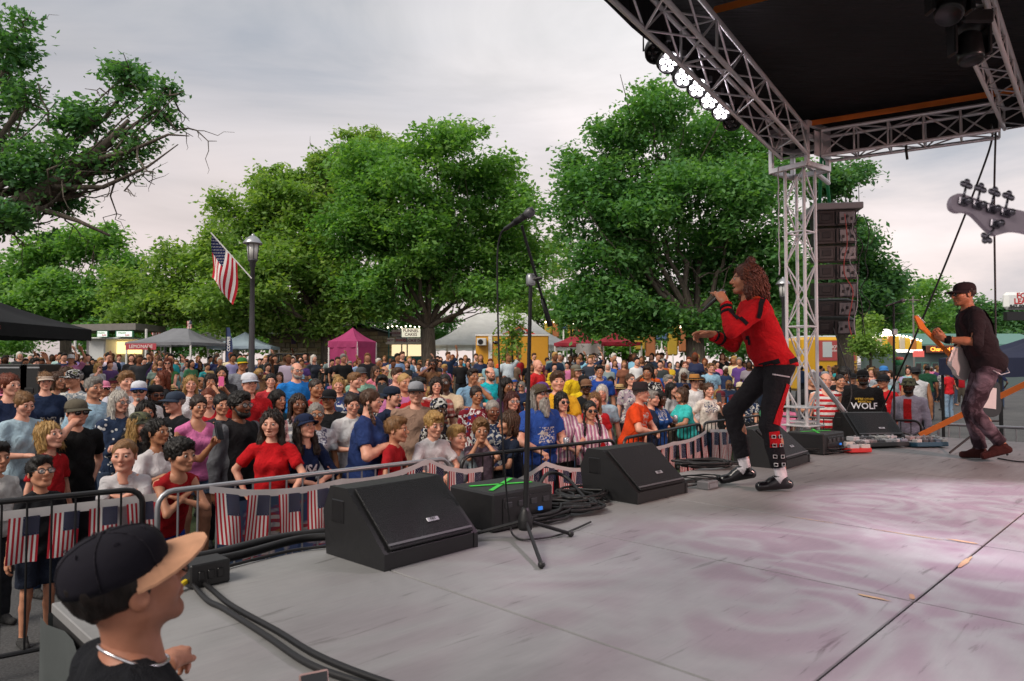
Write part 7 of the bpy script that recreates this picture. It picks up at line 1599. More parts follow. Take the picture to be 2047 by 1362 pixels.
# ---- guitarist
sp = dict(sex='m', h=1.79, pose='down', lean=18, skin=lin('b57a58'), hair='buzz', hair_col=lin('3a2c26'), hat='cap', hat_col=lin('2e2226'), glasses='sun', sleeve='half', shirt=lin('2f2529'), loose=.022, hem=.84, pants='long', pcol=lin('3b2c34'), pants_mat='cloth_acid', legw=.012, cuff=.97,
    kneeL=(.11, -.17, .48), ankleL=(.13, .06, .17), toeL=(.14, -.09, .06), kneeR=(-.10, -.13, .49), ankleR=(-.10, -.04, .09), toeR=(-.12, -.19, .035), wristL=(.27, -.44, 1.15), poleL=(.5, .35, -.75), wristR=(-.10, -.26, 1.0), poleR=(-.8, .45, -.2), hdirL=(.25, -.75, .45), palmL=(-.5, .1, .7), curlL=.95, curlR=.8, hyaw=14, pitch=-3, stubble=.3, shoe_col=lin('4a2624'), seed=5)
d = 6.95; pos2 = Vector(((1974 - CX) / FPX * d, d, DECK)); parts = build_person(sp, .0135, .005, .005); G1 = obj_person(sp, parts, pos2, -106, 'guitarist in dark shirt, black cap and sunglasses playing an orange-necked guitar'); J = parts['_J']; sc = parts['_sc']
mcr = Matrix.Rotation(R(-106), 3, 'Z'); wl = lambda v: pos2 + mcr @ (Vector(v) * sc)
a = Vector(J['E' + 'L'] + (J['WL'] - J['EL']) * .80) * sc; b = Vector(J['EL'] + (J['WL'] - J['EL']) * .99) * sc; MB().tube([a, b], [.042, .037], 14).build('wristband', CL, G1, True, lin('141216')); a2 = Vector(J['EL'] + (J['WL'] - J['EL']) * .74) * sc; MB().tube([a2, a2 + (b - a) * .12], .042, 14).build('bracelet', CL, G1, True, lin('c9a06a'))
eg = empty('electric_guitar', wl((-.05, -.24, .98)), 0, 'white bodied electric guitar with orange neck played by the guitarist', 'guitar'); c0 = wl((.02, -.26, .98)); c1 = wl((.45, -.66, 1.30)); dg_ = (c1 - c0).normalized(); nf = mcr @ Vector((-.55, -.75, .2)); nf = (nf - dg_ * nf.dot(dg_)).normalized(); Mg = Matrix((dg_, nf.cross(dg_), nf)).transposed()
m = MB(); guitar_body(m, Mg, c0 - dg_ * .10, .045, .42, .32); m.build('body', MATS['shiny'], eg, w=True, color=(.62, .60, .58)); m = MB(); m.box(c0 + dg_ * .27 + nf * .05, (.62, .050, .024), Mg, .008); m.build('neck', plain('orange_maple', (.70, .20, .03), .35, nz=.15), eg, w=True)
m = MB(); m.prism([(0, -.024), (0, .024), (.05, .040), (.14, .045), (.19, .032), (.185, .010), (.15, .0), (.10, -.018), (.05, -.035)], .016, Mg, c0 + dg_ * .57 + nf * .042); hs_ = m.build('headstock', MATS['orange_maple'], eg, w=True)
for k in range(6): m = MB(); p = c0 + Mg @ Vector((.60 + .024 * k, .052, .05)); m.sphere(p, .009, 8, 5); m.build('tuning_peg', AL, eg, True, w=True)
MB().box(c0 - dg_ * .08 + nf * .028, (.03, .10, .014), Mg, .004).build('bridge', AL, eg, w=True); MB().box(c0 - dg_ * .02 + nf * .026, (.20, .16, .006), Mg, .002).build('pickguard', WP, eg, w=True)
sh = [c for c in G1.children if c.name.startswith('shirt')][0]; strip_on(parts['shirt'], [(.13, 1.02), (.11, 1.2), (.09, 1.36), (.07, 1.44)], .05, 'front', 'guitar_strap', CL, sh, lin('3a2428')); bvb = bvh_of(parts['shirt'])
pts_ = []
for k in range(14):
    u = k / 13; x = .12 - .28 * u; z = 1.46 - .5 * u; h = bvb.ray_cast(Vector((x, 1, z)), Vector((0, -1, 0)))
    if h[0] is not None: pts_.append(h[0] + Vector((0, .008, 0)))
if len(pts_) > 3: MB().sheet(lambda u, v: pts_[min(int(u * (len(pts_) - 1)), len(pts_) - 1)] + Vector((.025 * (v - .5) * 2, .002, .012 * (v - .5) * 2)), len(pts_) - 1, 1).build('guitar_strap', CL, sh, True, lin('3a2428'))
MB().tube([Vector((.10, .12, .92)), Vector((.15, .13, .86)), Vector((.19, .05, .84)), Vector((.20, -.02, .88))], .005, 6).build('wallet_chain', AL, G1, True)
# ---- man with the two-tone cap, close to the camera at the stage edge
sp = dict(sex='m', h=1.575, pose='down', lean=4, fat=1.12, skin=lin('b07a62'), hair='buzz', hair_col=lin('1c1412'), hat='cap', hat_col=lin('17151f'), bill_col=lin('d8a382'), glasses='clear', sleeve='short', shirt=lin('15171d'), pants='long', pcol=lin('202226'), wristL=(.35, -.26, 1.29), poleL=(.5, .3, -.9), hdirL=(.85, -.5, -.05), palmL=(0, 0, -1), curlL=.9, pitch=17, hyaw=2, neckline=.075, seed=8, hs=1.0, stubble=.45)
pos3 = Vector((-.838, 1.52, 0)); parts = build_person(sp, .014, .0035, .004); N1 = obj_person(sp, parts, pos3, 136, 'man in a dark cap with tan bill and silver chain, close at lower left'); sc = parts['_sc']; nk = Vector(parts['_J']['neck']) * sc
cp = [c for c in N1.children if c.name.startswith('cap_crown')][0]; HP = lambda x, y, z: hpoint(parts, (x, y, z)); prf = [(1.0, .002), (1.008, .016), (.98, .040), (.885, .062), (.705, .078), (.425, .0885), (.125, .0925)]
for k in range(6):
    a = math.pi / 6 + k * math.pi / 3; MB().tube([HP(r_ * .0895 * math.cos(a), .016 + r_ * .0895 * 1.22 * math.sin(a), .150 + z + .0005) for r_, z in prf], .0013, 5).build('seam', CL, cp, True, lin('232029'))
    b = a + math.pi / 6; MB().tube([HP(.063 * math.cos(b) + .005 * math.cos(e) * math.sin(b), .016 + .063 * 1.22 * math.sin(b) + .005 * math.cos(e) * math.cos(b), .150 + .0795 + .003 * math.sin(e)) for e in np.linspace(0, 2 * math.pi, 9)[:-1]], .0014, 5, closed=True).build('eyelet', CL, cp, True, lin('2c2833'))
bvn = bvh_of(parts['body']); ring = []
for a in np.linspace(0, 2 * math.pi, 44, endpoint=False):
    z = nk.z + .012 + .028 * math.sin(a); h = bvn.ray_cast(Vector((nk.x + .4 * math.cos(a), nk.y + .4 * math.sin(a), z)), Vector((-math.cos(a), -math.sin(a), 0)))
    if h[0] is not None: ring.append(h[0] + Vector((.004 * math.cos(a), .004 * math.sin(a), .003)))
ring = ring; MB().tube(ring, .0035, 6, closed=True).build('neck_chain', plain('silver', (.75, .74, .78), .2, metal=.9, nz=.1), N1, True)
print('heroes', round(time.time() - T0, 1))
# ---- the bass player who holds the lilac bass, beyond the right edge
sp = dict(sex='m', h=1.8, pose='down', lean=4, skin=SK['m'], hair='short', hair_col=lin('2a1d16'), sleeve='short', shirt=lin('1b1b1f'), pants='long', pcol=lin('23262c'), seed=12)
bc = B3(.98, 0); pb = Vector((bc.x + .06, bc.y - .20, DECK)); Mi = Matrix.Rotation(R(165), 3, 'Z'); k = 1.75 / 1.8
lc = lambda w: tuple((Mi @ (w - pb)) * k)
sp.update(wristL=lc(B3(.62, -.02, -.03)), poleL=(.6, .3, -.7), wristR=lc(B3(1.08, .12, -.10)), poleR=(-.8, .5, -.1), curlL=.9, curlR=.7)
obj_person(sp, build_person(sp, .02, .007, .007), pb, -165, 'bass player holding the lilac bass, just beyond the right edge')
# ================================================================ the front of the crowd, person by person
HC = dict(black=lin('16120f'), dk=lin('2a1d16'), brown=lin('4a3222'), lbrown=lin('7a5836'), blond=lin('a8854f'), grey=lin('86827c'), white=lin('c4bfb6'), red=lin('6a3018'), auburn=lin('4a2018'))
C_ = lambda h: lin(h)
# px, py (top of head in the photo), depth, sex, yaw, pose, hair, hair colour, skin, shirt, extras, label
NEAR = [
 (48, 779, 6.9, 'f', 62, 'phonelow', 'bun', 'lbrown', 'p', 'a9c2cf', dict(pitch=-14, pants='shorts', pcol=C_('5c738c'), pants_mat='cloth_denim', shortlen=.5), 'woman in pale blue tee and denim shorts looking down at her hands'),
 (105, 850, 6.05, 'c', 75, 'down', 'bob', 'blond', 'p', 'b3161f', dict(pitch=14, hs=1.0), 'girl in red top with ash blonde bob looking up'),
 (88, 921, 4.98, 'c', 55, 'down', 'short', 'black', 'm', '1c1e22', dict(glasses='clear', pitch=12, pants='shorts', pcol=C_('1c2434')), 'boy with glasses in black tee behind the left barrier'),
 (-2, 890, 5.3, 'c', 60, 'down', 'short', 'black', 'm', 'c9c7c4', dict(), 'boy in white tee cut off by the left edge'),
 (155, 794, 6.4, 'm', 55, 'handface', 'short', 'dk', 'p', '141416', dict(hat='cap', hat_col=C_('5a5448'), bill_col=C_('4a463c'), glasses='sun', pcol=C_('1a1b20'), stubble=.4), 'man in black flag tee and grey cap touching his sunglasses'),
 (92, 738, 8.6, 'f', 40, 'down', 'pony', 'lbrown', 'p', '1d2c48', dict(hat='visor', hat_col=C_('b9a99a')), 'woman in navy tee and beige visor'),
 (150, 732, 9.0, 'm', -20, 'down', 'short', 'grey', 'm', '8a949c', dict(shirt_mat='cloth_floral', hat='cap', hat_mat='cloth_camo_grey', bill_mat='cloth_camo_grey'), 'man in patterned shirt and mottled black and white cap'),
 (188, 749, 7.7, 'm', 60, 'down', 'short', 'grey', 'm', '9fbfd3', dict(mouth=.006, fat=1.08), 'smiling grey haired man in a pale blue shirt'),
 (240, 778, 7.25, 'f', 62, 'crossed', 'long', 'white', 'p', '2b3a55', dict(glasses='clear', shirt_mat='cloth_stars', sleeve='half', fat=1.1), 'woman with long white hair in a navy star blouse'),
 (279, 756, 8.3, 'm', 25, 'down', 'buzz', 'grey', 'p', 'd6d6d6', dict(hat='cap', hat_col=C_('c8cbd2'), bill_col=C_('25407c'), glasses='sun', beard='goatee'), 'man in white tee, sunglasses and white cap with blue bill'),
 (312, 765, 8.5, 'm', 48, 'down', 'buzz', 'black', 'b', '17171a', dict(hat='capback', hat_col=C_('121214'), glasses='sun', beard='full', sleeve='tank'), 'bearded man in black tank top and backwards black cap'),
 (352, 779, 7.7, 'm', -35, 'cup', 'buzz', 'grey', 'p', '16181c', dict(hat='cap', hat_col=C_('2f3a4a'), glasses='clear', fat=1.1), 'man in black polo, glasses and navy cap looking left'),
 (293, 800, 7.0, 'f', 40, 'down', 'wavy', 'black', 'm', '1a1a1e', dict(), 'woman with wavy black hair behind the camouflage cap'),
 (284, 820, 6.45, 'f', 75, 'phonelow', 'wavy', 'blond', 'p', '19191c', dict(hat='cap', hat_mat='cloth_camo', bill_mat='cloth_camo', sleeve='long'), 'woman in black top and camouflage cap with blonde hair'),
 (318, 838, 5.85, 'f', 68, 'reach', 'pony', 'black', 't', 'd4d0d2', dict(pitch=6), 'woman in white tee holding a phone out to the right'),
 (250, 892, 5.18, 'c', 15, 'chinrail', 'buzz', 'lbrown', 'p', 'cbc9cc', dict(lean=24, pitch=4), 'boy in white patterned tee resting his chin on folded arms'),
 (367, 889, 5.05, 'c', 55, 'chinrail', 'curly', 'black', 'm', 'a3161e', dict(sleeve='tank', lean=24, pants='shorts', pcol=C_('1c3f9c'), hyaw=10), 'boy with dark curls in red sleeveless top leaning on the barrier'),
 (396, 787, 6.9, 'f', 45, 'down', 'bun', 'dk', 'm', 'e07ab0', dict(sleeve='tank', pants='shorts', pcol=C_('4a6488'), pants_mat='cloth_denim', shortlen=.45, roll=6), 'woman in pink tank top and denim shorts'),
 (444, 786, 7.6, 'f', 40, 'down', 'bun', 'black', 'm', '2a2a30', dict(), 'woman with black hair tied back behind the raised phone'),
 (480, 781, 6.5, 'm', 62, 'down', 'curly', 'black', 'b', '1a191c', dict(shirt_mat='cloth_raglan', sleeve='long', glasses='clear', beard='full', fat=1.15), 'man with glasses and short curls in a black and grey raglan shirt'),
 (498, 737, 8.0, 'm', 42, 'down', 'buzz', 'brown', 'p', 'c01a22', dict(hat='cap', hat_col=C_('c9ccd4'), bill_col=C_('9aa0ac'), fat=1.05), 'man in red tee and white cap with sunglasses on it'),
 (327, 736, 10.2, 'f', -55, 'down', 'long', 'red', 'p', '19181b', dict(), 'girl with long ginger hair in black tee'),
 (382, 747, 9.6, 'f', 30, 'down', 'long', 'blond', 'p', 'd4d4d8', dict(), 'girl with long blonde hair in white tee'),
 (421, 744, 10.2, 'f', 30, 'face', 'wavy', 'dk', 'm', '2d3f6e', dict(sleeve='tank'), 'woman with dark curls shading her eyes with both hands'),
 (418, 779, 9.0, 'c', 20, 'down', 'bun', 'red', 'p', 'c02030', dict(sleeve='tank'), 'girl with painted face in red sleeveless top'),
 (444, 727, 11.2, 'f', 20, 'phone', 'long', 'black', 'm', '1b1b1e', dict(), 'woman in black tee filming with a pink phone'),
 (484, 705, 12.6, 'm', 40, 'down', 'buzz', 'dk', 't', '7c8088', dict(hat='cap', hat_col=C_('2f6a34'), bill_col=C_('c9a51c')), 'man in grey tee with green and yellow cap'),
 (593, 720, 10.4, 'm', 40, 'down', 'ring', 'grey', 'p', '1f78c8', dict(beard='full', beard_col=HC['grey'], glasses='clear', fat=1.15), 'bald man with grey beard in bright blue tee'),
 (545, 819, 5.98, 'f', 6, 'hip', 'wavy', 'dk', 'p', 'c4141d', dict(vneck=True, glasses='head', mouth=.010, pcol=C_('18181c')), 'woman in red V-neck top with sunglasses on her long dark hair'),
 (614, 825, 6.2, 'f', 48, 'rail', 'wavy', 'dk', 'p', '16264a', dict(hat='cap', hat_col=C_('18233f'), pitch=12, lean=14, sleeve='half', text='USA'), 'woman in navy USA tee and navy cap leaning over the barrier'),
 (739, 772, 6.6, 'f', 84, 'fist', 'braid', 'brown', 'p', '25386a', dict(fat=1.42, pitch=-4, bside=-1), 'woman in navy tee with a long side braid, seen in profile'),
 (597, 784, 7.5, 'f', 32, 'down', 'locs', 'dk', 'b', '8c8f96', dict(shirt_mat='cloth_plaid', glasses='head'), 'woman with long brown braids and sunglasses on her head'),
 (659, 775, 8.4, 'm', -8, 'down', 'short', 'black', 't', '17181b', dict(hat='cap', hat_col=C_('15161a'), fat=1.1), 'man in black printed tee and black cap'),
 (633, 806, 7.4, 'f', 22, 'down', 'bun', 'grey', 't', 'b0b4bc', dict(glasses='clear'), 'woman with glasses and grey hair pulled back behind the navy cap'),
 (704, 784, 7.7, 'f', 30, 'phonelow', 'bun', 'dk', 'p', 'd8d8da', dict(pitch=-8), 'woman in white tee looking down behind the braided woman'),
 (784, 767, 7.9, 'm', 68, 'down', 'buzz', 'black', 'p', '1c2740', dict(hat='capback', hat_col=C_('1d2738'), beard='goatee', fat=1.1), 'man with moustache in navy tee and backwards navy cap'),
 (832, 756, 7.55, 'm', 12, 'down', 'buzz', 'lbrown', 'p', '9c7f6e', dict(hat='cap', hat_col=C_('8c8e94'), bill_col=C_('17171a'), fat=1.12), 'teenage boy in brown tee with black and grey cap'),
 (878, 795, 7.45, 'f', 35, 'down', 'buzz', 'black', 'd', '22191c', dict(hat='beanie', hat_mat='cloth_floral', hat_col=C_('1a1a1e'), shirt_mat='cloth_floral', sleeve='long'), 'woman in black patterned beanie and dark floral top'),
 (795, 838, 6.5, 'c', 78, 'railwide', 'short', 'lbrown', 'm', 'a51922', dict(lean=12), 'boy in dark red tee with back half turned, arm across the rail'),
 (868, 827, 6.72, 'c', 32, 'rail', 'mop', 'blond', 'p', 'd8d6da', dict(pitch=-8, lean=10), 'blond boy in white tee holding the barrier'),
 (914, 856, 6.86, 'c', 25, 'rail', 'short', 'blond', 'p', '9fb0b8', dict(shirt_mat='cloth_lightdye', lean=8, hyaw=18), 'small blond boy in grey dyed tee at the barrier'),
 (962, 842, 6.98, 'c', 10, 'face', 'curly', 'lbrown', 'm', '7d6a78', dict(lean=6), 'curly haired child in mauve tee covering face with both hands'),
 (1016, 827, 7.2, 'c', -70, 'rail', 'bob', 'brown', 'm', '1a2336', dict(lean=8), 'boy with long brown hair in navy tee looking left'),
 (1080, 762, 7.75, 'm', 32, 'cup', 'long', 'grey', 'p', '2b4f9e', dict(hat='cap', hat_col=C_('4e4436'), bill_col=C_('3a3226'), beard='long', beard_col=HC['grey'], glasses='clear', mouth=.014, pitch=10, fat=1.18), 'man with long grey beard and hair in blue tee and brown cap'),
 (952, 770, 8.7, 'f', 25, 'down', 'bun', 'dk', 't', '7c1c2c', dict(shirt_mat='cloth_flagprint', fat=1.15), 'woman in red and white flag print top with hair tied back'),
 (984, 799, 8.0, 'f', 22, 'down', 'buzz', 'grey', 'b', '2a3a5c', dict(shirt_mat='cloth_floral', pitch=-10, fat=1.1), 'older woman with cropped grey hair in blue floral top'),
 (1024, 781, 8.5, 'f', 22, 'down', 'long', 'auburn', 'p', '19191c', dict(glasses='clear', fat=1.35), 'heavy woman with auburn hair and glasses in black tee'),
 (1122, 782, 8.3, 'f', 25, 'rail', 'bob', 'black', 'p', 'c58fae', dict(glasses='sun', shirt_mat='cloth_pinstripe'), 'woman with black bob and sunglasses in pink striped top'),
 (1179, 802, 8.35, 'f', 14, 'rail', 'braids', 'black', 'm', 'c98aa6', dict(glasses='sun', shirt_mat='cloth_pinstripe', sleeve='long'), 'girl with two braids and sunglasses in a pink striped shirt'),
 (1188, 785, 9.4, 'f', -15, 'down', 'long', 'lbrown', 'p', 'b01c24', dict(), 'woman in red top with light brown hair behind the girl with braids'),
 (1203, 768, 9.7, 'f', -12, 'down', 'bob', 'white', 'p', 'a8c3d4', dict(mouth=.010, fat=1.1), 'laughing white haired woman in pale blue tee'),
 (1280, 766, 9.3, 'm', 62, 'rail', 'buzz', 'grey', 'p', 'e0491c', dict(hat='fedora', hat_col=C_('2a2226'), beard='goatee', beard_col=HC['white'], fat=1.22, lean=14), 'man in orange tee and black hat leaning on the barrier'),
 (1302, 781, 10.0, 'f', 60, 'down', 'short', 'grey', 'p', '28344e', dict(), 'short haired woman in navy top behind the man in orange'),
 (1318, 781, 10.1, 'f', 45, 'cuphigh', 'bob', 'black', 'd', '2c58a0', dict(), 'woman in blue jacket drinking from a can'),
 (1362, 775, 10.75, 'f', -75, 'rail', 'bob', 'brown', 'm', '3fc4c0', dict(fat=1.2, lean=10), 'woman in turquoise tee looking left at the barrier'),
 (1416, 765, 11.4, 'f', 10, 'phone', 'pony', 'brown', 'p', 'd8cfc6', dict(), 'woman in cream top filming with a phone beside the turquoise tee'),
 (1388, 748, 12.6, 'm', 15, 'down', 'short', 'brown', 'p', 'dcdcdc', dict(hat='straw', hat_col=C_('a8743c')), 'man in white tee and tan straw hat'),
 (1420, 725, 17.0, 'm', 10, 'down', 'short', 'lbrown', 'p', '8fb6cc', dict(fat=1.1), 'man in pale blue printed tee standing behind the straw hat'),
 (1342, 765, 11.7, 'f', 50, 'down', 'long', 'black', 'p', 'b8b4b4', dict(), 'woman with long black hair in pale top behind the turquoise tee'),
 (1335, 749, 12.4, 'm', 20, 'down', 'short', 'grey', 'p', 'b01a20', dict(glasses='head'), 'man in red tee with sunglasses on his grey hair'),
 (1261, 745, 11.9, 'f', 20, 'down', 'pony', 'brown', 'p', 'a894a0', dict(glasses='clear', pitch=16, mouth=.012, shirt_mat='cloth_floral', fat=1.15), 'laughing woman with glasses, head thrown back'),
 (1167, 747, 11.1, 'm', 20, 'down', 'buzz', 'black', 'd', 'e0c020', dict(hat='cap', hat_col=C_('17171a')), 'man in yellow tee and black cap behind the white haired woman'),
 (1198, 727, 12.9, 'm', 0, 'down', 'short', 'black', 'm', '23479a', dict(), 'man in royal blue tee with chest logo'),
 (1151, 725, 13.1, 'm', 40, 'down', 'bob', 'lbrown', 'p', 'd8b81c', dict(hat='cap', hat_col=C_('6a675c')), 'man in yellow tee and grey cap with long hair'),
 (945, 734, 11.1, 'm', 30, 'mouth', 'short', 'dk', 't', '7aa0bc', dict(), 'man in dusty blue tee with a hand on his mouth'),
 (979, 731, 12.1, 'm', 35, 'phonelow', 'ring', 'brown', 'p', '19b4c0', dict(beard='full'), 'balding man in bright turquoise shirt'),
 (1012, 752, 9.6, 'f', 40, 'down', 'wavy', 'black', 't', '4a2a48', dict(sleeve='tank'), 'woman with black hair in dark purple top behind the microphone cable'),
 (1074, 716, 14.0, 'm', 60, 'down', 'bald', 'grey', 'p', 'c02428', dict(fat=1.15), 'bald man in red shirt behind the microphone stand'),
 (722, 729, 11.6, 'm', 30, 'down', 'buzz', 'grey', 'm', '86b09c', dict(hat='cap', hat_col=C_('46484c')), 'man in sage green tee and grey cap'),
 (793, 732, 11.1, 'm', 45, 'down', 'quiff', 'brown', 'p', 'd8a8a0', dict(), 'young man with thick brown hair in pink shirt'),
 (890, 745, 9.9, 'm', -5, 'clap', 'buzz', 'black', 'd', 'cbb89c', dict(glasses='clear', mouth=.008), 'smiling man in cream shirt and glasses'),
 (872, 750, 9.3, 'f', 15, 'down', 'bob', 'dk', 'p', 'b0655c', dict(shirt_mat='cloth_plaid'), 'woman with dark bowl cut in checked top'),
 (678, 750, 9.9, 'f', 10, 'down', 'bob', 'blond', 'p', '3a4a6c', dict(shirt_mat='cloth_flagprint', glasses='head'), 'blonde woman in flag print top'),
 (542, 744, 11.2, 'f', 20, 'down', 'bun', 'black', 'p', 'b8323a', dict(), 'girl with black hair in red tee beside the blue tee'),
 (556, 778, 8.3, 'f', 55, 'down', 'curlylong', 'black', 'm', '1e4a58', dict(), 'woman with dark curls in teal top behind the woman in red'),
 (764, 747, 9.5, 'm', 10, 'phone', 'short', 'black', 't', '22242a', dict(glasses='sun'), 'man in sunglasses holding a tablet up'),
 (1650, 744, 11.4, 'm', -8, 'down', 'ring', 'lbrown', 'p', 'c4242c', dict(shirt_mat='cloth_stripe', sleeve='tank', fat=1.08), 'balding man in red and white striped tank top'),
 (1622, 742, 11.9, 'm', -5, 'phonelow', 'short', 'grey', 'm', '202326', dict(pants='long', pcol=C_('6a7078'), fat=1.1), 'grey haired man in charcoal tee beside the truss tower'),
 (1724, 734, 11.1, 'm', -20, 'down', 'buzz', 'black', 'd', '121214', dict(hat='cap', hat_col=C_('101012'), beard='full', glasses='clear', fat=1.42, sleeve='half', text='WOLF'), 'big bearded man in black Wolf tee and black cap'),
 (1678, 747, 12.3, 'm', -5, 'down', 'buzz', 'black', 'm', '33373c', dict(), 'man in dark grey tee between the striped and Wolf shirts'),
 (1688, 735, 13.2, 'm', 0, 'down', 'afro', 'black', 'b', '18181c', dict(), 'young man with a round afro in black tee'),
 (1766, 746, 12.3, 'm', -65, 'handface', 'short', 'black', 'm', 'c01c24', dict(hat='cap', hat_col=C_('16171b'), pcol=C_('2f4668')), 'man in red tee and black cap with hand to his face'),
 (1816, 753, 10.95, 'm', -45, 'down', 'buzz', 'black', 'd', '9a96a8', dict(hat='bucket', hat_mat='cloth_camo', beard='full', sleeve='long', jacket=True, hem=.72, redvest=True), 'man in lilac shirt over red tee with camouflage bucket hat'),
 (1829, 729, 14.2, 'm', 170, 'down', 'buzz', 'black', 't', 'd4d4d8', dict(hat='capback', hat_col=C_('2a2c30'), sleeve='tank', fat=1.1), 'man in white tank top seen from behind'),
 (1766, 727, 15.2, 'm', -20, 'down', 'short', 'brown', 'p', '9aa2aa', dict(hat='cap', hat_col=C_('3a78b8')), 'man in grey tee and blue cap behind the red tee'),
 (1853, 729, 24.0, 'm', 150, 'down', 'short', 'black', 'b', '1c4632', dict(pcol=C_('2a3444')), 'man in dark green tee walking on the street'),
 (1893, 737, 24.0, 'm', -160, 'down', 'short', 'black', 'b', 'c42028', dict(pcol=C_('7d97b0'), pants_mat='cloth_denim'), 'person in red tee and pale jeans walking on the street'),
]
PANTS = [lin(c) for c in ('1c2028', '2d3f5c', '3c4a60', '23262c', '5a5248', '15161a')]
held = []
OCC = []
for i, (px, py, d, sex, yaw, pose, hair, hcol, skin, shirt, ex, label) in enumerate(NEAR):
    x = (px - CX) / FPX * d; z0 = gz(x, d) if d > 8.5 else 0.0; h = zat(py, d) - z0
    hatx = .03 if ex.get('hat') in ('cap', 'capback', 'fedora', 'straw', 'bucket', 'beanie') else .015
    lean = ex.get('lean', 3); h = (h - hatx) / (1 - .55 * (1 - math.cos(R(lean)))); h = min(max(h, 1.0), 1.96)
    sp = dict(sex=sex, h=h, pose=pose, hair=hair, hair_col=HC[hcol], skin=SK[skin], shirt=lin(shirt), pcol=PANTS[i % 6], seed=i + 1, hw=1 + .04 * math.sin(i * 2.1)); sp['var'] = 1 + i % 9; sp.update(ex)
    if 'shirt_mat' not in ex and not ex.get('text') and sp['sex'] != 'c' and sp.get('sleeve', 'short') == 'short' and i % 2: sp['shirt_mat'] = 'cloth_print' if sum(sp['shirt']) < .9 else 'cloth_print_dark'
    near = d < 8.0; parts = build_person(sp, .018 if near else .024, .006 if near else .0085, .006 if near else .009)
    off = Vector((math.sin(R(yaw)), -math.cos(R(yaw)), 0)) * math.sin(R(lean)) * .55
    o = obj_person(sp, parts, (x - off.x, d - off.y, z0), yaw, label, 'people in the crowd'); OCC.append((x, d)); J = parts['_J']; sc = parts['_sc']
    if ex.get('text'):
        sh = [c for c in o.children if c.data == parts['shirt']][0]
        if ex['text'] == 'USA': text_on(parts['shirt'], 'USA', .105, (0, 1.19 * sc), 'lettering', plain('print_white', (.62, .64, .68), .8), sh, .004)
        else:
            text_on(parts['shirt'], 'WOLF', .13, (0, 1.20 * sc), 'lettering', MATS['print_white'], sh, .002); text_on(parts['shirt'], "WE'RE OTHER", .042, (0, 1.305 * sc), 'lettering', plain('print_yellow', (.62, .40, .04), .8), sh, .001); text_on(parts['shirt'], 'MEXICAN', .042, (0, 1.265 * sc), 'lettering', MATS['print_yellow'], sh, .001)
    if ex.get('redvest'):
        jk_ = [c for c in o.children if c.name.startswith('jacket')][0]; strip_on(parts['jacket'], [(0, 1.42 * sc), (0, 1.2 * sc), (.01, 1.05 * sc)], .11, 'front', 'red_undershirt', CL, jk_, lin('b01c20'))
    M3 = Matrix.Rotation(R(yaw), 3, 'Z')
    def W(v, o=o, M3=M3, sc=sc): return Vector(o.location) + M3 @ (Vector(v) * sc)
    if pose in ('phone', 'reach', 'phonelow') and d < 12:
        n = 'L'; u = Vector(J['WL'] - J['EL']).normalized(); c = Vector(J['WL']) + u * .095; c = W(c + Vector((0, -.015, .03))); pn = empty('smartphone', c, R(yaw), 'phone held by the ' + ' '.join(label.split()[:10]), 'phone', 'phones held in the crowd'); pm_ = lin('d85a90') if 'pink phone' in label else lin('2c3236')
        big = 1.6 if 'tablet' in label else 1.0; Mp = Matrix.Rotation(R(-12), 3, 'X'); MB().box((0, 0, .03), (.076 * big, .009, .155 * big), Mp, .004).build('case', MATS['shiny'], pn, color=pm_); MB().box(Mp @ Vector((0, .0055, .03)), (.068 * big, .002, .14 * big), Mp).build('screen', MATS['phone_glass'], pn)
    if pose in ('cup', 'cuphigh'):
        u = Vector(J['WL'] - J['EL']).normalized(); c = W(Vector(J['WL']) + u * .085); cn = MB().lathe([(.026, -.06), (.031, -.055), (.031, .05), (.026, .062), (.00001, .062)], 14, None, (0, 0, 0)).build('drink_can', plain('can_silver', (.5, .52, .56), .25, metal=.8), None, True); cn.location = c; tag(cn, 'silver drink can held by the ' + ' '.join(label.split()[:9]), 'can', 'drink cans held in the crowd')
print('near crowd', len(NEAR), round(time.time() - T0, 1))
# ================================================================ the rest of the crowd: shared meshes, own colours
PV = [0]
def proto(sp, res=.028, hres=.009, hand=.010, dt=2):
    PV[0] += 1; q = dict(h=1.72, skin=SK['p'], shirt=(.3, .3, .3), var=PV[0], seed=PV[0], shirt_mat=('cloth', 'cloth_print', 'cloth', 'cloth_floral', 'cloth_print_dark', 'cloth')[PV[0] % 6]); q.update(sp); return q, build_person(q, res, hres, hand, dt)
STAND = [proto(s) for s in (dict(sex='m', hair='short', pose='down'), dict(sex='m', hair='short', hat='cap', pose='crossed'), dict(sex='f', hair='long', pose='down'), dict(sex='f', hair='bun', pose='phonelow'), dict(sex='m', hair='buzz', pose='pockets', fat=1.2), dict(sex='f', hair='bob', pose='cup', fat=1.15, pants='shorts'), dict(sex='m', hair='curly', pose='cup', pants='shorts'), dict(sex='f', hair='wavy', pose='crossed', sleeve='tank', glasses='sun'), dict(sex='m', hair='ring', pose='down', glasses='clear', fat=1.1), dict(sex='m', hair='short', hat='cap', pose='phone', glasses='sun'), dict(sex='f', hair='pony', pose='raised'), dict(sex='c', hair='mop', pose='down', h=1.3, pants='shorts'), dict(sex='m', hair='short', hat='cap', pose='raised'), dict(sex='f', hair='long', pose='phone'), dict(sex='m', hair='short', pose='clap'), dict(sex='f', hair='wavy', pose='handface', glasses='sun'))]
FAR_P = [proto(dict(sex=a, hair=b, pose=c), .05, .022, .024, 1)[1] for a, b, c in (('m', 'short', 'down'), ('f', 'long', 'down'), ('m', 'curly', 'cup'), ('f', 'bob', 'crossed'), ('m', 'short', 'raised'), ('f', 'wavy', 'phone'), ('c', 'short', 'down'))]
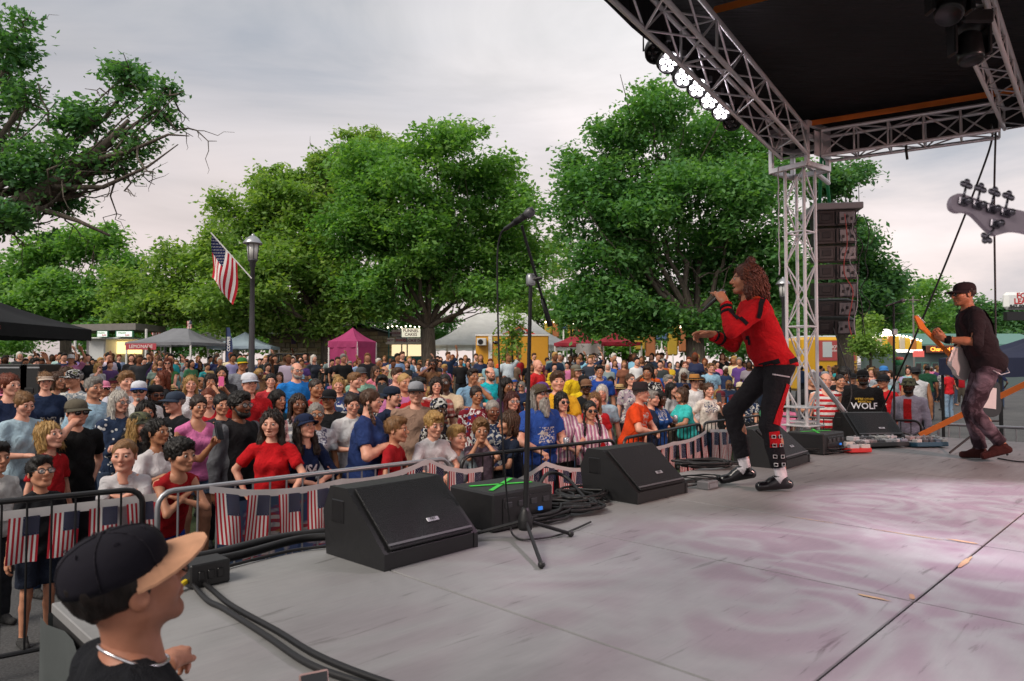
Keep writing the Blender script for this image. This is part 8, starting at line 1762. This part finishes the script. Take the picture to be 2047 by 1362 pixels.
SEAT = [proto(s) for s in (dict(sex='m', hair='short', hat='cap', pose='lap', seat=True), dict(sex='f', hair='long', pose='lap', seat=True), dict(sex='f', hair='bob', pose='lap', seat=True, glasses='sun', fat=1.15), dict(sex='m', hair='ring', pose='lap', seat=True, fat=1.2), dict(sex='m', hair='short', pose='lap', seat=True), dict(sex='f', hair='bun', pose='lap', seat=True, hat='visor'), dict(sex='m', hair='buzz', hat='straw', pose='lap', seat=True))]
PAL = [('white', 'c9c9cb'), ('sky-blue', '8fb0c4'), ('navy', '1d2a48'), ('black', '17171a'), ('grey', '7b7f85'), ('red', 'b01e24'), ('maroon', '5a1c28'), ('blue', '2450a0'), ('teal', '2a8a8e'), ('green', '3a6a44'), ('yellow', 'd0ac28'), ('pink', 'cc7d98'), ('purple', '5a3c78'), ('orange', 'cc5a24'), ('brown', '70523e'), ('cream', 'c8b99c'), ('charcoal', '33363b'), ('lavender', 'a090b8')]
HCOL = [('black', 'black'), ('dark', 'dk'), ('brown', 'brown'), ('tawny', 'lbrown'), ('blond', 'blond'), ('grey', 'grey'), ('white', 'white'), ('ginger', 'red')]
LM = [(70, 'by the black canopy'), (210, 'by the food kiosk'), (350, 'by the grey canopy'), (470, 'by the feather banner'), (560, 'by the golf cart'), (640, 'by the stone building'), (705, 'by the pink tent'), (800, 'by the snack stand'), (870, 'by the forked tree'), (940, 'by the white marquee'), (1030, 'by the yellow trailer'), (1110, 'by the lit lamp'), (1180, 'by the red canopy'), (1290, 'by the game stand'), (1390, 'by the two trunks'), (1500, 'behind the singer'), (1600, 'by the truss tower'), (1680, 'by the yellow bus'), (1760, 'by the street stand'), (1860, 'in the street'), (1960, 'behind the guitarist'), (2100, 'by the blue canopy')]
rng = random.Random(21); crowd = []
def landmark(px): return min(LM, key=lambda l: abs(l[0] - px))[1]
FARV = []; FARF = []; FARC = []; nfar = [0]
def add_far(sp, parts, x, y, yw):
    """too far to tell apart: joined into one mass"""
    c, s = math.cos(R(yw)), math.sin(R(yw)); M = np.array([[c, -s, 0], [s, c, 0], [0, 0, 1]]) * rng.uniform(.86, 1.07)
    for k, col in (('body', sp['skin']), ('shirt', sp['shirt']), ('trousers', sp['pcol']), ('shorts', sp['pcol']), ('hair', sp['hair_col']), ('cap_crown', sp['hat_col']), ('cap_bill', sp['hat_col'])):
        if k not in parts: continue
        me = parts[k]; v = np.empty(len(me.vertices) * 3, np.float32); me.vertices.foreach_get('co', v); v = v.reshape(-1, 3) @ M.T + np.array([x, y, gz(x, y)]); FARV.append(v); FARC.append(np.tile(np.array(col), (len(v), 1)))
        FARF.extend([tuple(i + nfar[0] for i in p.vertices) for p in me.polygons]); nfar[0] += len(v)
def add_person(px, d, seated, yaw=None, jit=.25):
    x = (px - CX) / FPX * d + rng.uniform(-jit, jit); y = d + rng.uniform(-jit, jit)
    if any((x - a) ** 2 + (y - b) ** 2 < (.30 if d > 9.4 else .15) for a, b in OCC): return
    OCC.append((x, y)); q, parts = rng.choice(SEAT if seated else (STAND if d > 9.4 else STAND[:10])); sp = dict(q); cn, cv = rng.choice(PAL if rng.random() < .5 else PAL[:5] + PAL[16:17] + PAL[2:4]); hn, hk = rng.choice((HCOL if rng.random() < .45 else HCOL[:4]) if q['sex'] != 'c' else HCOL[1:5]); sp['shirt'] = tuple(min(1, v * rng.uniform(.8, 1.2)) for v in lin(cv)); sp['hair_col'] = HC[hk]; sp['skin'] = SK[rng.choice('ppppmmmtbd')]; sp['pcol'] = rng.choice(PANTS)
    kcn, kcv = rng.choice(PAL); sp['hat_col'] = lin(kcv) if q.get('hat') != 'straw' else lin('b89a6a')
    far_ = (d >= 19.5 and px < 1600) or d > 30
    yw = yaw if yaw is not None else math.degrees(math.atan2(2.0 - x, y - 6.0)) + rng.uniform(-28, 28)
    if far_: add_far(sp, FAR_P[rng.randrange(len(FAR_P))], x, y, yw); return
    o = obj_person(sp, parts, (x, y, gz(x, y)), yw, None, 'people in the crowd'); s_ = rng.uniform(.94, 1.06); o.scale = (s_, s_, s_)
    hd_ = {'cap': kcn + ' cap', 'straw': 'straw hat', 'visor': kcn + ' visor'}.get(q.get('hat')) or ('bald head' if q['hair'] == 'bald' else hn + ' hair')
    row = 'mid-crowd' if d < 14 else ('behind' if d < 18 else 'far back')
    if px > 1600: row = 'near' if d < 18 else 'far'
    crowd.append([o, '%s person, %s top, %s, %s %s' % ('seated' if seated else ('standing' if q['sex'] != 'c' else 'young'), cn, hd_, row, landmark(px)), px]); o['category'] = 'person'
    if seated: chairs.append((x, y, yw, s_))
chairs = []
for _ in range(900):                       # fill the gaps between the front rows
    d = rng.uniform(6.9, 9.4); px = rng.uniform(-30, 1200); bd = np.interp(px, [0, 345, 890, 1221, 1400], [4.4, 4.9, 6.4, 7.9, 10.1]); x = (px - CX) / FPX * d
    if d < bd + .75 or any((x - a) ** 2 + (d - b) ** 2 < .17 for a, b in OCC): continue
    if any(abs(px - n[0]) < 34 and n[2] > d and n[2] < 13.5 for n in NEAR): continue
    add_person(px, d, False, None, .02)
print('fill', len(crowd))
d = 9.3
while d < 29.5:
    step = rng.uniform(.62, .74) if d < 13 else (.84 if d < 19.5 else .66); px = -30 + rng.uniform(0, 60); lim = 1575
    while px < lim:
        bx_ = (px - CX) / FPX * d; ok = True
        if bx_ > 4.3 and d < 12.5: ok = False
        keep = .84 if d < 13 else (.78 if d < 19.5 else .92)
        if d < 11.2 and px > 1230: keep = 0
        if d < 9.9 and px > 1000: keep = .3
        if 1385 < px < 1500 and d < 13: keep = 0
        if ok and rng.random() < keep: add_person(px, d, (rng.random() < (.15 if d < 12 else (.82 if d < 22 else .12))))
        px += step * FPX / d * rng.uniform(.85, 1.25)
    d += rng.uniform(.85, 1.05) if d < 22 else 1.15
for _ in range(42):
    d = rng.uniform(13, 22); px = rng.uniform(1615, 1800); add_person(px, d, False, rng.uniform(-60, 30) if rng.random() < .7 else None)
for _ in range(60):
    d = rng.uniform(26, 50); px = rng.uniform(1620, 1990); add_person(px, d, False, rng.uniform(-180, 180), .5)
tag(obj('distant_crowd', mesh_from(np.concatenate(FARV), FARF, 'distant_crowd', MATS['crowd_dye'], True, col=np.concatenate(FARC))), kind='stuff')
seen = {}
for c in crowd: seen.setdefault(c[1], []).append(c)
ORD = ['leftmost', 'second from left', 'third from left', 'fourth from left', 'fifth from left', 'sixth from left']
for lb, lst in seen.items():
    if len(lst) == 1: lst[0][0]['label'] = lb
    else:
        for k, c in enumerate(sorted(lst, key=lambda c: c[2])): c[0]['label'] = lb + ', ' + ORD[min(k, 5)]
print('crowd', len(crowd), round(time.time() - T0, 1))
# folding camp chairs under the seated people
cs = MB().sheet(lambda u, v: Vector((-.27 + .54 * u, .20 - .44 * v, .44 - .04 * math.sin(math.pi * u))), 4, 2).mesh('seat', MATS['cloth'], True); cb = MB().sheet(lambda u, v: Vector((-.28 + .56 * u, .20 + .10 * v + .03 * math.sin(math.pi * u), .44 + .50 * v)), 4, 3).mesh('backrest', MATS['cloth'], True)
legs = []
for a, b in (((-.27, -.24, 0), (.27, -.24, .44)), ((.27, -.24, 0), (-.27, -.24, .44)), ((-.28, .26, 0), (-.28, .30, .95)), ((.28, .26, 0), (.28, .30, .95))): legs.append(MB().tube([a, b], .011, 5).mesh('leg', MATS['black_metal']))
rl_ = [MB().box((s * .30, -.02, .64), (.05, .46, .02)).mesh('armrest', MATS['black_plastic']) for s in (-1, 1)]
seenc = {}
for k, (x, y, yw, s_) in enumerate(chairs):
    cn, cv = rng.choice([('navy', '1c2c50'), ('black', '1a1a1d'), ('red', '9c1c22'), ('blue', '1f5a96'), ('grey', '8a8d92'), ('green', '2c5236'), ('white', 'b9bbbd')]); r_ = empty('camp_chair', (x, y, gz(x, y)), R(yw)); px = CX + x / y * FPX
    lb = '%s folding camp chair %s %s' % (cn, 'mid-crowd' if y < 14 else ('behind' if y < 18 else 'far back'), landmark(px)); seenc.setdefault(lb, []).append((px, r_)); tag(r_, None, 'chair', 'camp chairs on the lawn')
    obj('seat', cs, r_, lin(cv)); obj('backrest', cb, r_, lin(cv))
    for l in legs: obj('leg', l, r_)
    for a in rl_: obj('armrest', a, r_)
for lb, lst in seenc.items():
    for k, (px, r_) in enumerate(sorted(lst, key=lambda c: c[0])): r_['label'] = lb if len(lst) == 1 else lb + ', ' + ORD[min(k, 5)]
print('done', round(time.time() - T0, 1), len(bpy.data.objects))
